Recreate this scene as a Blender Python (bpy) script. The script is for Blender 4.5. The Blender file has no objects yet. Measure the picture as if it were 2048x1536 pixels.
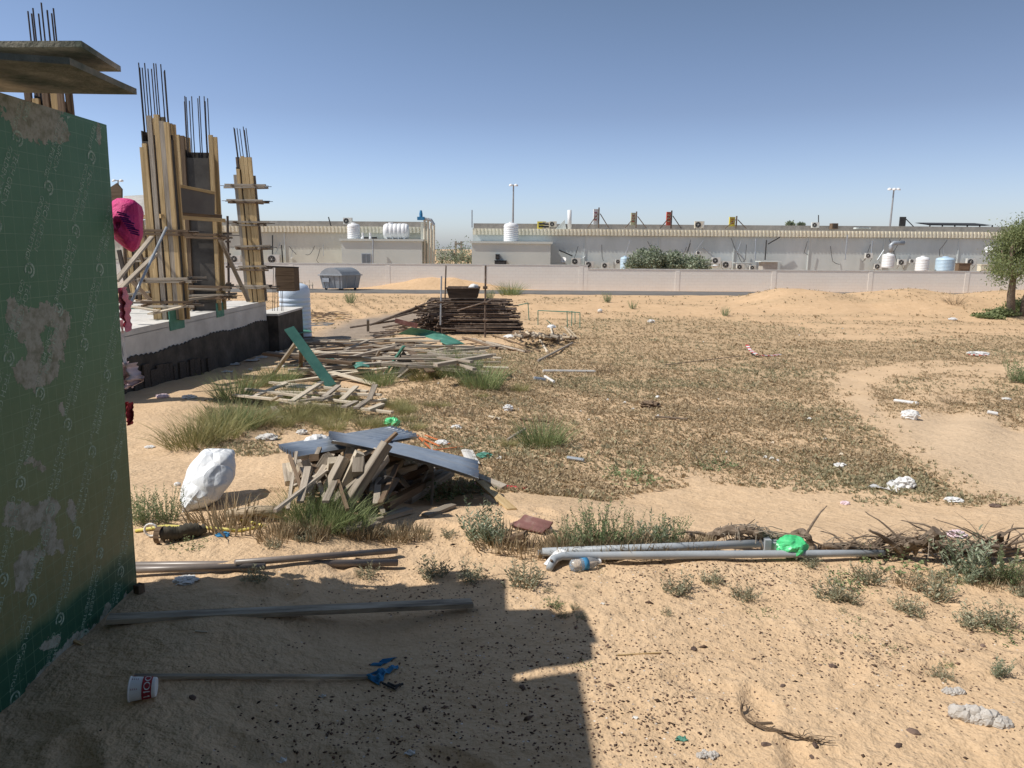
import bpy, math, random
import numpy as np
from mathutils import Vector, Matrix, noise as mnoise
R_ = math.radians
rnd = random.Random(7)
SC = bpy.context.scene
COL = SC.collection

# ------------------------------------------------------------------ camera
CAMZ = 1.7; FPX = 1450.0; PITCH = R_(10.55); ROLL = R_(0.4)
F = Vector((0, math.cos(PITCH), -math.sin(PITCH)))
U0 = Vector((0, math.sin(PITCH), math.cos(PITCH))); R0 = Vector((1, 0, 0))
U = U0*math.cos(ROLL) - R0*math.sin(ROLL)
Rt = R0*math.cos(ROLL) + U0*math.sin(ROLL)
CAM = Vector((0, 0, CAMZ))
cd = bpy.data.cameras.new('camera'); cam = bpy.data.objects.new('camera', cd); COL.objects.link(cam)
cd.sensor_width = 36; cd.lens = FPX/2048*36; cd.clip_start = 0.05; cd.clip_end = 5000
m = Matrix.Identity(4)
for i in range(3):
    m[i][0] = Rt[i]; m[i][1] = U[i]; m[i][2] = -F[i]; m[i][3] = CAM[i]
cam.matrix_world = m; SC.camera = cam

# ------------------------------------------------------------------ light
SUN_EL = R_(52); SUN_AZ = R_(14)            # sunlight travels towards +x and a little towards +y
sdir = Vector((math.cos(SUN_AZ)*math.cos(SUN_EL), math.sin(SUN_AZ)*math.cos(SUN_EL), -math.sin(SUN_EL)))
sl = bpy.data.lights.new('sun', 'SUN'); sl.energy = 4.6; sl.angle = R_(0.5); sl.color = (1, 0.95, 0.87)
so = bpy.data.objects.new('sun', sl); COL.objects.link(so)
so.rotation_euler = sdir.to_track_quat('-Z', 'Y').to_euler()
W = bpy.data.worlds.new('World'); SC.world = W; W.use_nodes = True
nt = W.node_tree; nt.nodes.clear()
sky = nt.nodes.new('ShaderNodeTexSky'); sky.sky_type = 'NISHITA'; sky.sun_disc = False
sky.sun_elevation = SUN_EL
sv = -sdir; sky.sun_rotation = math.atan2(sv.x, sv.y)
sky.altitude = 0; sky.air_density = 1.0; sky.dust_density = 0.9; sky.ozone_density = 1.6
hs = nt.nodes.new('ShaderNodeHueSaturation'); hs.inputs['Saturation'].default_value = 0.98
bg = nt.nodes.new('ShaderNodeBackground'); bg.inputs['Strength'].default_value = 0.104
wo = nt.nodes.new('ShaderNodeOutputWorld')
wtc = nt.nodes.new('ShaderNodeTexCoord'); wsx = nt.nodes.new('ShaderNodeSeparateXYZ'); nt.links.new(wtc.outputs['Generated'], wsx.inputs[0])
wr = nt.nodes.new('ShaderNodeValToRGB'); nt.links.new(wsx.outputs[2], wr.inputs[0])
wr.color_ramp.elements[0].position = 0.03; wr.color_ramp.elements[0].color = (1.43, 1.58, 2.08, 1)
wr.color_ramp.elements[1].position = 0.42; wr.color_ramp.elements[1].color = (0.93, 0.96, 0.93, 1)
we = wr.color_ramp.elements.new(0.17); we.color = (1.09, 1.12, 1.35, 1)
wx = nt.nodes.new('ShaderNodeMapRange'); nt.links.new(wsx.outputs[0], wx.inputs[0]); wx.inputs[1].default_value = -0.65; wx.inputs[2].default_value = 0.65
wr2 = nt.nodes.new('ShaderNodeValToRGB'); nt.links.new(wx.outputs[0], wr2.inputs[0])
wr2.color_ramp.elements[0].color = (1, 1, 1, 1); wr2.color_ramp.elements[1].color = (0.82, 0.76, 0.72, 1)
wm2 = nt.nodes.new('ShaderNodeMix'); wm2.data_type = 'RGBA'; wm2.blend_type = 'MULTIPLY'; wm2.inputs[0].default_value = 1
nt.links.new(wr.outputs[0], wm2.inputs[6]); nt.links.new(wr2.outputs[0], wm2.inputs[7])
wm = nt.nodes.new('ShaderNodeMix'); wm.data_type = 'RGBA'; wm.blend_type = 'MULTIPLY'; wm.inputs[0].default_value = 1
nt.links.new(sky.outputs[0], wm.inputs[6]); nt.links.new(wm2.outputs[2], wm.inputs[7])
nt.links.new(wm.outputs[2], hs.inputs['Color']); nt.links.new(hs.outputs[0], bg.inputs[0]); nt.links.new(bg.outputs[0], wo.inputs[0])
SC.view_settings.view_transform = 'Standard'; SC.view_settings.look = 'None'
SC.view_settings.exposure = 0.0; SC.view_settings.gamma = 1.0

# ------------------------------------------------------------------ noise + terrain
def _h(ix, iy, s):
    a = (ix.astype(np.int64)*374761393 + iy.astype(np.int64)*668265263 + s*982451653) & 0x7fffffff
    a = ((a ^ (a >> 13))*1274126177) & 0x7fffffff
    return ((a ^ (a >> 16)) & 0xffff)/65535.0
def vn(x, y, s=0):
    x = np.asarray(x, float); y = np.asarray(y, float)
    ix = np.floor(x); iy = np.floor(y); fx = x-ix; fy = y-iy
    fx = fx*fx*(3-2*fx); fy = fy*fy*(3-2*fy)
    a = _h(ix, iy, s); b = _h(ix+1, iy, s); c = _h(ix, iy+1, s); d = _h(ix+1, iy+1, s)
    return (a*(1-fx)+b*fx)*(1-fy) + (c*(1-fx)+d*fx)*fy
def fbm(x, y, s=0, o=4):
    t = 0; amp = .5; f = 1
    for k in range(o):
        t = t + amp*(vn(np.asarray(x)*f, np.asarray(y)*f, s+k)-.5); amp *= .5; f *= 2.03
    return t
def sstep(a, b, x):
    t = np.clip((np.asarray(x, float)-a)/(b-a), 0, 1); return t*t*(3-2*t)
_ys = np.array([-20, 3.9, 4.35, 4.75, 5.3, 6.5, 8, 11, 15, 22, 30, 34, 44, 60, 3000.])
_zs = np.array([0, 0, .02, -.03, -.24, -.44, -.60, -.82, -1.05, -1.3, -1.45, -1.42, -1.14, -1.14, -1.14])
_fp = random.Random(77)
FOOT = [(_fp.uniform(-1.6, 3.2), _fp.uniform(1.9, 4.6), _fp.uniform(0, 3.1), _fp.uniform(.008, .022)) for _ in range(46)]
def feet(x, y):
    t = 0
    for (a, b, c, d) in FOOT:
        u = (x-a)*math.cos(c)+(y-b)*math.sin(c); v = -(x-a)*math.sin(c)+(y-b)*math.cos(c); q = (u/.13)**2+(v/.055)**2
        t = t - d*np.exp(-q*q) + d*.5*np.exp(-((np.sqrt(q)-1.35)/.3)**2)
    return t
def gz(x, y):
    x = np.asarray(x, float); y = np.asarray(y, float)
    yp = y + .55*sstep(.2, 1.4, x) + .12*fbm(x*.8, y*.3, 5, 2)
    z = (np.interp(yp-.12, _ys, _zs) + np.interp(yp, _ys, _zs) + np.interp(yp+.12, _ys, _zs))/3
    near = sstep(6, 4, y)
    z = z + fbm(x*.9, y*.9, 11, 4)*(.09+.08*sstep(5, 12, y))*sstep(60, 30, y)
    z = z + fbm(x*4, y*4, 21, 3)*.022*near
    if np.any(y < 5.2): z = z + np.where(y < 5.2, feet(x, np.minimum(y, 5.2)), 0)
    z = z + fbm(x*.5, y*.5, 33, 3)*.22*sstep(-1.5, -3, x)*sstep(5, 7, y)*sstep(14, 10, y)
    # scrubby hump beside the timber heaps
    z = z + .22*np.exp(-(((x+.9)/1.3)**2 + ((y-14.5)/2.6)**2))
    z = z + .15*sstep(-.5, -1.35, x)*sstep(6.0, 4.4, y)*sstep(1.2, 2.0, y)
    # sand humps along the far right
    w = sstep(11, 15, x)*np.exp(-((y-40.2)/3.2)**2)
    z = z + w*(.46 + .34*np.abs(np.sin(x*.5+.2))**.8 + .16*fbm(x*.7, y*.7, 51, 3))
    z = z + .12*np.exp(-((y-38.5)/3)**2)*sstep(-3, 2, x)
    # mound against the perimeter wall
    z = z + (.72+.5*fbm(x*.6, y*.5, 61, 3))*np.exp(-(((x+5.0)/4.2)**2)**1.3)*np.exp(-((y-51.3)/1.0)**2)
    # wheel ruts
    rut = np.sin((x*.80-y*.60)*6.5)*.045*np.exp(-(((x-7.4)/1.9)**2+((y-10.2)/3.2)**2))
    rut2 = np.sin((x+y*.42)*7.0)*.05*np.exp(-(((x+8.6)/2.6)**2+((y-36)/4.5)**2))
    return z + rut + rut2
def ray(px, py): return (F + Rt*((px-1024)/FPX) + U*((768-py)/FPX))
def PY(px, py, y):
    d = ray(px, py); return CAM + d*(y/d.y)
def PX(px, py, x):
    d = ray(px, py); return CAM + d*(x/d.x)
def PZ(px, py, z):
    d = ray(px, py); return CAM + d*((z-CAMZ)/d.z)
_T = np.concatenate([np.linspace(1.2, 12, 500), np.linspace(12.05, 90, 900)])
def G(px, py, h=0.0):
    d = ray(px, py); d = d/d.y
    f = CAMZ + d.z*_T - gz(d.x*_T, _T) - h
    k = np.argmax(f < 0)
    if f[k] >= 0: k = len(_T)-1
    t0, t1 = _T[max(k-1, 0)], _T[k]; f0, f1 = f[max(k-1, 0)], f[k]
    t = t0 + (t1-t0)*(f0/(f0-f1) if f0 != f1 else 0)
    return Vector((d.x*t, t, CAMZ + d.z*t))
def gv(x, y, dz=0): return Vector((x, y, float(gz(x, y))+dz))

# ------------------------------------------------------------------ materials
def nodes_of(name, rough=.8, spec=.3, metal=0):
    M = bpy.data.materials.new(name); M.use_nodes = True
    t = M.node_tree; b = t.nodes['Principled BSDF']
    b.inputs['Roughness'].default_value = rough; b.inputs['Metallic'].default_value = metal
    b.inputs['Specular IOR Level'].default_value = spec
    return M, t, b
def N(t, typ, **kw):
    n = t.nodes.new(typ)
    for k, v in kw.items(): setattr(n, k, v)
    return n
def ramp(t, fac, stops):
    r = N(t, 'ShaderNodeValToRGB'); t.links.new(fac, r.inputs[0])
    e = r.color_ramp.elements
    e[0].position, e[0].color = stops[0][0], (*stops[0][1], 1); e[1].position, e[1].color = stops[1][0], (*stops[1][1], 1)
    for p, c in stops[2:]:
        k = e.new(p); k.color = (*c, 1)
    return r.outputs[0]
def mixc(t, fac, a, b, mode='MIX'):
    n = N(t, 'ShaderNodeMix', data_type='RGBA', blend_type=mode)
    for s, v in ((0, fac), (6, a), (7, b)):
        if hasattr(v, 'is_linked') or hasattr(v, 'links'): t.links.new(v, n.inputs[s])
        else: n.inputs[s].default_value = v if s == 0 else (*v, 1)
    return n.outputs[2]
def math_(t, op, a, b=None, clamp=False):
    n = N(t, 'ShaderNodeMath', operation=op, use_clamp=clamp)
    for s, v in ((0, a), (1, b)):
        if v is None: continue
        if hasattr(v, 'links'): t.links.new(v, n.inputs[s])
        else: n.inputs[s].default_value = v
    return n.outputs[0]
def noise_(t, vec, scale, detail=4, rough=.6, vscale=None):
    if vscale:
        mp = N(t, 'ShaderNodeMapping'); mp.inputs['Scale'].default_value = vscale; t.links.new(vec, mp.inputs[0]); vec = mp.outputs[0]
    n = N(t, 'ShaderNodeTexNoise'); n.inputs['Scale'].default_value = scale; n.inputs['Detail'].default_value = detail
    n.inputs['Roughness'].default_value = rough; t.links.new(vec, n.inputs['Vector']); return n.outputs[0]
def bump_(t, b, h, strength=.3, dist=.01, chain=None):
    n = N(t, 'ShaderNodeBump'); n.inputs['Strength'].default_value = strength; n.inputs['Distance'].default_value = dist
    t.links.new(h, n.inputs['Height'])
    if chain is not None: t.links.new(chain, n.inputs['Normal'])
    if b is not None: t.links.new(n.outputs[0], b.inputs['Normal'])
    return n.outputs[0]
def rough_mat(name, c1, c2, scale=3, rough=.85, spec=.2, metal=0, bump=.3, bd=.01, vscale=None, objrand=.0, island=0., c3=None):
    M, t, b = nodes_of(name, rough, spec, metal)
    tc = N(t, 'ShaderNodeTexCoord').outputs['Object']
    oi = N(t, 'ShaderNodeObjectInfo')
    ad = N(t, 'ShaderNodeVectorMath', operation='ADD'); t.links.new(tc, ad.inputs[0])
    sc = N(t, 'ShaderNodeVectorMath', operation='SCALE'); sc.inputs['Scale'].default_value = 13
    cb = N(t, 'ShaderNodeCombineXYZ'); t.links.new(oi.outputs['Random'], cb.inputs[0]); t.links.new(oi.outputs['Random'], cb.inputs[1])
    t.links.new(cb.outputs[0], sc.inputs[0]); t.links.new(sc.outputs[0], ad.inputs[1])
    v = ad.outputs[0]
    n = noise_(t, v, scale, 5, .65, vscale)
    st = [(.3, c1), (.7, c2)]
    if c3: st = [(.3, c1), (.58, c2), (.75, c3)]
    c = ramp(t, n, st)
    if objrand or island:
        hv = N(t, 'ShaderNodeHueSaturation'); t.links.new(c, hv.inputs['Color'])
        src = oi.outputs['Random'] if objrand else N(t, 'ShaderNodeNewGeometry').outputs['Random Per Island']
        a = objrand or island
        mr = N(t, 'ShaderNodeMapRange'); t.links.new(src, mr.inputs[0]); mr.inputs[3].default_value = 1-a; mr.inputs[4].default_value = 1+a
        t.links.new(mr.outputs[0], hv.inputs['Value'])
        c = hv.outputs[0]
    t.links.new(c, b.inputs['Base Color'])
    if bump:
        n2 = noise_(t, v, scale*6, 4, .6, vscale); bump_(t, b, n2, bump, bd)
    return M
MAT = {}
def wood(name, a, b_, c=None, objrand=.25, rough=.85):
    MAT[name] = rough_mat(name, a, b_, 14, rough, .15, bump=.8, bd=.006, vscale=(.10, 2.2, 2.2), objrand=objrand, c3=c)
wood('wood_grey', (.20, .165, .13), (.42, .36, .29), (.52, .46, .38))
wood('wood_tan', (.40, .27, .13), (.62, .45, .24), (.68, .51, .30), .12)
wood('wood_pale', (.48, .40, .30), (.66, .58, .46), None, .14)
wood('wood_brown', (.11, .075, .05), (.24, .17, .115), None, .25)
wood('wood_dark', (.045, .035, .03), (.12, .10, .085), None, .2)
wood('bark', (.10, .075, .055), (.26, .20, .15), (.33, .27, .21), .1)
wood('log_wood', (.40, .31, .21), (.58, .48, .35), None, .15)
def rm(name, *a, **k): MAT[name] = rough_mat(name, *a, **k)
rm('rust_tube', (.07, .052, .045), (.17, .125, .095), 6, .7, .3, .1, objrand=.45, bump=.3, c3=(.32, .27, .23))
rm('rebar', (.035, .03, .03), (.09, .07, .06), 12, .6, .4, .3, objrand=.2)
rm('galv', (.30, .33, .36), (.42, .45, .49), 4, .45, .5, .35, bump=.1)
rm('pipe_grey', (.30, .33, .36), (.40, .43, .46), 5, .5, .4, 0, bump=.15, bd=.003, c3=(.46, .44, .41))
rm('pipe_brown', (.15, .125, .11), (.24, .20, .175), 5, .38, .5, 0, bump=.1, bd=.002)
rm('concrete', (.36, .34, .31), (.50, .48, .45), 2.5, .9, .1, bump=.4, bd=.01)
rm('concrete_pale', (.52, .50, .47), (.70, .68, .64), 1.8, .9, .1, bump=.4, bd=.01)
rm('bitumen', (.025, .022, .020), (.075, .065, .055), 2.2, .75, .3, bump=.6, bd=.02, c3=(.13, .115, .10))
rm('ply_dark', (.055, .05, .045), (.11, .10, .09), 2.5, .8, .2, bump=.2)
rm('ply_grey', (.14, .13, .125), (.19, .18, .17), 2.0, .8, .2, bump=.1)
rm('ply_green', (.05, .17, .125), (.10, .28, .21), 3, .6, .3, bump=.2, c3=(.24, .36, .30))
rm('ply_teal', (.03, .10, .085), (.06, .16, .13), 3, .7, .2, bump=.2)
rm('ply_rim', (.20, .16, .12), (.40, .33, .25), 8, .9, .1, bump=.5, bd=.005, vscale=(1, 1, 14))
rm('ply_under', (.045, .08, .06), (.30, .28, .23), 5.5, .8, .2, bump=.6, bd=.01, c3=(.50, .45, .38))
rm('ply_maroon', (.13, .06, .055), (.22, .11, .10), 5, .75, .2, bump=.4, bd=.004, c3=(.34, .25, .22))
rm('bag_white', (.58, .57, .55), (.80, .79, .77), 9, .55, .3, bump=.5, bd=.012)
rm('bag_green', (.05, .52, .17), (.14, .70, .32), 7, .35, .45, bump=.3, bd=.006)
rm('bag_pink', (.50, .02, .15), (.68, .05, .24), 6, .6, .3, bump=.8, bd=.015)
rm('cloth_pink', (.62, .14, .22), (.75, .30, .36), 7, .8, .2, bump=.6, bd=.01)
rm('cloth_palepink', (.66, .50, .54), (.78, .66, .68), 7, .8, .2, bump=.6, bd=.01)
rm('cloth_red', (.22, .02, .03), (.38, .05, .06), 7, .8, .2, bump=.6, bd=.01)
rm('cloth_blue', (.03, .16, .34), (.07, .27, .48), 9, .7, .2, bump=.6, bd=.006)
rm('stripe_violet', (.16, .02, .20), (.22, .04, .28), 5, .7, .2)
rm('plastic_white', (.72, .73, .74), (.80, .80, .80), 1, .45, .4, bump=0)
rm('plastic_blue', (.42, .56, .68), (.50, .64, .75), 1, .45, .4, bump=0)
rm('tank_white', (.62, .73, .86), (.70, .79, .90), 1, .4, .45, bump=0)
rm('hose_yellow', (.65, .55, .12), (.78, .70, .22), 4, .5, .4, bump=0)
rm('sleeve', (.05, .045, .035), (.12, .105, .08), 7, .8, .2, bump=.4)
rm('red_plastic', (.50, .03, .03), (.60, .07, .06), 5, .5, .4, bump=0)
rm('orange_plastic', (.50, .12, .03), (.66, .22, .07), 5, .6, .3, bump=0)
rm('lump', (.40, .37, .34), (.62, .59, .56), 16, .9, .1, bump=.7, bd=.006)
rm('stone_dark', (.07, .05, .045), (.20, .14, .11), 8, .8, .2, objrand=.3)
rm('pebble', (.05, .032, .025), (.17, .11, .08), 30, .8, .2, bump=0, island=.7, c3=(.36, .28, .22))
rm('house_wall', (.53, .57, .555), (.66, .70, .69), .55, .9, .1, bump=.1, vscale=(1, 1, .35))
rm('house_wall_warm', (.52, .52, .46), (.68, .69, .62), .5, .9, .1, bump=.1, vscale=(1, 1, .35))
rm('annex_wall', (.54, .565, .53), (.60, .625, .59), .5, .9, .1, bump=.1)
rm('canopy', (.68, .635, .50), (.76, .715, .59), 1, .7, .2, bump=0)
rm('parapet', (.24, .225, .21), (.36, .335, .31), 2.2, .95, .1, bump=.3, bd=.02)
rm('roof_grey', (.25, .25, .25), (.33, .33, .33), .8, .9, .1, bump=0)
rm('ac_case', (.58, .58, .55), (.66, .66, .63), 2, .6, .3, bump=0)
rm('ac_beige', (.60, .55, .43), (.68, .63, .52), 2, .6, .3, bump=0)
rm('dark', (.03, .03, .032), (.06, .06, .06), 4, .7, .3, bump=0)
rm('pole_grey', (.30, .32, .34), (.36, .38, .40), 2, .5, .4, .2, bump=0)
rm('sign_red', (.50, .08, .05), (.60, .14, .09), 2, .6, .3, bump=0)
rm('sign_yellow', (.62, .50, .06), (.72, .62, .14), 2, .6, .3, bump=0)
rm('sign_olive', (.46, .45, .28), (.56, .55, .38), 2, .6, .3, bump=0)
rm('window_glass', (.13, .15, .17), (.18, .20, .22), 2, .2, .5, bump=0)
rm('bin_metal', (.26, .28, .30), (.38, .40, .42), 1.6, .45, .5, .4, bump=.25, bd=.02)
rm('asphalt', (.13, .125, .12), (.19, .18, .17), 1.2, .9, .2, bump=.3)
rm('dry_grass', (.22, .19, .09), (.36, .31, .17), 5, .8, .2, bump=0, island=.3)
rm('far_leaf', (.04, .06, .03), (.08, .11, .05), 1.5, .8, .1, bump=.5, bd=.2)
def leafmat(name, c1, c2, isl=.35, trans=.25):
    M, t, b = nodes_of(name, .65, .25)
    r = N(t, 'ShaderNodeNewGeometry').outputs['Random Per Island']
    c = ramp(t, r, [(0, c1), (1, c2)])
    oi = N(t, 'ShaderNodeObjectInfo'); hv = N(t, 'ShaderNodeHueSaturation')
    mr = N(t, 'ShaderNodeMapRange'); t.links.new(oi.outputs['Random'], mr.inputs[0]); mr.inputs[3].default_value = .85; mr.inputs[4].default_value = 1.15
    t.links.new(mr.outputs[0], hv.inputs['Value']); t.links.new(c, hv.inputs['Color']); c = hv.outputs[0]
    t.links.new(c, b.inputs['Base Color'])
    tr = N(t, 'ShaderNodeBsdfTranslucent'); t.links.new(c, tr.inputs[0])
    mx = N(t, 'ShaderNodeMixShader'); mx.inputs[0].default_value = trans
    t.links.new(b.outputs[0], mx.inputs[1]); t.links.new(tr.outputs[0], mx.inputs[2])
    t.links.new(mx.outputs[0], t.nodes['Material Output'].inputs[0]); MAT[name] = M
leafmat('grass_green', (.15, .21, .08), (.36, .40, .19))
leafmat('grass_yellow', (.22, .22, .08), (.42, .38, .19))
leafmat('weed_grey', (.18, .19, .12), (.42, .41, .29))
leafmat('weed_green', (.13, .19, .08), (.31, .37, .19))
leafmat('weed_brown', (.26, .20, .12), (.48, .38, .25))
leafmat('cover', (.31, .235, .14), (.58, .46, .30), trans=.35)
leafmat('cover_green', (.24, .22, .13), (.44, .40, .25), trans=.35)
leafmat('oleander', (.12, .16, .09), (.42, .46, .34))
leafmat('tree_leaf', (.12, .16, .06), (.34, .38, .18), trans=.35)

def plastic_clear():
    M, t, b = nodes_of('bottle_plastic', .15, .5)
    b.inputs['Base Color'].default_value = (.82, .86, .90, 1); b.inputs['Transmission Weight'].default_value = .75
    MAT['bottle'] = M
plastic_clear()

# ------------------------------------------------------------------ mesh builder
class MB:
    def __init__(s): s.v = []; s.f = []; s.m = []
    def add(s, vs, fs, mi=0):
        o = len(s.v); s.v.extend([tuple(v) for v in vs]); s.f.extend([tuple(i+o for i in f) for f in fs]); s.m.extend([mi]*len(fs))
    def box(s, c, d, mi=0, rz=0):
        x, y, z = d[0]/2, d[1]/2, d[2]/2; ca, sa = math.cos(rz), math.sin(rz)
        vs = [(c[0]+ca*a-sa*b, c[1]+sa*a+ca*b, c[2]+e) for a in (-x, x) for b in (-y, y) for e in (-z, z)]
        s.add(vs, [(0, 1, 3, 2), (4, 6, 7, 5), (0, 4, 5, 1), (2, 3, 7, 6), (0, 2, 6, 4), (1, 5, 7, 3)], mi)
    def bar(s, A, B, w, t, mi=0, up=None, jit=0, seg=1, bend=0.):
        A = Vector(A); B = Vector(B); d = (B-A); L = d.length or 1e-3; d.normalize()
        up = Vector(up) if up else Vector((0, 0, 1))
        if abs(d.dot(up)) > .97: up = Vector((0, 1, 0)) if abs(d.y) < .9 else Vector((1, 0, 0))
        sd = d.cross(up).normalized(); u = sd.cross(d)
        rings = []
        for k in range(seg+1):
            f = k/seg; c = A + d*(L*f) + u*(bend*math.sin(math.pi*f))
            ww = w*(1+rnd.uniform(-jit, jit)); tt = t*(1+rnd.uniform(-jit, jit)); ch = min(w, t)*.05
            for (a, b) in ((-1, -1), (1, -1), (1, 1), (-1, 1)):
                pa = sd*(a*(ww/2)); pb = u*(b*tt/2)
                # chamfered corner as two points
                if a*b > 0: rings.append(c+pa+pb-sd*(a*ch)); rings.append(c+pa+pb-u*(b*ch))
                else: rings.append(c+pa+pb-u*(b*ch)); rings.append(c+pa+pb-sd*(a*ch))
        fs = []
        # order: (-,-):sd,u ; (1,-):u,sd ; ...
        idx = [1, 0, 3, 2, 5, 4, 7, 6]
        idx = [0, 1, 2, 3, 4, 5, 6, 7]
        for k in range(seg):
            for j in range(8):
                a = k*8+idx[j]; b = k*8+idx[(j+1) % 8]; fs.append((a, b, b+8, a+8))
        fs.append(tuple(reversed(range(8)))); fs.append(tuple(seg*8+j for j in range(8)))
        # fix ordering so the ring is a simple polygon
        o = len(s.v)
        s.add(rings, fs, mi)
        for k in range(seg+1):
            b0 = o+k*8; c = A + d*(L*k/seg) + u*(bend*math.sin(math.pi*k/seg))
            pts = [Vector(s.v[b0+j]) for j in range(8)]
            pts.sort(key=lambda p: math.atan2((p-c).dot(u), (p-c).dot(sd)))
            for j in range(8): s.v[b0+j] = tuple(pts[j])
    def tube(s, pts, r, n=8, mi=0, cap=True, rs=None):
        pts = [Vector(p) for p in pts]; o = []
        prev = None
        for k, p in enumerate(pts):
            d = (pts[min(k+1, len(pts)-1)]-pts[max(k-1, 0)]).normalized()
            if prev is None:
                a = Vector((0, 0, 1)) if abs(d.z) < .9 else Vector((1, 0, 0)); sd = d.cross(a).normalized()
            else:
                sd = (prev - d*prev.dot(d)).normalized()
            prev = sd; u = sd.cross(d); rr = rs[k] if rs else r
            for j in range(n):
                an = 2*math.pi*j/n; o.append(p + sd*(rr*math.cos(an)) + u*(rr*math.sin(an)))
        fs = [(k*n+j, k*n+(j+1) % n, (k+1)*n+(j+1) % n, (k+1)*n+j) for k in range(len(pts)-1) for j in range(n)]
        if cap: fs += [tuple(reversed(range(n))), tuple((len(pts)-1)*n+j for j in range(n))]
        s.add(o, fs, mi)
    def lathe(s, c, prof, n=24, mi=0, ax=(0, 0, 1)):
        ax = Vector(ax).normalized(); a = Vector((1, 0, 0)) if abs(ax.x) < .9 else Vector((0, 1, 0))
        sd = ax.cross(a).normalized(); u = ax.cross(sd); c = Vector(c); o = []
        for (r, h) in prof:
            for j in range(n):
                an = 2*math.pi*j/n; o.append(c+ax*h+sd*(r*math.cos(an))+u*(r*math.sin(an)))
        fs = [(k*n+j, k*n+(j+1) % n, (k+1)*n+(j+1) % n, (k+1)*n+j) for k in range(len(prof)-1) for j in range(n)]
        fs += [tuple(reversed(range(n))), tuple((len(prof)-1)*n+j for j in range(n))]
        s.add(o, fs, mi)
    def quadsheet(s, c4, nu, nv, th, fn=None, mi=0):
        """c4 corners a,b,c,d (a-b is u, a-d is v); fn(u,v) offset along the normal"""
        a, b, c, d = [Vector(p) for p in c4]; nrm = (b-a).cross(d-a).normalized()
        if nrm.z < 0: nrm = -nrm
        top = []; bot = []
        for i in range(nu+1):
            for j in range(nv+1):
                u, v = i/nu, j/nv; p = a*(1-u)*(1-v)+b*u*(1-v)+c*u*v+d*(1-u)*v
                if fn: p = p+nrm*fn(u, v)
                top.append(p); bot.append(p-nrm*th)
        n = len(top); W_ = nv+1; fs = []
        for i in range(nu):
            for j in range(nv):
                q = (i*W_+j, i*W_+j+1, (i+1)*W_+j+1, (i+1)*W_+j); fs.append(q); fs.append(tuple(n+k for k in reversed(q)))
        for i in range(nu):
            for j in (0, nv): fs.append((i*W_+j, (i+1)*W_+j, n+(i+1)*W_+j, n+i*W_+j))
        for j in range(nv):
            for i in (0, nu): fs.append((i*W_+j, i*W_+j+1, n+i*W_+j+1, n+i*W_+j))
        s.add(top+bot, fs, mi)
    def build(s, name, mats, root=None, loc=None, smooth=False):
        me = bpy.data.meshes.new(name)
        off = Vector(root.location) if root is not None else (Vector(loc) if loc is not None else None)
        if root is not None and root.parent is not None: off = Vector(root.location)+Vector(root.parent.location)
        if off is None:
            a = np.array(s.v); c = (a.min(0)+a.max(0))/2; off = Vector((c[0], c[1], a[:, 2].min()))
        vs = [(v[0]-off.x, v[1]-off.y, v[2]-off.z) for v in s.v]
        me.from_pydata(vs, [], s.f)
        mats = mats if isinstance(mats, (list, tuple)) else [mats]
        for mm in mats: me.materials.append(MAT[mm] if isinstance(mm, str) else mm)
        if len(mats) > 1: me.polygons.foreach_set('material_index', s.m)
        if smooth: me.polygons.foreach_set('use_smooth', [True]*len(me.polygons))
        me.update()
        o = bpy.data.objects.new(name, me); COL.objects.link(o)
        if root is not None: o.parent = root
        else: o.location = off
        return o
def tag(o, label=None, cat=None, group=None, kind=None):
    if label: o['label'] = label
    if cat: o['category'] = cat
    if group: o['group'] = group
    if kind: o['kind'] = kind
    return o
def thing(name, loc, label, cat, group=None):
    o = bpy.data.objects.new(name, None); COL.objects.link(o); o.location = loc; o.empty_display_size = .1
    return tag(o, label, cat, group)
def copy_tree(o, parent=None):
    c = o.copy(); COL.objects.link(c); c.parent = parent
    for ch in [k for k in COL.objects if k.parent == o]: copy_tree(ch, c)
    return c
def fast_mesh(name, V, Fi, mats, mi=None, smooth=False):
    V = np.asarray(V, np.float32); Fi = np.asarray(Fi, np.int32); k = Fi.shape[1]
    me = bpy.data.meshes.new(name); me.vertices.add(len(V)); me.vertices.foreach_set('co', V.ravel())
    me.loops.add(Fi.size); me.loops.foreach_set('vertex_index', Fi.ravel())
    me.polygons.add(len(Fi)); me.polygons.foreach_set('loop_start', np.arange(len(Fi), dtype=np.int32)*k)
    me.polygons.foreach_set('loop_total', np.full(len(Fi), k, np.int32))
    for mm in mats: me.materials.append(MAT[mm] if isinstance(mm, str) else mm)
    if mi is not None: me.polygons.foreach_set('material_index', np.asarray(mi, np.int32))
    if smooth: me.polygons.foreach_set('use_smooth', np.ones(len(Fi), bool))
    me.update(calc_edges=True); return me
def link(me, name, loc=(0, 0, 0)):
    o = bpy.data.objects.new(name, me); COL.objects.link(o); o.location = loc; return o

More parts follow.
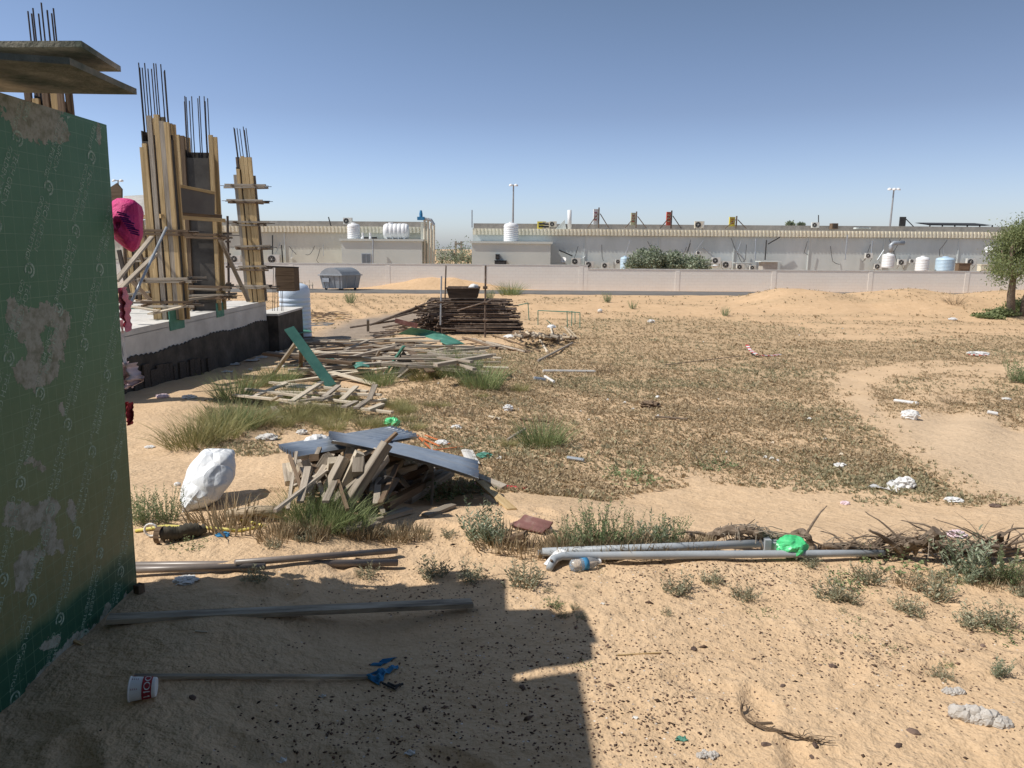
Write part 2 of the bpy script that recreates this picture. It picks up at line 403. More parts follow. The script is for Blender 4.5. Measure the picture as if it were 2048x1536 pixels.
# ------------------------------------------------------------------ ground masks (world polygons read off the photograph)
def poly(pts): return np.array([G(x, y)[:2] for x, y in pts])
def inpoly(P, X, Y):
    ins = np.zeros(X.shape, bool); n = len(P)
    for i in range(n):
        x0, y0 = P[i]; x1, y1 = P[(i+1) % n]
        if y0 == y1: continue
        c = ((y0 > Y) != (y1 > Y)) & (X < (x1-x0)*(Y-y0)/(y1-y0)+x0); ins ^= c
    return ins
def soft(P, X, Y, w):
    """signed soft membership by distance to the outline"""
    d = np.full(X.shape, 1e9); n = len(P)
    for i in range(n):
        a = P[i]; b = P[(i+1) % n]; ab = b-a; L = (ab**2).sum()+1e-9
        t = np.clip(((X-a[0])*ab[0]+(Y-a[1])*ab[1])/L, 0, 1)
        d = np.minimum(d, np.hypot(X-a[0]-t*ab[0], Y-a[1]-t*ab[1]))
    s = np.where(inpoly(P, X, Y), d, -d)
    return np.clip(.5+s/(2*w), 0, 1)
FIELD = poly([(700, 880), (860, 905), (960, 960), (1030, 975), (1130, 950), (1300, 935), (1420, 930), (1560, 945), (1740, 975), (1900, 1020), (2040, 1050),
              (1960, 985), (1880, 940), (1790, 870), (1700, 790), (1680, 755), (1750, 735), (1880, 728), (2048, 724), (2200, 700), (2100, 665), (1900, 672), (1760, 682), (1640, 680), (1590, 655), (1480, 640),
              (1300, 634), (1140, 640), (1080, 665), (1020, 690), (860, 715), (790, 790), (640, 830), (600, 850)])
FIELD2 = poly([(1730, 770), (1850, 745), (2048, 752), (2300, 760), (2300, 900), (2048, 862), (1950, 820), (1880, 815), (1780, 840), (1710, 800)])
FIELD3 = poly([(360, 890), (440, 800), (640, 770), (760, 800), (760, 850), (600, 860), (520, 905), (400, 900)])
TRACK = poly([(1700, 790), (1790, 855), (1880, 935), (1980, 990), (2100, 1060), (2400, 1060), (2300, 900), (2048, 866), (1950, 825), (1860, 825), (1770, 840), (1730, 800)])
TAR = poly([(640, 665), (700, 640), (830, 622), (860, 632), (800, 655), (780, 672), (700, 690), (620, 690)])
GRAV = poly([(1250, 1130), (1500, 1112), (1740, 1130), (1800, 1180), (1700, 1200), (1500, 1180), (1250, 1190)])
GRAV2 = poly([(1500, 1250), (1700, 1240), (1900, 1300), (1850, 1380), (1650, 1340), (1500, 1300)])
GRAV3 = poly([(860, 1230), (1190, 1240), (1500, 1400), (1500, 1600), (500, 1600), (500, 1440), (780, 1330)])
DARKSOIL = poly([(280, 790), (420, 790), (640, 700), (640, 660), (565, 690), (250, 780)])
def lines(P, X, Y, w):
    d = np.full(X.shape, 1e9)
    for a, b in zip(P[:-1], P[1:]):
        ab = b-a; L = (ab**2).sum()+1e-9; t = np.clip(((X-a[0])*ab[0]+(Y-a[1])*ab[1])/L, 0, 1); d = np.minimum(d, np.hypot(X-a[0]-t*ab[0], Y-a[1]-t*ab[1]))
    return np.clip(1.5-d/w, 0, 1)
ARC1 = poly([(1960, 990), (1880, 925), (1790, 860), (1715, 800), (1692, 772), (1712, 752), (1760, 738), (1830, 728), (1900, 722)])
ARC2 = poly([(1850, 800), (1900, 770), (1960, 752), (2048, 742)])
ARC3 = poly([(1130, 780), (1140, 840), (1180, 900), (1200, 930)])
def mask_veg(X, Y):
    nz = fbm(X*.55, Y*.55, 71, 4); n2 = fbm(X*2.2, Y*2.2, 75, 3)
    v = np.maximum.reduce([soft(FIELD, X, Y, .9), soft(FIELD2, X, Y, .4)*.75, soft(FIELD3, X, Y, .3)*.9])
    # thinner towards the near edge
    thin = .40 + .60*sstep(8.5, 14, Y)
    thin = thin*np.where((Y < 14) & (X > 1), .8, 1)
    v = v*thin + nz*.75*(v > .05) + n2*.4*(v > .05) + .7*fbm(X*.22, Y*.55, 77, 3)*(v > .05)
    v = v*(1-.85*lines(ARC1, X, Y, .27*(.7+Y*.03)))*(1-.7*lines(ARC2, X, Y, .5))*(1-.5*lines(ARC3, X, Y, .3))
    # scattered cover on the far sand, and the berm
    far = sstep(24, 27, Y)*sstep(46, 42, Y)*(.30+2.0*fbm(X*.35, Y*1.1, 81, 4)+.8*fbm(X*1.5, Y*2, 84, 3))
    far = far*np.where(X > 11, .75, 1.0)
    v = np.maximum(v, np.clip(far, 0, .8))
    v = v*(1-soft(TRACK, X, Y, .25))*(1-soft(TAR, X, Y, .5))
    v = v*(1-sstep(46, 47, Y)*.8)
    return np.clip(v, 0, 1)
def mask_grav(X, Y):
    g = np.maximum.reduce([soft(GRAV, X, Y, .15), soft(GRAV2, X, Y, .2)*.9, soft(GRAV3, X, Y, .35)*.75])
    base = .28*sstep(5.2, 4.2, Y)*sstep(-1.5, -.5, X+(Y-2)*-.1)
    return np.clip(np.maximum(g, base) + 1.0*fbm(X*3, Y*3, 91, 3)*(g+base > .05), 0, 1)*sstep(5.5, 4.6, Y)

# ground sheet -------------------------------------------------------------------------------------
ty = np.concatenate([np.linspace(-9, 1.2, 30, endpoint=False), np.linspace(1.2, 7, 300, endpoint=False), 7*np.exp(np.linspace(0, math.log(60/7), 330, endpoint=False)), 60*np.exp(np.linspace(0, math.log(2500/60), 60))])
us = np.linspace(-1, 1, 480); us = np.sign(us)*np.abs(us)**1.25
YY = np.repeat(ty[:, None], len(us), 1); XX = us[None, :]*(np.maximum(YY, 0)*1.15+4.5)
ZZ = gz(XX, YY)
nr, nc = XX.shape; idx = np.arange(nr*nc).reshape(nr, nc)
FI = np.stack([idx[:-1, :-1], idx[:-1, 1:], idx[1:, 1:], idx[1:, :-1]], -1).reshape(-1, 4)
def ground_material():
    M, t, b = nodes_of('sand', .95, .08)
    tc = N(t, 'ShaderNodeTexCoord').outputs['Object']
    def att(n):
        a = N(t, 'ShaderNodeAttribute', attribute_name=n); return a.outputs['Fac']
    big = noise_(t, tc, .5, 5, .6); mid = noise_(t, tc, 4, 5, .65); fine = noise_(t, tc, 60, 4, .7)
    base = ramp(t, big, [(.3, (.57, .40, .245)), (.7, (.67, .485, .31))])
    base = mixc(t, .5, base, ramp(t, mid, [(.3, (.53, .37, .225)), (.7, (.71, .525, .345))]))
    base = mixc(t, .3, base, ramp(t, fine, [(.3, (.40, .26, .15)), (.72, (.78, .58, .38))]))
    # far sand is redder
    sx = N(t, 'ShaderNodeSeparateXYZ'); t.links.new(tc, sx.inputs[0])
    fr = N(t, 'ShaderNodeMapRange'); t.links.new(sx.outputs[1], fr.inputs[0]); fr.inputs[1].default_value = 16; fr.inputs[2].default_value = 34
    base = mixc(t, fr.outputs[0], base, ramp(t, mid, [(.3, (.55, .37, .215)), (.7, (.655, .455, .28))]))
    # pebbly speckle
    vo = N(t, 'ShaderNodeTexVoronoi'); vo.inputs['Scale'].default_value = 62; t.links.new(tc, vo.inputs['Vector'])
    sp = math_(t, 'LESS_THAN', vo.outputs['Distance'], .30)
    rr = N(t, 'ShaderNodeSeparateColor'); t.links.new(vo.outputs['Color'], rr.inputs[0])
    sel = math_(t, 'LESS_THAN', rr.outputs[0], math_(t, 'MULTIPLY', att('grav'), .55))
    sp = math_(t, 'MULTIPLY', sp, sel)
    pc = ramp(t, rr.outputs[1], [(.55, (.13, .08, .06)), (.8, (.30, .21, .15)), (.95, (.7, .62, .54))])
    base = mixc(t, sp, base, pc)
    # trampled brown under the ground cover
    vg = noise_(t, tc, 7, 4, .7)
    vf = math_(t, 'MULTIPLY', att('veg'), ramp(t, vg, [(.25, (.45, .45, .45)), (.7, (1, 1, 1))]))
    base = mixc(t, math_(t, 'MULTIPLY', vf, .85), base, ramp(t, fine, [(.3, (.30, .215, .125)), (.7, (.50, .375, .235))]))
    base = mixc(t, att('tar'), base, ramp(t, mid, [(.3, (.24, .20, .165)), (.7, (.34, .28, .225))]))
    base = mixc(t, math_(t, 'MULTIPLY', att('track'), .55), base, (.56, .43, .30))
    t.links.new(base, b.inputs['Base Color'])
    wv = N(t, 'ShaderNodeTexWave'); wv.inputs['Scale'].default_value = 2.6; wv.inputs['Distortion'].default_value = 5; wv.inputs['Detail'].default_value = 3
    mp = N(t, 'ShaderNodeMapping'); mp.inputs['Rotation'].default_value = (0, 0, R_(62)); t.links.new(tc, mp.inputs[0]); t.links.new(mp.outputs[0], wv.inputs['Vector'])
    n1 = bump_(t, None, wv.outputs['Fac'], .22, .02)
    n1 = bump_(t, None, mid, .6, .06, n1)
    n1 = bump_(t, None, noise_(t, tc, 16, 4, .6), .55, .025, n1)
    n1 = bump_(t, None, sp, .8, .008, n1)
    bump_(t, b, fine, .5, .006, n1)
    return M
MAT['sand'] = ground_material()
gm = fast_mesh('ground', np.stack([XX, YY, ZZ], -1).reshape(-1, 3), FI, ['sand'], smooth=True)
def setatt(me, n, a):
    at = me.attributes.new(n, 'FLOAT', 'POINT'); at.data.foreach_set('value', np.asarray(a, np.float32).ravel())
setatt(gm, 'veg', mask_veg(XX, YY)); setatt(gm, 'grav', mask_grav(XX, YY)); setatt(gm, 'tar', soft(TAR, XX, YY, .5)*.9)
setatt(gm, 'track', soft(TRACK, XX, YY, .3))
tag(link(gm, 'ground'), kind='structure')
mb = MB(); xs = np.linspace(-75, 75, 60)
for i in range(59):
    for (y0, y1) in ((46.6, 50.2),):
        x0, x1 = xs[i], xs[i+1]
        mb.add([(x0, y0, -1.075), (x1, y0, -1.075), (x1, y1, -1.075), (x0, y1, -1.075), (x0, y0-.15, -1.25), (x1, y0-.15, -1.25)], [(0, 1, 2, 3), (4, 5, 1, 0)])
tag(mb.build('road', 'asphalt'), kind='structure')
#PART2
# ------------------------------------------------------------------ plants
def blades(n, h, spread, w, lean=.5, seed=0, curl=.4, base=.3):
    r = np.random.RandomState(seed); V = []; Fc = []
    a = r.rand(n)*2*np.pi; rad = np.sqrt(r.rand(n))*spread*base; hh = h*(.45+.6*r.rand(n)); ln = lean*(.3+r.rand(n))*(.4+rad/(spread*base+1e-6))
    bx = np.cos(a)*rad; by = np.sin(a)*rad; da = a+r.randn(n)*.5
    tw = r.rand(n)*np.pi; wx = np.cos(tw)*w/2; wy = np.sin(tw)*w/2
    def pt(f, ww):
        ox = bx+np.cos(da)*hh*ln*(f+curl*f*f); oy = by+np.sin(da)*hh*ln*(f+curl*f*f); oz = hh*f*(1-.25*ln*f)
        return np.stack([ox-wx*ww, oy-wy*ww, oz], 1), np.stack([ox+wx*ww, oy+wy*ww, oz], 1)
    p0, p1 = pt(-.05, 1); p2, p3 = pt(.5, .8); p4, p5 = pt(1, .15)
    V = np.stack([p0, p1, p2, p3, p4, p5], 1).reshape(-1, 3); o = np.arange(n)[:, None]*6
    Fi = np.concatenate([o+np.array([[0, 1, 3, 2]]), o+np.array([[2, 3, 5, 4]])], 0)
    return V, Fi
def leafy(ns, h, spread, ll, lw, per, seed=0, lean=.5, up=.6):
    """stems with leaves along them"""
    r = np.random.RandomState(seed); V = []; Fi = []; MI = []
    for s in range(ns):
        a = r.rand()*2*np.pi; le = lean*r.rand()**.6; hh = h*(.5+.5*r.rand()); rad = spread*.25*r.rand()
        b = np.array([np.cos(a)*rad, np.sin(a)*rad, -.02]); d = np.array([np.cos(a)*le, np.sin(a)*le, 1.]); d /= np.linalg.norm(d)
        sw = max(.0025, h*.006); o = len(V)
        t = b+d*hh+np.array([0, 0, -.1*le*hh])
        V += [b+[sw, 0, 0], b-[sw, 0, 0], t-[sw*.4, 0, 0], t+[sw*.4, 0, 0]]; Fi.append((o, o+1, o+2, o+3)); MI.append(1)
        for k in range(per):
            f = .12+.88*(k+r.rand())/per; p = b+(t-b)*f; an = r.rand()*2*np.pi; e = up*(.5+r.rand())
            q = np.array([np.cos(an), np.sin(an), e]); q /= np.linalg.norm(q); l = ll*(.6+.6*r.rand())*(1.15-.5*f)
            sd = np.cross(q, [r.randn(), r.randn(), r.randn()]); sd /= np.linalg.norm(sd); sd *= lw/2
            o = len(V); V += [p, p+q*l*.45+sd, p+q*l, p+q*l*.45-sd]; Fi.append((o, o+1, o+2, o+3)); MI.append(0)
    return np.array(V), np.array(Fi), MI
PM = {}
for k in range(3):
    V, Fi = blades(420, .42, .30, .006, .55, 10+k, base=.8); PM['grass%d' % k] = fast_mesh('grass_tuft', V, Fi, ['grass_green'])
    V, Fi = blades(420, .36, .30, .006, .7, 20+k, base=.8); PM['ygrass%d' % k] = fast_mesh('grass_tuft', V, Fi, ['grass_yellow'])
    V, Fi, MI = leafy(34, .16, .22, .035, .007, 12, 30+k, .9); PM['weed%d' % k] = fast_mesh('desert_weed', V, Fi, ['weed_grey', 'weed_brown'], MI)
    V, Fi, MI = leafy(40, .5, .45, .045, .010, 26, 40+k, .6, .9); PM['bush%d' % k] = fast_mesh('shrub', V, Fi, ['weed_green', 'weed_grey'], MI)
    V, Fi, MI = leafy(60, .16, .6, .03, .012, 12, 50+k, 2.5, .3); PM['mat%d' % k] = fast_mesh('creeping_weed', V, Fi, ['weed_green', 'weed_brown'], MI)
    V, Fi, MI = leafy(16, .42, .3, .07, .014, 26, 60+k, .75, .8); PM['stalk%d' % k] = fast_mesh('stalky_shrub', V, Fi, ['oleander', 'weed_grey'], MI)
    V, Fi = blades(110, .20, .16, .012, .35, 70+k, base=1.2); PM['spike%d' % k] = fast_mesh('desert_weed', V, Fi, ['weed_brown'])
    V, Fi, MI = leafy(60, .35, .5, .03, .006, 10, 80+k, 1.5); PM['dry%d' % k] = fast_mesh('dry_shrub', V, Fi, ['weed_brown', 'wood_brown'], MI)
pc = [0]
def plant(kind, px, py, s, label, name=None, group=None, sx=1., sz=1., cat='plant'):
    pc[0] += 1; me = PM[kind+str(pc[0] % 3)]; p = G(px, py)
    o = link(me, name or {'grass': 'grass_tuft', 'ygrass': 'grass_tuft', 'weed': 'desert_weed', 'bush': 'shrub', 'mat': 'creeping_weed', 'stalk': 'stalky_shrub', 'spike': 'desert_weed', 'dry': 'dry_shrub'}[kind], p+Vector((0, 0, -.01)))
    o.rotation_euler = (0, 0, rnd.uniform(0, 6.28)); o.scale = (s*sx, s*sx, s*sz)
    return tag(o, label, cat, group)
# big tufts and shrubs
L = [('ygrass', 385, 890, 1.15, 'yellow-green grass tuft nearest the big white sack, above its left side'),
 ('ygrass', 430, 875, 1.2, 'dense yellow-green grass tuft behind the top of the white sack'),
 ('grass', 470, 858, 1.1, 'tall green grass tuft in the left clump, below the wooden lattice'),
 ('ygrass', 510, 850, 1.0, 'round straw-coloured grass tuft below the left part of the lattice frame'),
 ('ygrass', 445, 845, 1.0, 'grass tuft at the upper left of the left clump'),
 ('grass', 470, 800, 1.3, 'tall green tuft growing through the left end of the lattice frame'),
 ('ygrass', 505, 775, 1.1, 'grass tuft behind the left end of the lattice frame'),
 ('grass', 560, 770, 1.2, 'grass tuft at the foot of the leaning green board trestle'),
 ('grass', 600, 800, 1.0, 'green tuft growing through the middle of the lattice frame'),
 ('grass', 760, 770, 1.1, 'green tuft between the lattice frame and the dark propped board'),
 ('ygrass', 590, 835, 1.0, 'low grass tuft below the middle of the lattice frame'),
 ('ygrass', 680, 838, .9, 'low dry tuft below the right part of the lattice frame'),
 ('grass', 920, 755, 1.5, 'broad green grass patch on the hump right of the plank heap'),
 ('grass', 965, 775, 1.3, 'green grass at the right end of the hump'),
 ('grass', 885, 735, 1.3, 'green grass on the hump beside the plank heap'),
 ('ygrass', 850, 760, 1.2, 'paler grass on the left of the hump'),
 ('grass', 1085, 890, 1.0, 'solitary dark green grass tuft in the middle of the field'),
 ('grass', 605, 1035, .5, 'green grass tuft at the left foot of the front timber heap'),
 ('grass', 645, 1050, .58, 'bright green tuft in front of the timber heap, largest there'),
 ('grass', 690, 1055, .5, 'green tuft before the dark plywood of the timber heap'),
 ('bush', 285, 1045, .55, 'green bush beside the green plywood wall, above the corrugated sleeve'),
 ('bush', 335, 1042, .48, 'green bush left of the tail of the white sack'),
 ('spike', 440, 1050, .85, 'grey-brown spiky weed below the white sack'),
 ('spike', 480, 1055, .8, 'grey-brown spiky weed left of the pale log'),
 ('spike', 580, 1068, .45, 'spiky weed below the right end of the pale log'),
 ('spike', 640, 1072, .4, 'spiky weed row before the timber heap, left one'),
 ('spike', 700, 1070, .4, 'spiky weed before the timber heap, right one'),
 ('spike', 790, 1080, .5, 'low spiky weed on the sand right of the timber heap'),
 ('stalk', 955, 1080, .7, 'upright dark green stalky shrub left of the maroon board'),
 ('stalk', 985, 1085, .6, 'smaller stalky shrub touching the maroon board side'),
 ('spike', 1000, 1090, .8, 'brown spiky weed at the foot of the stalky shrub'),
 ('bush', 1140, 1098, .5, 'green bush behind the left end of the grey pipes'),
 ('bush', 1195, 1098, .68, 'tallest green bush behind the grey pipes'),
 ('bush', 1250, 1096, .55, 'green bush in the middle of the clump behind the grey pipes'),
 ('stalk', 1300, 1094, .6, 'darker leafy bush toward the right of the pipe clump'),
 ('bush', 1335, 1092, .52, 'rightmost bush of the clump behind the grey pipes'),
 ('spike', 1230, 1100, .7, 'brown spiky growth crossing the grey pipes near the middle'),
 ('spike', 1265, 1100, .75, 'brown spiky growth crossing the grey pipes right of the middle'),
 ('spike', 1130, 1100, .6, 'brown spiky growth behind the flanged pipe end'),
 ('spike', 1055, 1105, .6, 'sparse brown weed left of the flanged pipe end'),
 ('weed', 1045, 1170, 1.1, 'grey weed at the right corner of the big shadow'),
 ('weed', 865, 1150, 1.0, 'spiky grey weed on the top edge of the big shadow'),
 ('weed', 945, 1158, .9, 'grey weed on the shadow edge, left of its corner'),
 ('weed', 735, 1152, .6, 'small shaded weed near the ends of the brown pipes'),
 ('weed', 510, 1160, .7, 'small shaded weed below the brown pipes'),
 ('mat', 375, 1092, .5, 'bright green creeping weed below the corrugated sleeve'),
 ('weed', 545, 1095, .5, 'small grey-green weed above the brown pipes'),
 ('stalk', 1930, 1165, .4, 'dark stalky shrub low in the right weed belt'),
 ('stalk', 1935, 1150, .75, 'tall dark stalky shrub at the right edge under the dead branches'),
 ('weed', 1860, 1190, 1.1, 'large grey spiky weed in the right foreground'),
 ('bush', 2010, 1165, .5, 'green bush at the right edge of the frame'),
 ('mat', 1780, 1120, .9, 'green creeping mat at the tip of the grey pipe'),
 ('mat', 1700, 1165, .7, 'green creeping mat on the gravel right of centre'),
 ('weed', 1660, 1195, .9, 'grey weed beside the green creeping mat'),
 ('weed', 1620, 1130, .6, 'grey weed below the green bag'),
 ('weed', 1735, 1165, .9, 'grey weed right of the creeping mat'),
 ('weed', 1820, 1225, .8, 'grey-green weed standing alone in the right foreground'),
 ('weed', 1945, 1250, .9, 'left weed of the trailing cluster at the right edge'),
 ('weed', 2000, 1250, .9, 'middle weed of the trailing cluster at the right edge'),
 ('mat', 2030, 1275, .6, 'lowest creeping weed at the right edge'),
 ('stalk', 1995, 1350, .28, 'small dark green rosette plant casting a shadow at lower right'),
 ('weed', 1880, 1355, .5, 'small weed beside the grey lumps'),
 ('weed', 1355, 1185, .9, 'grey weed at the middle of the foreground, below the bottle'),
 ('weed', 1425, 1165, .7, 'grey weed right of the bottle'),
 ('weed', 1490, 1198, .7, 'grey weed at the centre of the gravel patch'),
 ('weed', 1690, 1200, .7, 'grey weed below the mat, on gravel'),
 ('mat', 1530, 1230, .35, 'tiny green creeping weed alone on the sand'),
 ('dry', 1210, 745, 1.2, 'grey dry shrub at the right end of the white conduit'),
 ('dry', 1545, 738, 1.1, 'dark dry shrub in the field under the striped tape'),
 ('dry', 1450, 735, .8, 'faint dry shrub left of the dark one'),
 ('dry', 1905, 808, .9, 'greyish dry shrub in the right field'),
 ('bush', 2035, 765, 1.3, 'dark green low bush at the right edge beyond the track'),
 ('bush', 2060, 770, 1.4, 'green bush cut by the right edge beyond the track'),
 ('dry', 1910, 608, 2.4, 'dry twiggy shrub on the far sand hump near the tree'),
 ('bush', 1215, 605, 1.5, 'green bush on the far berm, left of its middle'),
 ('bush', 1265, 618, 1.1, 'small green bush on the far berm'),
 ('bush', 1450, 632, 1.1, 'green bush below the first sand hump'),
 ('grass', 1020, 590, 2.4, 'green grass clump beside the road behind the scaffold tubes'),
 ('bush', 980, 598, 1.5, 'green bush at the back of the scaffold stack'),
 ('bush', 700, 607, 1.8, 'low green bush on the berm below the waste container'),
 ('mat', 1430, 935, 1.3, 'green creeping weed at the edge of the bare sand'),
 ('mat', 1260, 960, 1.5, 'green creeping weed sticking out into the bare sand'),
 ('mat', 880, 1000, 1.3, 'green creeping weed right of the front timber heap'),
 ('mat', 950, 985, 1.2, 'green creeping weed under the long plank of the timber heap'),
 ('dry', 1735, 970, .5, 'small shrub left of the white sack in the right field'),
 ('mat', 540, 880, .8, 'low weed between the grass clump and the metal sheet'),
]
for k, px, py, s, lb in L: plant(k, px, py, s, lb)
r2 = random.Random(3)
for i in range(20):       # more weeds of the right-hand belt
    px = r2.uniform(1790, 2150); py = 1125+ (px-1790)*.08 + r2.uniform(0, 45)
    plant(r2.choice(['spike', 'weed', 'weed', 'mat', 'mat']), px, py, r2.uniform(.3, .6), 'one of the dry brown weeds crowding the belt along the dead branches', group='weeds of the belt along the dead branches')
for i in range(26):
    px = r2.uniform(1080, 1420)
    plant('spike', px, r2.uniform(1092, 1108), r2.uniform(.35, .6), 'low brown stem tuft between the green bushes behind the grey pipes', group='brown stem tufts behind the grey pipes')
for i in range(22):
    px = r2.uniform(540, 900)
    plant(r2.choice(['spike', 'weed']), px, r2.uniform(1062, 1080), r2.uniform(.3, .55), 'low brown stem tuft on the sand edge before the front timber heap', group='stem tufts on the sand edge')
for i in range(30):
    p = (r2.uniform(1080, 2048), r2.uniform(1140, 1330))
    plant(r2.choice(['weed', 'weed', 'mat']), p[0], p[1], r2.uniform(.12, .35), 'tiny weed sprig on the gravelly foreground sand', group='tiny weed sprigs in the foreground')
for i in range(46):
    px = r2.uniform(860, 1250); py = 720+ (px-860)*.02 + r2.uniform(0, 190)
    if px > 1100 and py < 800: continue
    plant(r2.choice(['ygrass', 'dry', 'weed']), px, py, r2.uniform(.3, .7), 'small dry tuft among the ground cover right of the plank heap', group='dry tufts right of the plank heap')
for i in range(30):
    px = r2.uniform(540, 860); py = r2.uniform(800, 862)
    plant('ygrass', px, py, r2.uniform(.35, .6), 'short straw-coloured tuft below the wooden lattice', group='straw tufts below the lattice')
# ground cover: countless low clumps ------------------------------------------------------------
def cover(n, ymin, ymax, wid, seed, size, kfun, mats, name, xmin=None, xmax=None, power=1.0, nb=5):
    r = np.random.RandomState(seed)
    u = r.rand(n); Y = 1/((1-u)/ymin + u/ymax)            # density falls with distance
    X = (r.rand(n)*2-1)*(wid*Y) if xmin is None else xmin+(xmax-xmin)*r.rand(n)
    keep = r.rand(n) < kfun(X, Y)**power; X = X[keep]; Y = Y[keep]; n = len(X); Z = gz(X, Y)
    S = size*(.5+r.rand(n))*(.7+Y*.035)*np.where(r.rand(n) > .93, 1.8, 1)
    X = np.repeat(X, nb); Y = np.repeat(Y, nb); Z = np.repeat(Z, nb); S = np.repeat(S, nb); k = len(X)
    a = r.rand(k)*2*np.pi; el = .25+.9*r.rand(k); l = S*(.5+.8*r.rand(k)); w = l*.3
    ox = X+np.cos(a)*S*.25*r.rand(k); oy = Y+np.sin(a)*S*.25*r.rand(k)
    dx = np.cos(a)*np.cos(el); dy = np.sin(a)*np.cos(el); dz = np.sin(el)
    tw = r.rand(k)*6.28; sx = -np.sin(a)*np.cos(tw)*w; sy = np.cos(a)*np.cos(tw)*w; sz = np.abs(np.sin(tw))*w
    p0 = np.stack([ox, oy, Z-.005], 1)
    p1 = np.stack([ox+dx*l*.5+sx, oy+dy*l*.5+sy, Z+dz*l*.5+sz], 1); p2 = np.stack([ox+dx*l, oy+dy*l, Z+dz*l], 1); p3 = np.stack([ox+dx*l*.5-sx, oy+dy*l*.5-sy, Z+dz*l*.5], 1)
    V = np.stack([p0, p1, p2, p3], 1).reshape(-1, 3); Fi = np.arange(k*4).reshape(-1, 4)
    gn = fbm(X*.6, Y*.6, 171, 3)+.25*r.randn(k)*.5 - .02
    o = link(fast_mesh(name, V, Fi, mats, (gn > .10).astype(int)), name); tag(o, kind='stuff'); o['label'] = 'low brown and olive ground cover spreading over the sandy field'; o['category'] = 'ground cover'
    return o
cover(340000, 5.8, 46, .95, 5, .028, mask_veg, ['cover', 'cover_green'], 'ground_cover', nb=5)
# pebbles ----------------------------------------------------------------------------------------
def pebbles(n, seed):
    r = np.random.RandomState(seed); u = r.rand(n); Y = 1.6+3.6*u**.9; X = (r.rand(n)*2-1)*(.85*Y+.4)
    k = mask_grav(X, Y); keep = (r.rand(n) < k**1.4) & (X > -1.85); X = X[keep]; Y = Y[keep]; n = len(X); Z = gz(X, Y)
    s = .0022+.0055*r.rand(n)**2.2 + (r.rand(n) > .992)*.008
    base = np.array([(1, 0, 0), (0, 1, 0), (-1, 0, 0), (0, -1, 0), (0, 0, 1), (0, 0, -1)], float)
    B = base[None]*(1+.35*r.randn(n, 6, 1)); a = r.rand(n)*6.28; c, d = np.cos(a)[:, None], np.sin(a)[:, None]
    bx = B[:, :, 0]*1.3*c-B[:, :, 1]*.8*d; by = B[:, :, 0]*1.3*d+B[:, :, 1]*.8*c; bz = B[:, :, 2]*.6
    V = np.stack([X[:, None]+bx*s[:, None], Y[:, None]+by*s[:, None], Z[:, None]+bz*s[:, None]+.2*s[:, None]], -1).reshape(-1, 3)
    t = np.array([(0, 1, 4), (1, 2, 4), (2, 3, 4), (3, 0, 4), (1, 0, 5), (2, 1, 5), (3, 2, 5), (0, 3, 5)])
    Fi = (t[None]+(np.arange(n)*6)[:, None, None]).reshape(-1, 3)
    o = link(fast_mesh('gravel', V, Fi, ['pebble']), 'gravel'); tag(o, 'loose dark pebbles strewn over the foreground sand', 'gravel', kind='stuff')
pebbles(42000, 9)

# ------------------------------------------------------------------ stones, lumps
def blob(name, c, size, mat, seed=0, sub=3, amp=.25, freq=1.6, flat=.3, rz=0, ridge=False, smooth=False):
    import bmesh
    bm = bmesh.new(); bmesh.ops.create_icosphere(bm, subdivisions=sub, radius=1)
    for v in bm.verts:
        p = v.co*freq+Vector((seed*7.1, seed*3.3, seed*1.7)); n = mnoise.noise(p)+.5*mnoise.noise(p*2.1)
        if ridge: n = .5-2*abs(mnoise.noise(p))+.5*abs(mnoise.noise(p*2.3))+.25*mnoise.noise(p*5)
        q = v.co*(1+amp*n); q = Vector((q.x*size[0], q.y*size[1], q.z*size[2]))
        if q.z < -flat*size[2]: q.z = -flat*size[2]
        v.co = q
    me = bpy.data.meshes.new(name); bm.to_mesh(me); bm.free(); me.materials.append(MAT[mat])
    if smooth: me.polygons.foreach_set('use_smooth', [True]*len(me.polygons))
    o = link(me, name, Vector(c)+Vector((0, 0, flat*size[2]-.004))); o.rotation_euler = (0, 0, rz); return o
ST = [(228, 0), ]
for px, py, s, lb in [(1388, 1298, .022, 'smooth tan stone in the sunlit foreground, near the shadow steps'), (1665, 1332, .02, 'dark stone right of the gravel patch'), (1745, 1312, .014, 'small dark stone in the right foreground'),
   (1566, 1372, .017, 'grey stone above the root twig'), (1532, 1490, .022, 'black and white stone under the root twig'), (1828, 1465, .026, 'long grey-green stone left of the big grey lump'), (1797, 1492, .02, 'flat grey stone at the bottom right'),
   (1630, 1490, .018, 'flat dark stone below the root twig tips'), (1045, 1375, .02, 'dark stone in the shade near its right edge'), (1640, 1330, .012, 'small round stone beside the gravel'), (1966, 1292, .02, 'dark stone below the trailing weeds at right'),
   (960, 1345, .015, 'dark stone inside the shade near the blue rag'), (1625, 1514, .014, 'brown stone near the bottom edge'), (385, 1395, .02, 'dark stone right of the noodle cup'), (1215, 1210, .012, 'grey stone on the lit sand above the shadow step')]:
    blob('stone', G(px, py), (s*.9, s*.58, s*.48), 'stone_dark', seed=px, sub=2, amp=.4, rz=rnd.uniform(0, 3))
    tag(COL.objects[-1], lb, 'stone')
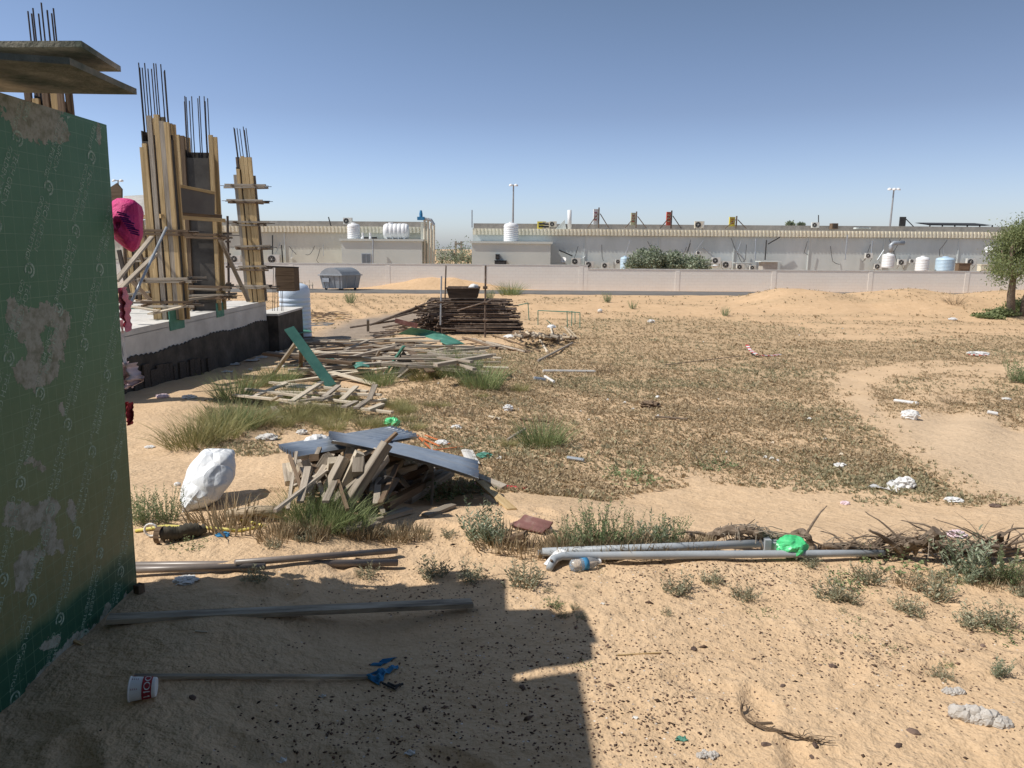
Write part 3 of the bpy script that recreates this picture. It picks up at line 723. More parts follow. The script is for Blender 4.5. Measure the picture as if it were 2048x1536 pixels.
def lump(px, py, L_, Wd, H_, label, seed, n=90, rz=0.):
    r = np.random.RandomState(seed); b0 = G(px, py); mb = MB(); import bmesh
    bm = bmesh.new(); bmesh.ops.create_icosphere(bm, subdivisions=2, radius=1); bv = [v.co.copy() for v in bm.verts]; bf = [[v.index for v in f.verts] for f in bm.faces]; bm.free()
    for i in range(n):
        t = r.rand()*2-1; w = (1-abs(t)**2.2)*.5+.35; a = r.rand()*6.28; rr = r.rand()**.5
        x = t*L_/2; y = math.cos(a)*rr*Wd/2*w; z = abs(math.sin(a))*rr*H_*w*.9
        s = (.010+.012*r.rand())*L_/.16
        X = x*math.cos(rz)-y*math.sin(rz); Y = x*math.sin(rz)+y*math.cos(rz); c = Vector((X, Y, z))
        vs = [b0+c+v*s*(1+.45*mnoise.noise(v*2.2+Vector((i*3.1, 0, 0)))) for v in bv]; mb.add(vs, bf)
    o = mb.build('concrete_lump', 'lump', loc=b0); return tag(o, label, 'concrete lump')
lump(1960, 1440, .17, .06, .045, 'larger knobbly grey lump of clumped mortar at lower right', 1, 170, rz=-.45)
lump(1907, 1385, .08, .035, .02, 'smaller crumbly pale lump above the larger one', 2, 60)
lump(1415, 1512, .07, .05, .012, 'flat whitish crumbs of mortar at the bottom edge', 3, 40)

# ------------------------------------------------------------------ generic bars
def plank(A, B, w, t, mat, name='plank', label=None, cat='plank', group=None, up=None, seg=4, bend=0., root=None):
    A = Vector(A); B = Vector(B)
    mb = MB(); d = B-A; L_ = d.length
    mb.bar((0, 0, 0), (L_, 0, 0), w, t, jit=.04, seg=seg, bend=bend, up=(0, 0, 1))
    me = bpy.data.meshes.new(name); me.from_pydata(mb.v, [], mb.f); me.materials.append(MAT[mat]); me.update()
    o = link(me, name); d.normalize(); u = Vector(up) if up else Vector((0, 0, 1))
    if abs(d.dot(u)) > .97: u = Vector((0, 1, 0))
    s_ = u.cross(d).normalized(); u2 = d.cross(s_)
    mm = Matrix.Identity(4)
    for i in range(3): mm[i][0] = d[i]; mm[i][1] = s_[i]; mm[i][2] = u2[i]
    off = Vector(root.location) if root is not None else Vector((0, 0, 0))
    mm.translation = A-off
    if root is not None: o.parent = root
    o.matrix_basis = mm
    if label: tag(o, label, cat, group)
    return o
def plk(x1, y1, h1, x2, y2, h2, w, t, mat, label, name='plank', cat='plank', group=None, up=None, bend=0.):
    return plank(G(x1, y1, h1), G(x2, y2, h2), w, t, mat, name, label, cat, group, up, bend=bend)

# ------------------------------------------------------------------ green plywood hut on the left
XP = -1.9; YF = 3.12
XP = PY(273, 1182, YF).x
ZT = PX(215, 243, XP).z
def hut():
    root = thing('plywood_hut', (XP-1.2, 1.5, 0), 'site hut clad in green film-faced plywood with printed grid, in shade at the left edge', 'hut')
    y0, y1 = -3.2, YF; yj = PX(8, 1100, XP).y
    M, t, b = nodes_of('printed_plywood', .5, .35)
    tc = N(t, 'ShaderNodeTexCoord').outputs['Object']; sx = N(t, 'ShaderNodeSeparateXYZ'); t.links.new(tc, sx.inputs[0])
    mid = noise_(t, tc, 3, 5, .6); fine = noise_(t, tc, 24, 5, .7)
    green = ramp(t, mid, [(.3, (.06, .175, .095)), (.7, (.09, .225, .13))])
    dust = ramp(t, fine, [(.3, (.16, .165, .075)), (.7, (.215, .205, .105))])
    zb = N(t, 'ShaderNodeMath', operation='ADD'); t.links.new(sx.outputs[2], zb.inputs[0])
    mm = N(t, 'ShaderNodeMath', operation='MULTIPLY'); t.links.new(mid, mm.inputs[0]); mm.inputs[1].default_value = .16; t.links.new(mm.outputs[0], zb.inputs[1])
    d1 = N(t, 'ShaderNodeMapRange'); t.links.new(zb.outputs[0], d1.inputs[0]); d1.inputs[1].default_value = 1.55; d1.inputs[2].default_value = .6
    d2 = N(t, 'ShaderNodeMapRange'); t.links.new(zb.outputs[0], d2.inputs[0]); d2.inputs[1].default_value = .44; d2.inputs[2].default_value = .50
    df = math_(t, 'MULTIPLY', d1.outputs[0], d2.outputs[0]); df = math_(t, 'MULTIPLY', df, .85)
    # clean dark band near the ground
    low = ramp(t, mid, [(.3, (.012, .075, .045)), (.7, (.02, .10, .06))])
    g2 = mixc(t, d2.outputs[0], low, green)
    c = mixc(t, df, g2, dust)
    def gridl(comp, per, off=0.):
        f = math_(t, 'FRACT', math_(t, 'MULTIPLY', math_(t, 'ADD', comp, 10+off), 1/per)); return math_(t, 'LESS_THAN', f, .045)
    gl = math_(t, 'MAXIMUM', gridl(sx.outputs[1], .05), gridl(sx.outputs[2], .055))
    gl = math_(t, 'MULTIPLY', gl, ramp(t, noise_(t, tc, 5, 4, .7), [(.35, (.15, .15, .15)), (.65, (.65, .65, .65))]))
    c = mixc(t, gl, c, (.22, .34, .24))
    at = N(t, 'ShaderNodeAttribute', attribute_name='mortar').outputs['Fac']
    ml = math_(t, 'GREATER_THAN', math_(t, 'ADD', at, math_(t, 'MULTIPLY', math_(t, 'SUBTRACT', noise_(t, tc, 26, 5, .65), .5), 1.5)), .5)
    c = mixc(t, math_(t, 'MULTIPLY', ml, .9), c, ramp(t, fine, [(.35, (.22, .215, .16)), (.6, (.42, .41, .36)), (.8, (.15, .2, .13))]))
    t.links.new(c, b.inputs['Base Color'])
    rg = N(t, 'ShaderNodeMapRange'); t.links.new(ml, rg.inputs[0]); rg.inputs[3].default_value = .5; rg.inputs[4].default_value = .95; t.links.new(rg.outputs[0], b.inputs['Roughness'])
    nb = bump_(t, None, ml, .7, .004); bump_(t, b, fine, .25, .004, nb)
    MAT['printed_plywood'] = M
    Mp, t, b = nodes_of('panel_print', .6, .3); b.inputs['Base Color'].default_value = (.44, .58, .47, 1)
    tc = N(t, 'ShaderNodeTexCoord').outputs['Object']; n = noise_(t, tc, 30, 5, .75)
    tr = N(t, 'ShaderNodeBsdfTransparent'); mx = N(t, 'ShaderNodeMixShader')
    t.links.new(ramp(t, n, [(.36, (.2, .2, .2)), (.62, (.9, .9, .9))]), mx.inputs[0]); t.links.new(tr.outputs[0], mx.inputs[1]); t.links.new(b.outputs[0], mx.inputs[2])
    t.links.new(mx.outputs[0], t.nodes['Material Output'].inputs[0]); MAT['panel_print'] = Mp
    # lettering geometry in (u,v)
    def textmesh(s, size):
        cu = bpy.data.curves.new('t', 'FONT'); cu.body = s; cu.size = size; cu.resolution_u = 2; ob = bpy.data.objects.new('t', cu); COL.objects.link(ob)
        dg = bpy.context.evaluated_depsgraph_get(); me = ob.evaluated_get(dg).to_mesh()
        V = [(v.co.x, v.co.y) for v in me.vertices]; Fs = [tuple(p.vertices) for p in me.polygons]
        ob.evaluated_get(dg).to_mesh_clear(); bpy.data.objects.remove(ob); return V, Fs
    l1 = textmesh('TECH GREEN', .034); l2 = textmesh('GOLDEN PRESTIGE', .030)
    lets = []
    for (V, Fs), oy in ((l1, .006), (l2, -.026)): lets.append(([(x, y+oy) for x, y in V], Fs))
    # round swirl emblem just before the words
    sw = []; sf = []
    for k in range(15):
        a = .5+k*.36; r1 = .027; r2_ = .019
        sw += [(-.045+r1*math.cos(a), .004+r1*math.sin(a)), (-.045+r2_*math.cos(a), .004+r2_*math.sin(a))]
        if k: o = 2*k; sf.append((o-2, o-1, o+1, o))
    o = len(sw)
    for k in range(9):
        a = -.6+k*.5; sw += [(-.045+.013*math.cos(a), .004+.013*math.sin(a)), (-.045+.006*math.cos(a), .004+.006*math.sin(a))]
        if k: q = o+2*k; sf.append((q-2, q-1, q+1, q))
    lets.append((sw, sf))
    ang = R_(180+62)
    def panel(name, ya, yb, x, za, zb_, thick=.018):
        ny = max(2, int((yb-ya)/.02)); nz = int((zb_-za)/.02); Y = np.linspace(ya, yb, ny+1); Z = np.linspace(za, zb_, nz+1)
        yy, zz = np.meshgrid(Y, Z, indexing='ij'); V = np.stack([np.full(yy.shape, x)+.006*fbm(yy*1.3, zz*1.3, 3, 2), yy, zz], -1).reshape(-1, 3)
        I = np.arange((ny+1)*(nz+1)).reshape(ny+1, nz+1); Fi = np.stack([I[:-1, :-1], I[1:, :-1], I[1:, 1:], I[:-1, 1:]], -1).reshape(-1, 4)
        mb = MB(); mb.v = [tuple(v) for v in V]; mb.f = [tuple(int(k) for k in f) for f in Fi]; mb.m = [0]*len(mb.f)
        mb.box((x-thick/2-.009, (ya+yb)/2, (za+zb_)/2), (thick, yb-ya-.002, zb_-za-.002), 1)
        row = 0; cu_, su_ = math.cos(ang), math.sin(ang)
        for iu in range(-22, 22):
            for iv in range(-2, 9):
                yc = yj+.06+iu*.145; zc = iv*.44+(.22 if iu % 2 else 0)+iu*.07 % .44
                for V2, Fs in lets:
                    pts = [(yc+px*cu_-py*su_, zc+px*su_+py*cu_) for px, py in V2]
                    for f in Fs:
                        if all(ya+.004 < pts[i][0] < yb-.004 and za+.01 < pts[i][1] < zb_-.004 for i in f):
                            q = [(x+.006*float(0)+.0045, pts[i][0], pts[i][1]) for i in f]; mb.add(q, [tuple(range(len(q)))], 2)
        ob = mb.build(name, ['printed_plywood', 'ply_rim', 'panel_print'], root)
        # follow the panel's slight warp
        me = ob.data; n = len(me.vertices); co = np.empty(n*3, np.float32); me.vertices.foreach_get('co', co); co = co.reshape(-1, 3)
        wy = co[:, 1]+root.location.y; wz = co[:, 2]+root.location.z; k0 = len(V)+8
        co[k0:, 0] = (x-root.location.x)+.006*fbm(wy[k0:]*1.3, wz[k0:]*1.3, 3, 2)+.0015; me.vertices.foreach_set('co', co.ravel())
        mo = np.zeros(n)
        def stroke(pts, w, s=1.):
            P = [PX(a, b_, XP) for a, b_ in pts]; ay = co[:, 1]+root.location.y; az = co[:, 2]+root.location.z
            for a, b_ in zip(P[:-1], P[1:]):
                ab = np.array([b_.y-a.y, b_.z-a.z]); L2 = (ab**2).sum()+1e-9
                tt = np.clip(((ay-a.y)*ab[0]+(az-a.z)*ab[1])/L2, 0, 1); dd = np.hypot(ay-a.y-tt*ab[0], az-a.z-tt*ab[1])
                mo[:] = np.maximum(mo, s*np.clip(1.1-dd/w*.75, 0, 1))
        stroke([(35, 625), (70, 610), (105, 622), (97, 650), (92, 690)], .055)
        stroke([(0, 605), (20, 630), (40, 640), (48, 690)], .06); stroke([(20, 728), (50, 738), (85, 722)], .05)
        stroke([(0, 230), (40, 240), (95, 245)], .05); stroke([(0, 180), (55, 190)], .12, 1.1)
        stroke([(166, 235), (170, 270)], .02, .9); stroke([(0, 1010), (50, 1020), (92, 1000)], .06); stroke([(85, 1040), (92, 1075)], .05); stroke([(30, 1120), (60, 1095), (30, 1150)], .05, .9)
        stroke([(105, 795), (110, 812)], .02, .8); stroke([(128, 995), (135, 1015)], .03, .9); stroke([(110, 1070), (116, 1085)], .02, .9); stroke([(40, 905), (70, 920)], .03, .7)
        stroke([(80, 1280), (110, 1265)], .03, .8); stroke([(60, 1370), (130, 1290), (180, 1255)], .06, .8); stroke([(200, 1230), (212, 1200)], .03, .95); stroke([(236, 1200), (250, 1185)], .03, .9); stroke([(30, 1430), (60, 1400)], .05, .8)
        setatt(me, 'mortar', mo); return ob
    panel('plywood_sheet', yj+.003, y1, XP, -.06, ZT)
    panel('plywood_sheet', y0, yj-.004, XP+.012, -.02, ZT+.02)
    mb = MB()
    for yy_ in (y1-.03, yj-.03, 1.3, 0., -1.5, -3.1): mb.bar((XP-.075, yy_, -.2), (XP-.075, yy_, ZT-.02), .05, .08)
    mb.bar((XP-.075, y0, .25), (XP-.075, y1-.06, .25), .045, .08)
    mb.build('stud_frame', 'wood_grey', root)
    mb = MB(); mb.box((XP-1.3, 1.75, ZT/2-.05), (2.3, .03, ZT)); mb.box((XP-2.5, -.65, ZT/2), (.03, 4.8, ZT)); mb.build('rear_wall', 'ply_green', root)
    mb = MB(); mb.box((XP-1.33, -.45, ZT-.03), (2.5, 4.4, .03)); mb.build('roof', 'ply_grey', root)
    mb = MB(); mb.box((.25, -.85, 2.75), (4.9, 4.5, .03)); mb.build('added_sky_block_roof', 'ply_grey', root)  # unseen roof over the camera, added to keep sky light off the foreground
    mb = MB(); mb.box((.3, -3.1, 1.3), (5.0, .03, 2.85)); mb.build('added_sky_block_wall', 'ply_green', root)  # unseen wall behind the camera, added to cut sky fill in the shade
    mb = MB(); mb.box((XP-.56, -.53, 2.66), (.02, 5.24, 1.26)); mb.build('added_shadow_caster', 'ply_green', root)  # out-of-frame board added to cast the right edge of the ground shadow
    root.rotation_euler = (0, R_(1.5), 0)
    return root
hut()
# two offcut sheets lying on the hut top and poking out
def loose_sheet(name, pts, th, label):
    mb = MB(); mb.quadsheet(pts, 30, 10, th, lambda u, v: .006*math.sin(5*u+2*v)); 
    o = mb.build(name, 'ply_under'); tag(o, label, 'plywood sheet'); return o
ZU, ZL = ZT+.12, ZT+.03
a1 = PZ(241, 129, ZU); a2 = PZ(163, 84, ZU)
loose_sheet('plywood_offcut', [(a1.x-1.9, a1.y+.02, ZU+.01), (a1.x, a1.y, ZU), (a2.x, a2.y, ZU), (a2.x-1.9, a2.y, ZU+.01)], .019, 'upper of two weathered plywood sheets poking out over the hut top')
b1 = Vector((-1.33, 2.70, ZL))
loose_sheet('plywood_offcut', [(b1.x-1.9, b1.y+.10, ZL+.03), (b1.x, b1.y, ZL), (b1.x-.03, b1.y-.34, ZL+.01), (b1.x-1.9, b1.y-.9, ZL+.04)], .02, 'lower of two weathered plywood sheets poking out over the hut top')
plk(272, 1180, .02, 284, 1174, .02, .035, .04, 'wood_brown', 'short brown block at the foot of the hut corner', name='wood_block', cat='wood block')
plk(135, 1275, .02, 165, 1290, .0, .012, .008, 'wood_tan', 'thin orange-brown sliver leaning at the foot of the hut wall', name='wood_sliver', cat='wood sliver')
#PART3
# ------------------------------------------------------------------ rags and bag hanging at the hut's far edge
def hang(name, px0, py0, px1, py1, mat, label, cat, seed, y=None, thick=.05):
    y = y or YF+.05; a = PY(px0, py0, y); b = PY(px1, py1, y); W_ = b.x-a.x; H_ = a.z-b.z; nu, nv = 16, 30; vs = []
    for sgn in (1, -1):
        for i in range(nu+1):
            for j in range(nv+1):
                u, v = i/nu, j/nv; n1 = mnoise.noise(Vector((v*2.2, seed, u))); n2 = mnoise.noise(Vector((v*7, seed*2, u*2)))
                w = (.45+.55*math.sin(math.pi*min(1, .25+v*.8)))*(1+.5*n1)
                x = a.x+W_*(.5+(u-.5)*w*1.3)+W_*.25*n1; z = a.z-H_*v+(.10*H_*mnoise.noise(Vector((u*5, seed, 9))) if v > .7 else 0)
                yy = y+thick*(.45*math.sin(9*u+3*v+seed)+.6*n2)+sgn*.0035; vs.append((x, yy, z))
    N_ = (nu+1)*(nv+1); fs = []
    for i in range(nu):
        for j in range(nv):
            q = (i*(nv+1)+j, (i+1)*(nv+1)+j, (i+1)*(nv+1)+j+1, i*(nv+1)+j+1); fs.append(q); fs.append(tuple(N_+k for k in reversed(q)))
    mb = MB(); mb.add(vs, fs); return tag(mb.build(name, mat, smooth=True), label, cat)
def pink_bag():
    pts = [(220, 394), (274, 398), (277, 430), (281, 470), (268, 508), (246, 494), (218, 470)]
    P = [PY(a, b, YF+.10) for a, b in pts]; c = sum(P, Vector())/len(P); n = 28; mb = MB(); rings = 8
    # outline swept to a cushion with real depth
    out = []
    for i in range(n):
        f = i/n*len(P); k = int(f); t = f-k; out.append(P[k % len(P)]*(1-t)+P[(k+1) % len(P)]*t)
    for _ in range(2): out = [(out[i-1]+out[i]*2+out[(i+1) % n])/4 for i in range(n)]
    vs = []
    for s in (-1, 1):
        for r in range(rings):
            q = (r+ (0 if s < 0 else 0))/rings
            for i, p in enumerate(out):
                d = math.sqrt(max(0, 1-(1-q)**2)); pp = c+(p-c)*(1-q if q else 1)
                nz = (.5-abs(mnoise.noise(Vector((pp.x*10, pp.y*6, pp.z*5)))))*.085+mnoise.noise(pp*22)*.018
                vs.append((pp.x, pp.y+s*(.075*d)+nz*d, pp.z))
    m = len(out); fs = []
    for s in range(2):
        o = s*rings*m
        for r in range(rings-1):
            for i in range(m):
                q = (o+r*m+i, o+r*m+(i+1) % m, o+(r+1)*m+(i+1) % m, o+(r+1)*m+i); fs.append(q if s else tuple(reversed(q)))
        fs.append(tuple(o+(rings-1)*m+i for i in range(m)))
    mb.add(vs, fs)
    root = thing('pink_bag', P[0], 'crumpled magenta plastic bag with violet stripes hanging at the hut corner', 'bag')
    mb.build('bag_body', 'bag_pink', root, smooth=True)
    mb = MB()
    for k in range(10):
        x0 = 234+k*3.0; y0 = 424+k*4.6
        a = PY(x0, y0, YF+.012); b = PY(x0+20+3*math.sin(k*2), y0+5, YF+.012)
        mb.bar(a, b, .006, .004, up=(0, 1, 0), seg=3, bend=.003)
    mb.build('stripe_print', 'stripe_violet', root)
pink_bag()
hang('rag', 242, 575, 260, 660, 'cloth_pink', 'salmon pink rag hanging on the hut edge beside the concrete wall', 'rag', 3)
hang('rag', 240, 725, 276, 775, 'cloth_palepink', 'torn pale pink rag hanging on the hut edge above the sand', 'rag', 4)
hang('rag', 248, 805, 266, 850, 'cloth_red', 'dark red rag hanging lowest on the hut edge', 'rag', 5, thick=.03)
hang('rag', 243, 640, 250, 730, 'bag_white', 'thin white strip of plastic hanging on the hut edge', 'plastic strip', 6, thick=.02)

# ------------------------------------------------------------------ foundation and formwork
XF = -7.0; ZS = PX(245, 662, XF).z; YA = 9.5; YB = PX(531, 595, XF).y
def foundation():
    root = thing('foundation_wall', (XF, (YA+YB)/2, -1.2), 'long concrete foundation wall coated black with bitumen below, columns rising from it', 'foundation')
    n = 60; mb = MB()
    mb.box(((XF-9), (YA+YB)/2, ZS-.06), (18, YB-YA, .12)); mb.box((XF-.15, (YA+YB)/2, ZS-.36), (.3, YB-YA, .5)); mb.build('concrete_band', 'concrete_pale', root)
    mb = MB(); Y = np.linspace(YA, YB, 120)
    top = [ZS-.52+.07*float(fbm(y*1.5, 0, 9, 3))*2+(.03 if i % 2 else 0) for i, y in enumerate(Y)]
    vs = []; fs = []
    for y, z in zip(Y, top): vs += [(XF+.012, y, z), (XF+.03, y, z-.02), (XF+.03, y, -1.7)]
    for i in range(119):
        o = i*3; fs += [(o, o+3, o+4, o+1), (o+1, o+4, o+5, o+2)]
    mb.add(vs, fs); mb.box((XF-.15, (YA+YB)/2, -1.2), (.34, YB-YA-.02, 1.2)); mb.build('bitumen_coat', 'bitumen', root)
    mb = MB(); y = YA; r = random.Random(4)
    while y < 16.6:
        w = r.uniform(.12, .3); h = r.uniform(.34, .5)*(1-.035*(y-11)); g = float(gz(XF, y))
        if r.random() > .12: mb.box((XF+.05+r.uniform(0, .03), y+w/2, g+h/2-.1), (.03, w-.02, h+.2))
        y += w
    mb.build('shutter_boards', 'wood_dark', root)
    for (a, b_, c, d) in ((336, 622, 368, 655), (431, 607, 447, 632)):
        p = PX(a, b_, XF); q = PX(c, d, XF); mb = MB(); mb.box((XF+.012, (p.y+q.y)/2, (p.z+q.z)/2), (.02, abs(q.y-p.y), abs(p.z-q.z))); mb.build('green_patch', 'ply_green', root)
    # low wing beyond the corner
    mb = MB(); c = PX(565, 622, -6.85); mb.box((-7.05, YB+1.3, c.z-.03), (.75, 2.5, .06)); mb.build('ledge', 'concrete_pale', root)
    mb = MB(); mb.box((-7.05, YB+1.3, c.z-.9), (.69, 2.45, 1.66)); mb.build('ledge_base', 'bitumen', root)
foundation()
FR = random.Random(12)
def column(px_l, px_r, y, py_rebar, py_top, z0, nreb, label, walers, ply=True, tops=None, lean=0., ufs=(-.5, -.28, .05, .3, .5), cols=('wood_tan', 'wood_tan', 'wood_tan', 'wood_grey', 'wood_brown')):
    yF = y; a = PY(px_l, 560, y); b = PY(px_r, 560, y); w = b.x-a.x; cx = (a.x+b.x)/2
    zt = PY((px_l+px_r)/2, py_top, y).z; zr = PY((px_l+px_r)/2, py_rebar, y).z
    root = thing('column_formwork', (cx, y, z0), label, 'column formwork', 'timber column forms on the foundation')
    d = max(w*.45, .28)
    def lx(z): return lean*(z-z0)
    if ply:
        mb = MB()
        for s, hh in ((1, -.35), (-1, -.5)):
            mb.bar((cx, y+s*d*.34, z0), (cx+lx(zt+hh), y+s*d*.34, zt+hh), w*.72, .02, up=(0, 1, 0))
        mb.bar((cx-w*.36, y, z0), (cx-w*.36+lx(zt-.3), y, zt-.3), .02, d*.68, up=(0, 1, 0)); mb.bar((cx+w*.36, y, z0), (cx+w*.36+lx(zt-.45), y, zt-.45), .02, d*.68, up=(0, 1, 0))
        mb.build('plywood_faces', 'ply_dark', root)
    # upright timbers
    ks = []
    for s in (-1, 1):
        for f in ufs:
            ks.append((cx+w*f, y+s*d*.42))
    for i, (x, yy) in enumerate(ks):
        h = zt-FR.choice([0, .02, .05, .35, .5]) if not tops else zt-tops[i % len(tops)]
        o = plank((x, yy, z0+FR.uniform(-.02, .03)), (x+lx(h)+FR.uniform(-.02, .02), yy, h), .095, .05, FR.choice(cols), 'upright_timber', up=(0, 1, 0), root=root)
    for i in range(nreb):
        a_ = i/nreb*6.28; x = cx+w*.34*math.cos(a_)+FR.uniform(-.03, .03); yy = y+d*.25*math.sin(a_)
        zz = zr-FR.uniform(0, .18); mb = MB(); mb.tube([(x, yy, z0+.05), (x+lx(zt)-.0, yy, zt), (x+lx(zr)*1.1, yy, zz)], .011, 6); mb.build('rebar', 'rebar', root)
    for pz in walers:
        z = PY((px_l+px_r)/2, pz, y).z; x0 = lx(z)
        for s in (-1, 1):
            for k in range(2):
                plank((cx+x0-w*.5-FR.uniform(.08, .3), y+s*(d*.5+.04), z+k*.07-.03+FR.uniform(-.02, .02)), (cx+x0+w*.5+FR.uniform(.08, .34), y+s*(d*.5+.04), z+k*.07-.03+FR.uniform(-.03, .03)), .045, .05, FR.choice(['wood_grey', 'wood_brown', 'wood_grey']), 'clamp_timber', root=root)
            plank((cx+x0+s*(w*.5+.05), y-d*.5-.22, z+FR.uniform(-.04, .04)), (cx+x0+s*(w*.5+.05), y+d*.5+.2, z+FR.uniform(-.04, .04)), .045, .05, FR.choice(['wood_grey', 'wood_brown']), 'clamp_timber', root=root)
            mb = MB(); mb.tube([(cx+x0-w*.5-.4, y+s*(d*.5-.02), z+.02), (cx+x0+w*.5+.4, y+s*(d*.5-.02), z+.02)], .008, 5); mb.build('tie_rod', 'rebar', root)
    return root
column(303, 372, 15.2, 123, 232, ZS, 12, 'tallest column form of pale timbers, leftmost one standing clear of the hut', [465, 562, 616-8], tops=[.62, .55, 0.02, .0, .12, .14], lean=.0, ufs=(-.36, -.26, -.1, .1, .26, .38), cols=('wood_tan', 'wood_tan', 'wood_tan', 'wood_grey'))
column(376, 444, 17.4, 190, 272, ZS, 10, 'middle column form with dark plywood between timbers', [472, 575, 595-2], tops=[.0, .02, .0], lean=.012, ufs=(-.45, -.34, .44), cols=('wood_tan', 'wood_tan', 'wood_brown'))
column(494, 530, 20.2, 250, 312, ZS, 7, 'slimmest column form on the far corner of the foundation', [374, 404, 448, 496, 536, 574], lean=-.04, ufs=(-.42, -.25, 0, .25, .4))
column(108, 168, 11.6, 3, 152, ZS, 9, 'column form behind the hut, only its bars and tops showing above the sheets', [400, 500], lean=.0)
column(262, 296, 21, 372, 440, ZS, 0, 'short form of weathered boards behind the pink bag', [470, 520], ply=True)
# board box between first two columns
def box_form():
    a = PY(356, 376, 16.0); b = PY(428, 430, 16.4)
    root = thing('board_box', ((a.x+b.x)/2, 16.2, b.z), 'dark grey board panel with timber rim fixed between two column forms', 'panel')
    mb = MB(); mb.quadsheet([PY(357, 372, 16), PY(429, 388, 16.4), PY(429, 430, 16.4), PY(357, 424, 16)], 6, 4, .03); mb.build('board_panel', 'ply_grey', root)
    plank(PY(355, 371, 15.97), PY(430, 386, 16.36), .05, .06, 'wood_tan', 'top_rail', root=root); plank(PY(320, 432, 15.0), PY(450, 441, 16.2), .05, .08, 'wood_tan', 'bottom_rail', root=root)
    plank(PY(352, 425, 16.3), PY(444, 434, 16.7), .05, .1, 'wood_brown', 'back_rail', root=root)
box_form()
for a, b_, w, t_, mt, lb in [((232, 562, 13), (304, 474, 14.6), .09, .05, 'wood_grey', 'upper diagonal timber brace running into the tallest column form'),
   ((234, 584, 13), (312, 508, 14.6), .09, .05, 'wood_grey', 'lower diagonal timber brace running into the tallest column form'),
   ((440, 478, 17.2), (497, 602, 18.4), .09, .05, 'wood_grey', 'long timber brace leaning right of the middle column form'),
   ((270, 425, 17), (300, 500, 17), .09, .05, 'wood_brown', 'brown prop slanting behind the tallest column form, upper one'),
   ((268, 470, 17.5), (318, 615, 17.5), .09, .05, 'wood_brown', 'long brown prop slanting down behind the tallest column form'),
   ((238, 500, 18), (262, 610, 18), .09, .06, 'wood_dark', 'dark prop slanting by the hut edge'),
   ((262, 560, 17), (300, 600, 16.5), .09, .05, 'wood_brown', 'short brown strut low behind the timber braces'),
   ((405, 500, 17.9), (450, 478, 18.2), .07, .04, 'wood_brown', 'short cross strut between the two big column forms'),
   ((240, 610, 14), (318, 622, 14), .12, .03, 'wood_pale', 'pale board lying on the slab edge'),
   ((300, 628, 13.9), (372, 612, 15), .12, .03, 'wood_pale', 'board lying at the foot of the tallest column form'),
   ((370, 600, 16.8), (470, 588, 17.5), .1, .05, 'wood_grey', 'timber lying at the foot of the middle column form'),
   ((250, 590, 17), (300, 584, 17.2), .1, .05, 'wood_grey', 'grey timber lying on the slab behind the braces'),
   ((520, 532, 20.5), (597, 535, 20.7), .3, .03, 'wood_dark', 'thin dark board balanced on the stub behind the slim column form')]:
    plank(PY(*a), PY(*b_), w, t_, mt, 'timber_brace' if 'brace' in lb else 'timber', lb, 'timber')
mb = MB(); mb.tube([PX(246, 640, XF+.1), PY(333, 455, 14.8)], .026, 8); tag(mb.build('prop_pole', 'galv', smooth=True), 'pale steel pole propped against the tallest column form', 'pole')
for (a, b_) in ((432, 433), (437, 440), (455, 458)):
    mb = MB(); A_ = PY(a, 432, 18.6); B_ = PY(b_, 600, 18.6); mb.tube([A_, B_], .03, 6)
    for f in (.3, .45, .6, .8): mb.box(A_.lerp(B_, f), (.1, .1, .05))
    tag(mb.build('steel_prop', 'rust_tube'), 'rusty steel prop standing between the big column forms', 'prop', 'steel props between the column forms')
def stub():
    a = PY(556, 536, 21.3); b = PY(594, 566, 21.3)
    mb = MB(); mb.box(((a.x+b.x)/2, 21.3, (a.z+b.z)/2-.1), (b.x-a.x, .5, a.z-b.z+.25)); tag(mb.build('column_stub', 'wood_brown'), 'squat brown boarded column stub behind the slim column form', 'column stub')
    root = thing('starter_bars', PY(553, 622, 21.2), 'thin starter bars rising before the blue-white tank', 'rebar')
    for k, px in enumerate((545, 549, 555, 563, 566)):
        mb = MB(); mb.tube([PY(px, 622, 21.2), PY(px+(2 if k < 3 else -3), 536, 21.2)], .009, 5); mb.build('rebar', 'rebar', root)
stub()
# raised deck with grey top
mb = MB(); mb.quadsheet([PY(248, 392, 24), PY(318, 388, 24), PY(310, 432, 20), PY(240, 432, 20)], 10, 6, .1, lambda u, v: .12*math.sin(3*u)*math.sin(3*v)); tag(mb.build('raised_deck', 'concrete'), 'grey concrete-topped deck raised behind the pink bag', 'deck')
plank(PY(245, 432, 19.9), PY(300, 434, 19.9), .1, .1, 'wood_tan', 'deck_beam', 'pale beam along the front of the raised deck', 'beam')
mb = MB(); mb.add([PY(218, 376, 15), PY(233, 366, 15), PY(243, 378, 15), PY(243, 405, 15), PY(218, 410, 15)], [(0, 1, 2, 3, 4)]); vs = [(v[0], v[1]+.05, v[2]) for v in mb.v]; mb.add(vs, [(4, 3, 2, 1, 0)])
mb.f += [(0, 5, 6, 1), (1, 6, 7, 2), (2, 7, 8, 3)]; mb.m += [0]*3
tag(mb.build('pointed_board', 'wood_brown'), 'dark brown pointed board end above the pink bag', 'board')
for i in range(26):
    x = FR.uniform(-14, -7.6); y = FR.uniform(12, 19.5)
    if abs(x+8) < .4: continue
    a = FR.uniform(-.5, .5); L_ = FR.uniform(.8, 2.2)
    plank((x, y, ZS+.03+FR.uniform(0, .12)), (x+L_*math.cos(a)*.6, y+L_*math.sin(a), ZS+.05+FR.uniform(0, .1)), .1, .04, FR.choice(['wood_grey', 'wood_pale', 'wood_brown', 'ply_green']), 'scrap_board', 'loose scrap board lying on the foundation slab', 'board', 'scrap boards on the slab')
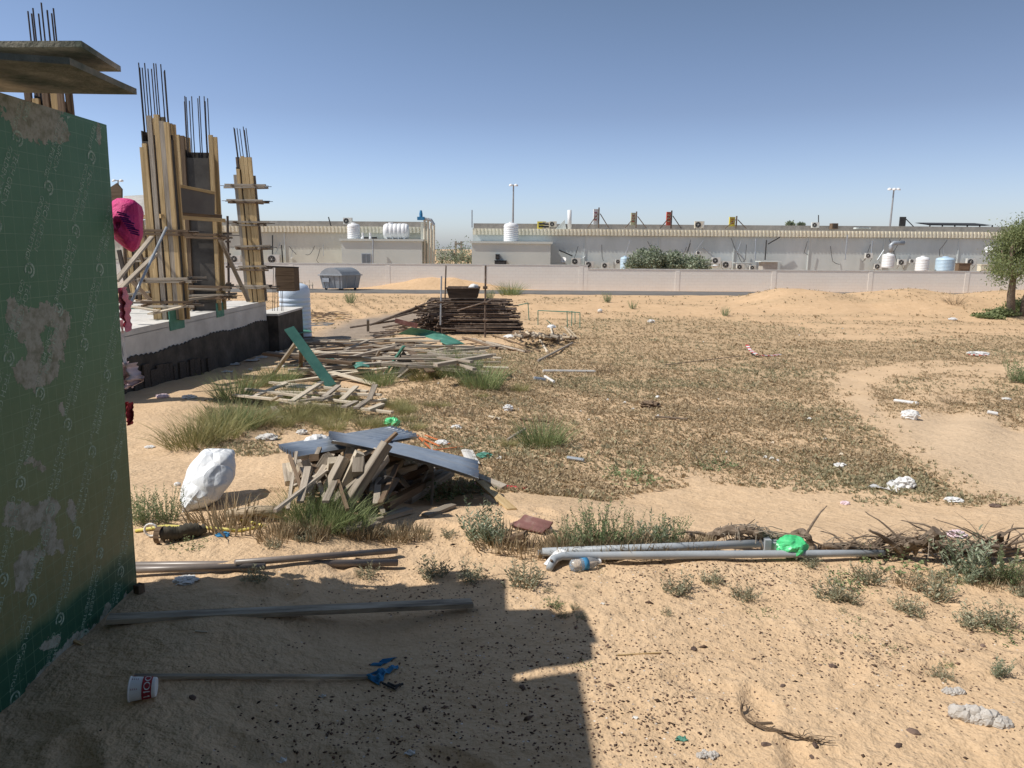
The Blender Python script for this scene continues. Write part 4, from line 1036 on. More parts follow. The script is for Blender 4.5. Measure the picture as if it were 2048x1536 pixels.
for i, (x, y) in enumerate([(-10.5, 15), (-9.8, 18.5), (-12, 17), (-11.2, 19.5), (-10, 20.5)]):
    mb = MB(); a = FR.uniform(-.4, .4); mb.tube([(x, y, ZS), (x+a, y, ZS+2.6)], .045, 6); tag(mb.build('wooden_prop', 'wood_brown'), 'brown wooden prop standing on the slab behind the braces', 'prop', 'wooden props on the slab')

# ------------------------------------------------------------------ tanks
def tank(px, py_b, y, wpx, hpx, mat, label, ribs=7, name='water_tank', zbase=None):
    b = PY(px, py_b, y); r = wpx/2/FPX*y; h = hpx/FPX*y*1.0
    root = thing(name, b, label, 'water tank')
    pr = [(r*.98, 0), (r, .03*h)]
    for k in range(ribs):
        f0 = .06+.74*k/ribs; f1 = .06+.74*(k+1)/ribs; mid = (f0+f1)/2
        pr += [(r*.955, f0*h), (r*.955, (f0*.8+mid*.2)*h), (r, mid*h), (r, (mid*.2+f1*.8)*h)]
    pr += [(r*.95, .82*h), (r*.93, .87*h), (r*.75, .92*h), (r*.34, .955*h)]
    mb = MB(); mb.lathe(b, pr, 32); mb.build('tank_body', mat, root, smooth=True)
    mb = MB(); mb.lathe(b+Vector((0, 0, .95*h)), [(r*.33, 0), (r*.33, .04*h), (r*.26, .06*h), (.02, .065*h)], 20); mb.build('tank_lid', mat, root, smooth=True)
    return root
def big_tank():
    b = G(592, 657); y = 24.5; b = PY(593, 672, y); b.z = float(gz(b.x, y)); zt = PY(593, 566, y).z; h = zt-b.z; r = 60/2/FPX*y
    root = thing('water_tank', b, 'tall blue-white ribbed water tank beyond the black foundation corner', 'water tank')
    pr = [(r*.97, 0)]
    for k in range(9):
        f0 = .02+.72*k/9; f1 = .02+.72*(k+1)/9; pr += [(r, f0*h), (r, (f0*.25+f1*.75)*h), (r*.965, (f0*.12+f1*.88)*h), (r*.965, (f0*.04+f1*.96)*h)]
    pr += [(r, .76*h), (r, .82*h), (r*.97, .88*h), (r*.86, .95*h), (r*.6, .985*h), (r*.3, h)]
    mb = MB(); mb.lathe(b, pr, 40); mb.build('tank_body', 'tank_white', root, smooth=True)
    mb = MB(); mb.lathe(b+Vector((0, 0, h)), [(r*.3, 0), (r*.3, .05), (.02, .06)], 20); mb.build('tank_lid', 'tank_white', root, smooth=True)
big_tank()

# ------------------------------------------------------------------ perimeter wall
def wall_mat():
    M, t, b = nodes_of('pink_block_wall', .95, .08)
    tc = N(t, 'ShaderNodeTexCoord').outputs['Object']; sx = N(t, 'ShaderNodeSeparateXYZ'); t.links.new(tc, sx.inputs[0]); cb = N(t, 'ShaderNodeCombineXYZ'); t.links.new(sx.outputs[0], cb.inputs[0]); t.links.new(sx.outputs[2], cb.inputs[1])
    br = N(t, 'ShaderNodeTexBrick'); t.links.new(cb.outputs[0], br.inputs[0]); br.inputs['Scale'].default_value = 1; br.inputs['Brick Width'].default_value = .42; br.inputs['Row Height'].default_value = .21; br.inputs['Mortar Size'].default_value = .012
    br.inputs['Color1'].default_value = (.86, .80, .72, 1); br.inputs['Color2'].default_value = (.88, .83, .75, 1); br.inputs['Mortar'].default_value = (.74, .68, .61, 1); br.inputs['Mortar Smooth'].default_value = .6
    n = noise_(t, tc, .5, 5, .7); c = mixc(t, .35, br.outputs[0], ramp(t, n, [(.3, (.76, .70, .63)), (.7, (.90, .86, .79))]))
    n2 = noise_(t, tc, 1.2, 4, .7, (.6, 1, 2.5)); c = mixc(t, math_(t, 'MULTIPLY', math_(t, 'SUBTRACT', n2, .47), 2.2, True), c, (.84, .81, .76))
    t.links.new(c, b.inputs['Base Color']); nb = bump_(t, None, br.outputs['Fac'], -.5, .02); bump_(t, b, noise_(t, tc, 9, 4, .6), .5, .02, nb); return M
MAT['pink_block_wall'] = wall_mat()
def perimeter():
    yw = 51.6; xs_ = PY(1175, 560, yw).x; zl = PY(1100, 531, yw).z; zr_ = PY(1500, 541, yw).z; zl0 = PY(600, 526, yw).z
    root = thing('perimeter_wall', (0, yw, -1.1), 'long pinkish block wall behind the road with a step down near the middle', 'wall')
    mb = MB(); x0 = -70; mb.box(((x0+xs_)/2, yw+.1, (zl-1.5)/2), (xs_-x0, .2, zl+1.5)); mb.box(((xs_+75)/2, yw+.1, (zr_-1.5)/2), (75-xs_, .19, zr_+1.5)); mb.build('block_wall', 'pink_block_wall', root)
    mb = MB(); x = x0
    while x < 75:
        z = zl if x < xs_ else zr_; mb.box((x, yw+.005, (z-1.5)/2-.01), (.3, .035, z+1.5-.03)); x += 6.8
    mb.build('pier', 'pink_block_wall', root)
    mb = MB(); mb.box(((x0+xs_)/2, yw+.1, zl+.03), (xs_-x0, .24, .06)); mb.box(((xs_+75)/2, yw+.1, zr_+.03), (75-xs_+.02, .24, .06)); mb.build('coping', 'concrete_pale', root)
perimeter()

# ------------------------------------------------------------------ warehouses
SL = .0
def wy(x, y0): return y0+SL*x
def PW(px, py, y0):
    d = ray(px, py); t = y0/(d.y-SL*d.x); return CAM+d*t
def warehouse(x0, x1, y0, pyc, label, wallmat, pxref, deep=14):
    ztop = PW(pxref, pyc, y0-.3).z; zfb = PW(pxref, pyc+13, y0-.3).z
    root = thing('warehouse', ((x0+x1)/2, wy((x0+x1)/2, y0), -1.1), label, 'warehouse'); ang = math.atan(SL)
    def bx(name, a, b, ya, yb, za, zb, mat):
        mb = MB(); vs = [(a, wy(a, ya), za), (b, wy(b, ya), za), (b, wy(b, yb), za), (a, wy(a, yb), za)]; vs += [(v[0], v[1], zb) for v in vs]
        mb.add(vs, [(0, 1, 5, 4), (1, 2, 6, 5), (2, 3, 7, 6), (3, 0, 4, 7), (4, 5, 6, 7), (3, 2, 1, 0)]); return mb.build(name, mat, root)
    bx('wall', x0, x1, y0, y0+deep, -1.2, ztop-.05, wallmat)
    bx('parapet', x0, x1, y0+1.2, y0+1.4, ztop-.02, ztop+.46, 'parapet')
    bx('roof', x0, x1, y0-.18, y0+1.19, ztop-.045, ztop, 'canopy')
    # ribbed fascia
    mb = MB(); x = x0; vs = []; k = 0; p = .30
    while x < x1:
        for (a, dy) in ((0, 0), (.45, 0), (.5, -.07), (.95, -.07)):
            xx = x+a*p; vs += [(xx, wy(xx, y0-.19)+dy, zfb+.03), (xx, wy(xx, y0-.19)+dy, ztop+.01)]
        x += p
    n = len(vs)//2; mb.add(vs, [(2*i, 2*i+2, 2*i+3, 2*i+1) for i in range(n-1)])
    vs2 = [(v[0], v[1]+.03, v[2]) for v in vs]; mb.add(vs2, [(2*i+1, 2*i+3, 2*i+2, 2*i) for i in range(n-1)]); mb.build('ribbed_canopy', 'canopy', root)
    x = x0+3
    while x < x1:
        mb = MB(); mb.box((x, wy(x, y0)-.03, (ztop-1.2)/2), (.08, .06, ztop+1.1)); x += 6.1
        mb.build('downpipe', 'house_wall', root)
    return root, ztop
xL1 = PW(850, 480, 60).x; xR0 = PW(944, 480, 59).x
WL, ztL = warehouse(-46, xL1, 60.2, 452.5, 'long low warehouse on the left with ribbed cream canopy and warm white wall', 'house_wall_warm', 640, 6)
WR, ztR = warehouse(xR0, 62, 60.2, 457.6, 'long low warehouse on the right with ribbed cream canopy and grey-white wall', 'house_wall', 1040)
def annex(pa, pb, pyt, y0, label, window=None):
    a = PW(pa, pyt, y0); b = PW(pb, pyt, y0); z = (a.z+b.z)/2
    root = thing('annex', ((a.x+b.x)/2, a.y, -1.1), label, 'annex')
    def bx(name, x0, x1, ya, yb, za, zb, mat):
        mb = MB(); vs = [(x0, wy(x0, ya), za), (x1, wy(x1, ya), za), (x1, wy(x1, yb), za), (x0, wy(x0, yb), za)]; vs += [(v[0], v[1], zb) for v in vs]
        mb.add(vs, [(0, 1, 5, 4), (1, 2, 6, 5), (2, 3, 7, 6), (3, 0, 4, 7), (4, 5, 6, 7), (3, 2, 1, 0)]); return mb.build(name, mat, root)
    bx('wall', a.x+.1, b.x-.1, y0, 60.15, -1.2, z-.05, 'annex_wall'); bx('roof_slab', a.x-.05, b.x+.05, y0-.12, 60.14, z-.045, z+.12, 'annex_wall')
    if window:
        p = PW(window[0], window[1], y0); q = PW(window[2], window[3], y0)
        f = bx('window', p.x, q.x, y0-.04, y0+.02, q.z, p.z, 'galv')
        mb = MB()
        for k in range(2):
            xa = p.x+.05+(q.x-p.x-.06)*k/2; xb = xa+(q.x-p.x-.14)/2; mb.add([(xa, wy(xa, y0-.045), q.z+.05), (xb, wy(xb, y0-.045), q.z+.05), (xb, wy(xb, y0-.045), p.z-.05), (xa, wy(xa, y0-.045), p.z-.05)], [(0, 1, 2, 3)])
        mb.build('pane', 'window_glass', root)
    return root
annex(680, 846, 481, 57.4, 'flat-roofed block before the left warehouse, white tanks on top', (723, 507, 742, 527))
annex(941, 1104, 486, 57.0, 'flat-roofed block before the right warehouse, one tank on its left end', None)
# air conditioners
def ac_proto():
    root = thing('air_conditioner', (0, 0, 0), 'x', 'air conditioner', 'outdoor air conditioner units')
    mb = MB(); mb.box((0, 0, .35), (.9, .34, .66)); mb.build('casing', 'ac_case', root)
    mb = MB(); mb.lathe((-.14, -.175, .35), [(.27, 0), (.27, .012), (.22, .014)], 24, ax=(0, -1, 0)); mb.build('fan_grille', 'dark', root)
    mb = MB(); mb.lathe((-.14, -.19, .35), [(.05, 0), (.05, .02)], 12, ax=(0, -1, 0)); mb.box((.36, -.175, .35), (.12, .01, .5))
    for k in range(6):
        a = k*math.pi/3; mb.bar((-.14, -.194, .35), (-.14+.26*math.cos(a), -.194, .35+.26*math.sin(a)), .015, .008)
    mb.build('grille_ribs', 'ac_case', root)
    for s in (-.35, .35):
        mb = MB(); mb.bar((s, -.17, -.02), (s, .28, -.02), .04, .03); mb.bar((s, -.1, -.03), (s, .26, -.35), .03, .03)
        mb.build('bracket', 'rust_tube', root)
    return root
AC = ac_proto(); first = [True]
def ac(px, py, wpx, label, y0=60.0, mat=None):
    p = PW(px, py, y0-.35); s = wpx/FPX*y0/.9
    o = AC if first[0] else copy_tree(AC); first[0] = False
    o.location = p; o.scale = (s, s, s); o.rotation_euler = (0, 0, rnd.uniform(-.08, .08)); o['label'] = label
    if mat:
        for ch in [k for k in COL.objects if k.parent == o and k.name.startswith('casing')]:
            ch.data = ch.data.copy(); ch.data.materials[0] = MAT[mat]
    return o
for px, py, w, lb in [(473, 526, 20, 'air conditioner low on the left warehouse wall just left of the slim column form'), (549, 528, 24, 'air conditioner low on the left warehouse wall right of the slim column form'),
   (1152, 530, 18, 'air conditioner right of the round dish, first in the row of three'), (1179, 536, 17, 'middle air conditioner of the row left of the leafy bush'), (1211, 537, 15, 'air conditioner nearest the half-hidden white tank'), (1237, 528, 12, 'air conditioner mounted above the half-hidden white tank'),
   (1432, 528, 17, 'upper air conditioner right of the leafy bush'), (1453, 537, 19, 'lower air conditioner right of the leafy bush'), (1397, 509, 9, 'small high air conditioner above the leafy bush'), (1480, 540, 15, 'brown-framed air conditioner in the junk below the wall'), (1505, 540, 12, 'air conditioner tucked beside the small shed'),
   (1737, 517, 14, 'air conditioner mounted high left of the duct tank'), (1755, 539, 15, 'air conditioner below the high one, left of the duct tank'), (1803, 531, 16, 'air conditioner between the two ribbed white tanks'), (1824, 526, 10, 'small box unit left of the second ribbed tank'), (1941, 531, 18, 'air conditioner near the tree, right of the blue tank')]: ac(px, py, w, lb)
ac(696, 449, 17, 'air conditioner standing on the left warehouse roof above the white tank', 61.0)
ac(1630, 456, 14, 'air conditioner on the roof beside a thin aerial', 61.0)
ac(1398, 457, 18, 'beige air conditioner on the right warehouse roof', 60.6, 'ac_beige')
ac(1106, 454, 14, 'dark-backed unit among yellow boxes on the roof', 60.8, 'ac_beige')
tank(708, 480, 58.5, 25, 33, 'plastic_white', 'white ribbed tank standing on the left block roof')
tank(1022, 483, 58.5, 29, 37, 'plastic_white', 'tall white ribbed tank standing on the right block roof')
tank(1249, 541, 57, 18, 28, 'plastic_blue', 'white-blue tank half hidden by the leafy bush')
tank(1775, 535, 57.5, 23, 28, 'plastic_white', 'ribbed white tank under the curved duct')
tank(1843, 543, 57.5, 25, 30, 'plastic_white', 'ribbed white tank right of the duct tank')
tank(1888, 543, 57.5, 34, 29, 'plastic_blue', 'wide pale blue tank near the tree', 8)
def htank():
    a = PW(767, 463, 58.6); b = PW(818, 463, 58.6); r = .62; root = thing('horizontal_tank', (a+b)/2-Vector((0, 0, r)), 'white horizontal ribbed tank lying on the left block roof', 'water tank')
    L_ = (b-a).length; pr = [(r*.55, 0), (r*.85, .06), (r*.97, .2)]
    for k in range(5): f = .2+(L_-.4)*k/5; g = (L_-.4)/5; pr += [(r, f+.02), (r, f+g*.8), (r*.955, f+g*.86), (r*.955, f+g*.97)]
    pr += [(r*.97, L_-.2), (r*.85, L_-.06), (r*.55, L_)]
    mb = MB(); mb.lathe(a, pr, 28, ax=(b-a)); mb.build('tank_body', 'plastic_white', root, smooth=True)
    mb = MB()
    for k in range(4): p = a.lerp(b, .15+.23*k); mb.box(p+Vector((0, 0, -r-.02)), (.1, .9, .35))
    mb.build('cradle', 'plastic_white', root)
    mb = MB(); mb.lathe(a.lerp(b, .3)+Vector((0, 0, r-.03)), [(.2, 0), (.2, .1), (.03, .12)], 14); mb.build('tank_lid', 'plastic_white', root)
htank()
def pole(name, pts, r, mat, label, cat, smooth=False):
    mb = MB(); mb.tube(pts, r, 7); return tag(mb.build(name, mat, smooth=smooth), label, cat)
# floodlight masts
def mast(px, pyt, pyb, y, heads, label):
    b = PY(px[1], pyb, y); t = PY(px[0], pyt, y); root = thing('floodlight_mast', b-Vector((0, 0, 4)), label, 'lamp post')
    mb = MB(); mb.tube([b-Vector((0, 0, 4)), t], .12, 8, rs=[.2, .1]); mb.build('mast', 'pole_grey', root)
    mb = MB(); w = (max(heads)-min(heads))/FPX*y; mb.box(t+Vector(((max(heads)+min(heads))/2/FPX*y, 0, 0)), (w, .12, .12)); mb.build('crossarm', 'pole_grey', root)
    for h in heads:
        mb = MB(); c = t+Vector((h/FPX*y, -.1, -.06)); rr = 4.2/FPX*y; mb.lathe(c, [(rr*.9, -.05), (rr, 0), (rr*.7, rr*.45), (rr*.2, rr*.7)], 16, ax=(.15*(1 if h > 0 else -1), -.35, .93)); mb.build('lamp_head', 'plastic_white', root, smooth=True)
mast((1027, 1025), 370, 452, 110, (-5, 5), 'tall mast with two lamp heads behind the tank on the right block')
mast((1788, 1779), 378, 455, 110, (-9, 0, 8), 'tall mast with three lamp heads toward the right')
mast((236, 237), 361, 420, 110, (-7, 7), 'lamp mast with two heads peeping over the pink bag')
# billboards seen nearly edge-on, braced on the roof
def sign(px, py0, py1, mat, label, wpx=12):
    y = 60.9; b = PW(px, py1, y); t = PW(px, py0, y); h = t.z-b.z; w = wpx/FPX*y
    root = thing('roof_sign', b, label, 'sign')
    mb = MB(); mb.box(b+Vector((-w*.5, .1, h*.55)), (w*.8, .1, h*.75), rz=.35); o = mb.build('sign_board', mat, root)
    mb = MB()
    for k in range(3): mb.box(b+Vector((-w*.5, -.02, h*(.4+.17*k))), (w*.4, .03, h*.05), rz=.35)
    mb.build('sign_lettering', 'cloth_red' if mat != 'sign_red' else 'sign_olive', root)
    mb = MB(); mb.box(b+Vector((0, 0, h*.5)), (.1, .1, h)); mb.tube([b+Vector((.1, 0, h*.7)), b+Vector((.85, 0, 0))], .04, 5); mb.tube([b+Vector((-.1, -.1, h*.7)), b+Vector((-.9, 0, 0))], .04, 5); mb.build('braced_frame', 'rust_tube', root)
sign(1197, 415, 456, 'plastic_white', 'white and maroon sign board, tallest on the roof'); sign(1272, 423, 456, 'sign_olive', 'olive sign board on the roof'); sign(1342, 421, 457, 'sign_red', 'red sign board on the roof', 11); sign(1472, 432, 457, 'sign_yellow', 'yellow sign board on the roof', 16)
mb = MB(); p = PW(1804, 453, 61); mb.box(p+Vector((0, 0, .4)), (.5, .1, .75)); mb.tube([p+Vector((.2, .1, .7)), p+Vector((1.0, .1, 0))], .04, 5); tag(mb.build('dark_roof_panel', 'dark'), 'dark panel with a slanting stay on the roof near the three-lamp mast', 'panel')
for px, w, h, mt, lb in [(1083, .7, .6, 'sign_yellow', 'yellow box at the left of the roof junk'), (1092, .6, .55, 'ac_beige', 'pale yellow box right of the yellow one'), (1667, .5, .45, 'wood_brown', 'small brown box on the roof right of the aerial'), (1724, 1.2, .12, 'house_wall', 'flat white slab on the roof edge')]:
    p = PW(px, 458, 60.8); mb = MB(); mb.box(p+Vector((0, 0, h/2)), (w, .5, h)); mb.box(p+Vector((0, -.27, h/2)), (w*.7, .03, h*.6), 1); mb.box(p+Vector((0, -.29, h/2)), (w*.72, .02, .04)); tag(mb.build('roof_box', [mt, 'dark']), lb, 'box')
mb = MB(); p = PW(1124, 458, 60.8); mb.add([p+Vector((-.5, 0, 0)), p+Vector((.35, 0, 0)), p+Vector((.2, 0, .75)), p+Vector((-.5, .5, 0)), p+Vector((.35, .5, 0)), p+Vector((.2, .5, .75))], [(0, 1, 2), (5, 4, 3), (0, 2, 5, 3), (1, 4, 5, 2), (0, 3, 4, 1)]); tag(mb.build('roof_wedge', 'house_wall'), 'white wedge-shaped casing at the right of the roof junk', 'casing')
pole('flue', [PW(1139, 458, 60.8), PW(1139, 420, 60.8)], .17, 'plastic_white', 'white flue pipe with dark band standing on the roof', 'flue', True)
pole('aerial', [PW(1637, 456, 61), PW(1637, 430, 61)], .04, 'dark', 'thin aerial on the roof', 'aerial')
pole('aerial', [PW(662, 452, 61), PW(657, 434, 61)], .05, 'dark', 'small leaning aerial on the left warehouse roof', 'aerial')
pole('aerial', [PW(944, 455, 60), PW(944, 420, 60)], .05, 'galv', 'thin pole on the left end of the right warehouse', 'aerial')
pole('exhaust_duct', [PW(1782, 505, 59), PW(1782, 490, 59), PW(1787, 486, 59), PW(1808, 486, 59)], .17, 'galv', 'curved silver duct above the ribbed tank', 'duct', True)
for i, (x1, y1, x2, y2, lb) in enumerate([(1512, 478, 1510, 520, 'pale vent pipe above the small shed'), (1533, 480, 1530, 520, 'dark vent pipe above the small shed'), (1745, 482, 1742, 515, 'pale pipe above the high air conditioner'), (1560, 474, 1536, 488, 'bent hose under the canopy'),
      (1405, 495, 1440, 525, 'thin slanting pole above the leafy bush'), (1470, 500, 1490, 520, 'short white arm on the wall'), (563, 490, 566, 530, 'slanting cable on the left warehouse wall'), (545, 470, 545, 512, 'thin dark pipe on the left warehouse wall'), (746, 478, 746, 530, 'drain pipe in the middle of the left block'), (1118, 500, 1145, 512, 'sagging cable right of the right block'),
      (990, 490, 990, 528, 'thin ladder rail on the right block'), (984, 486, 984, 528, 'second thin ladder rail on the right block'), (1695, 470, 1690, 520, 'grey downpipe left of the high air conditioner'), (1768, 500, 1755, 520, 'slanting bracket beside the duct tank')]):
    y0 = 57.2 if (740 < x1 < 760 or 980 < x1 < 995) else 59.9
    pole('wall_pipe', [PW(x1, y1, y0-.1), PW(x2, y2, y0-.1)], .05, 'dark' if ('dark' in lb or 'cable' in lb or 'hose' in lb) else 'galv', lb, 'pipe')
cr = random.Random(64)
for i in range(26):
    px = cr.choice([cr.uniform(560, 675), cr.uniform(1125, 1960), cr.uniform(1125, 1960)]); y1 = cr.uniform(476, 500); a = PW(px, y1, 59.93); b = PW(px+cr.uniform(-22, 22), cr.uniform(508, 532), 59.9); mid = (a+b)/2+Vector((cr.uniform(-.3, .3), 0, -cr.uniform(.1, .5)))
    mb = MB(); mb.tube([a, a.lerp(mid, .5)+Vector((0, 0, -.08)), mid, mid.lerp(b, .5)+Vector((0, 0, -.05)), b], .022, 5); tag(mb.build('cable', cr.choice(['dark', 'galv', 'dark'])), 'thin cable sagging down a warehouse wall', 'cable', 'cables on the warehouse walls')
def dish(px, py, y0, rpx, label):
    c = PW(px, py, y0); r = rpx/FPX*y0; root = thing('satellite_dish', c, label, 'satellite dish')
    mb = MB(); pr = [(.02, -.22*r), (r*.5, -.16*r), (r*.85, -.05*r), (r, 0), (r*.98, .02), (r*.8, -.01*r), (r*.4, -.13*r), (.01, -.17*r)]; mb.lathe(c, pr, 24, ax=(-.5, -.75, .45)); mb.build('reflector', 'plastic_white', root, smooth=True)
    mb = MB(); mb.tube([c, c+Vector((-.5, -.75, .2))*r*1.1], .02, 5); mb.tube([c, c+Vector((.1, .3, -r*1.4))], .035, 6); mb.build('arm', 'galv', root)
dish(1127, 520, 59, 6, 'round dish standing right of the right block'); dish(1977, 499, 59, 7, 'round dish by the tree, high on the wall')
def shed():
    a = PW(1522, 524, 58.5); b = PW(1550, 541, 58.5); root = thing('small_shed', Vector(((a.x+b.x)/2, a.y, b.z)), 'tiny shed with flat white lid against the right warehouse', 'shed')
    mb = MB(); mb.box(((a.x+b.x)/2, a.y, (a.z+b.z)/2-.3), (b.x-a.x, 1, a.z-b.z+.6)); mb.build('shed_wall', 'concrete', root)
    mb = MB(); mb.box(((a.x+b.x)/2, a.y, a.z+.04), (b.x-a.x+.5, 1.3, .07)); mb.build('shed_lid', 'house_wall', root)
shed()
for px, py, w, h, mt, lb in [(1925, 535, .9, .6, 'wood_brown', 'brown box between the blue tank and the tree'), (1972, 536, 1.1, .5, 'canopy', 'cream box beside the tree'), (1485, 527, 1.3, .06, 'house_wall', 'thin white shelf among the air conditioners'), (1425, 535, .9, .25, 'bag_white', 'white bundle at the foot of the bush'), (1001, 525, .9, .25, 'dark', 'dark box low on the right block'), (995, 514, .3, .35, 'dark', 'small dark hatch on the right block')]:
    p = PW(px, py, 58.2 if px > 1100 else 56.8); o = blob('wall_box', p, (w/2, .3, h/2), mt, px, 3, .08, 1, 1) if 'bundle' in lb else None
    if o is None:
        mb = MB(); mb.box(p, (w, .5, h)); mb.box(p+Vector((0, 0, h/2+.02)), (w*1.06, .56, .04)); mb.box(p+Vector((0, -.26, 0)), (w*.8, .02, h*.5)); o = mb.build('wall_box', mt)
    tag(o, lb, 'box')
# pumps on left block roof and pipework tower in the gap
for px, lb in ((726, 'left pump beside the white tank'), (741, 'right pump beside the drain pipe')):
    p = PW(px, 481, 57.8); mb = MB(); mb.lathe(p, [(.16, 0), (.16, .25), (.08, .3), (.1, .6)], 12); mb.box(p+Vector((.3, 0, .15)), (.4, .25, .25), 1); tag(mb.build('water_pump', ['plastic_white', 'dark']), lb, 'pump')
def tower():
    root = thing('pipe_tower', PW(855, 540, 58), 'pipes and blue extractor fan at the right end of the left warehouse', 'pipework')
    for x, y1 in ((849, 440), (856, 436), (862, 446), (868, 450)):
        mb = MB(); mb.tube([PW(x, 535, 58), PW(x, y1, 58)], .09, 8); mb.build('riser_pipe', 'ac_beige', root)
    mb = MB(); mb.tube([PW(850, 438, 58), PW(862, 440, 58), PW(868, 450, 58)], .12, 8); mb.build('elbow', 'galv', root)
    mb = MB(); p = PW(842, 437, 58); mb.box(p, (.55, .4, .25)); mb.lathe(p+Vector((0, 0, .12)), [(.13, 0), (.13, .25), (.08, .5)], 12); mb.build('extractor_fan', 'cloth_blue', root)
    mb = MB(); p = PW(850, 460, 58.2); mb.box((p.x-.1, p.y+.2, (p.z-1)/2+.3), (.5, .2, p.z+1.6)); mb.build('end_wall', 'house_wall_warm', root)
tower()
# in the gap: far yard
mb = MB(); p = PW(905, 528, 66); mb.box((p.x, 66, (p.z-1.2)/2), (7.5, .2, p.z+1.25)); tag(mb.build('yard_wall', 'canopy'), 'cream wall closing the gap between the two warehouses', 'wall')
for i, (px, py, w, h) in enumerate([(890, 507, 30, 9), (905, 512, 40, 10)]):
    p = PY(px, py, 180); mb = MB(); mb.box((p.x, 180+i*3, p.z/2-.3), (w/FPX*180, 6, p.z+2)); mb.box((p.x, 177+i*3, p.z-.6), (w/FPX*170, .2, .3)); tag(mb.build('distant_house', 'ply_maroon' if i else 'house_wall_warm'), ['pale low distant house in the gap', 'brownish low distant house in the gap'][i], 'house')
mb = MB(); p = PY(917, 486, 420); 
for s in (-1, 1): mb.box((p.x+s*1.6, 420, p.z/2), (1.1, 1.5, p.z+2))
mb.box((p.x, 420, p.z-.4), (4.3, 1.6, 1.1)); tag(mb.build('distant_frame_tower', 'parapet'), 'square-framed structure on the horizon in the gap', 'tower')
# low skyline rows beyond the warehouses' gap
def leafball(name, c, size, n, ll, mat, label, seed, trunk=None, cat='bush', hang_=0., shell=.55):
    r = np.random.RandomState(seed); c = np.array(c); V = []; 
    k = 46; cen = r.randn(k, 3); cen /= np.linalg.norm(cen, axis=1)[:, None]; cen *= (r.rand(k)**.45)[:, None]*.82; cen[:, 2] = np.abs(cen[:, 2])*.95-.1 if trunk is None else cen[:, 2]
    ci = r.randint(0, k, n); rad = .22+.16*r.rand(k)
    d = r.randn(n, 3); d /= np.linalg.norm(d, axis=1)[:, None]; P = cen[ci]+d*(rad[ci]*r.rand(n)**.4)[:, None]
    P = P*np.array(size)/2
    q = r.randn(n, 3); q[:, 2] = q[:, 2]*.6-hang_+.2; q /= np.linalg.norm(q, axis=1)[:, None]; sd = np.cross(q, r.randn(n, 3)); sd /= np.linalg.norm(sd, axis=1)[:, None]
    l = (ll*(.6+.8*r.rand(n)))[:, None]; w = l*.22
    V = np.stack([P, P+q*l*.5+sd*w, P+q*l, P+q*l*.5-sd*w], 1).reshape(-1, 3); Fi = np.arange(n*4).reshape(-1, 4)
    return fast_mesh(name, V, Fi, [mat]), cen*np.array(size)/2
def bush_behind():
    p = PY(1333, 545, 54.5); p.z = -1.1; root = thing('oleander_bush', p, 'long silvery green leafy bush rising behind the perimeter wall', 'bush')
    rr = random.Random(8)
    V = []; 
    for i in range(9):
        px = 1268+i*17; top = [512, 503, 500, 503, 508, 510, 515, 518, 524][i]; c = PY(px, (top+545)/2, 54.5+rr.uniform(-.6, .6)); h = (545-top)/FPX*54.5+.5
        me, _ = leafball('foliage', (0, 0, 0), (1.9, 1.9, h*1.05), 1000, .20, 'oleander', '', i, trunk=1, hang_=-.5)
        o = link(me, 'foliage'); o.parent = root; o.location = c-p
    mb = MB()
    for i in range(10): x = -2.6+i*.55; mb.tube([p+Vector((x, 0, -.1)), p+Vector((x+rr.uniform(-.3, .3), 0, 1.9))], .04, 5)
    mb.build('stems', 'bark', root)
bush_behind()
for i, (px, py, s, lb) in enumerate([(1580, 449, .8, 'small tree top above the roof left of the aerial'), (1602, 450, .7, 'tiny tree top above the roof beside the aerial'), (912, 519, 4.4, 'dark green tree in the gap, right one'), (884, 519, 4.2, 'low green tree in the gap, left one'), (936, 515, 4.8, 'green tree in the gap beside the right block')]):
    yd = 80 if px > 1000 else 75
    c = PY(px, py, yd); root = thing('distant_tree', Vector((c.x, yd, -1.1)), lb, 'tree')
    me, _ = leafball('crown', (0, 0, 0), (s*1.2, s, s*.9), 900, .22, 'oleander', '', 60+i, trunk=1); o = link(me, 'crown'); o.parent = root; o.location = c-Vector(root.location)
    mb = MB(); mb.tube([(c.x, yd, -1.2), (c.x, yd, c.z)], .12, 6); mb.build('trunk', 'bark', root)
mb = MB(); a = PW(1860, 455, 62); b = PW(1985, 455, 62)
mb.add([(a.x, a.y, a.z+.25), (b.x, b.y, b.z+.2), (b.x, b.y+2.5, b.z+.45), (a.x, a.y+2.5, a.z+.5)], [(0, 1, 2, 3)])
mb.add([(a.x, a.y, a.z+.17), (b.x, b.y, b.z+.12), (b.x, b.y+2.5, b.z+.4), (a.x, a.y+2.5, a.z+.45)], [(3, 2, 1, 0)])
for k in range(6): q = a.lerp(b, k/5); mb.box(q+Vector((0, .05, -.1)), (.08, .08, .6))
tag(mb.build('roof_shelter', 'dark'), 'dark flat shelter on posts on the right warehouse roof', 'shelter')
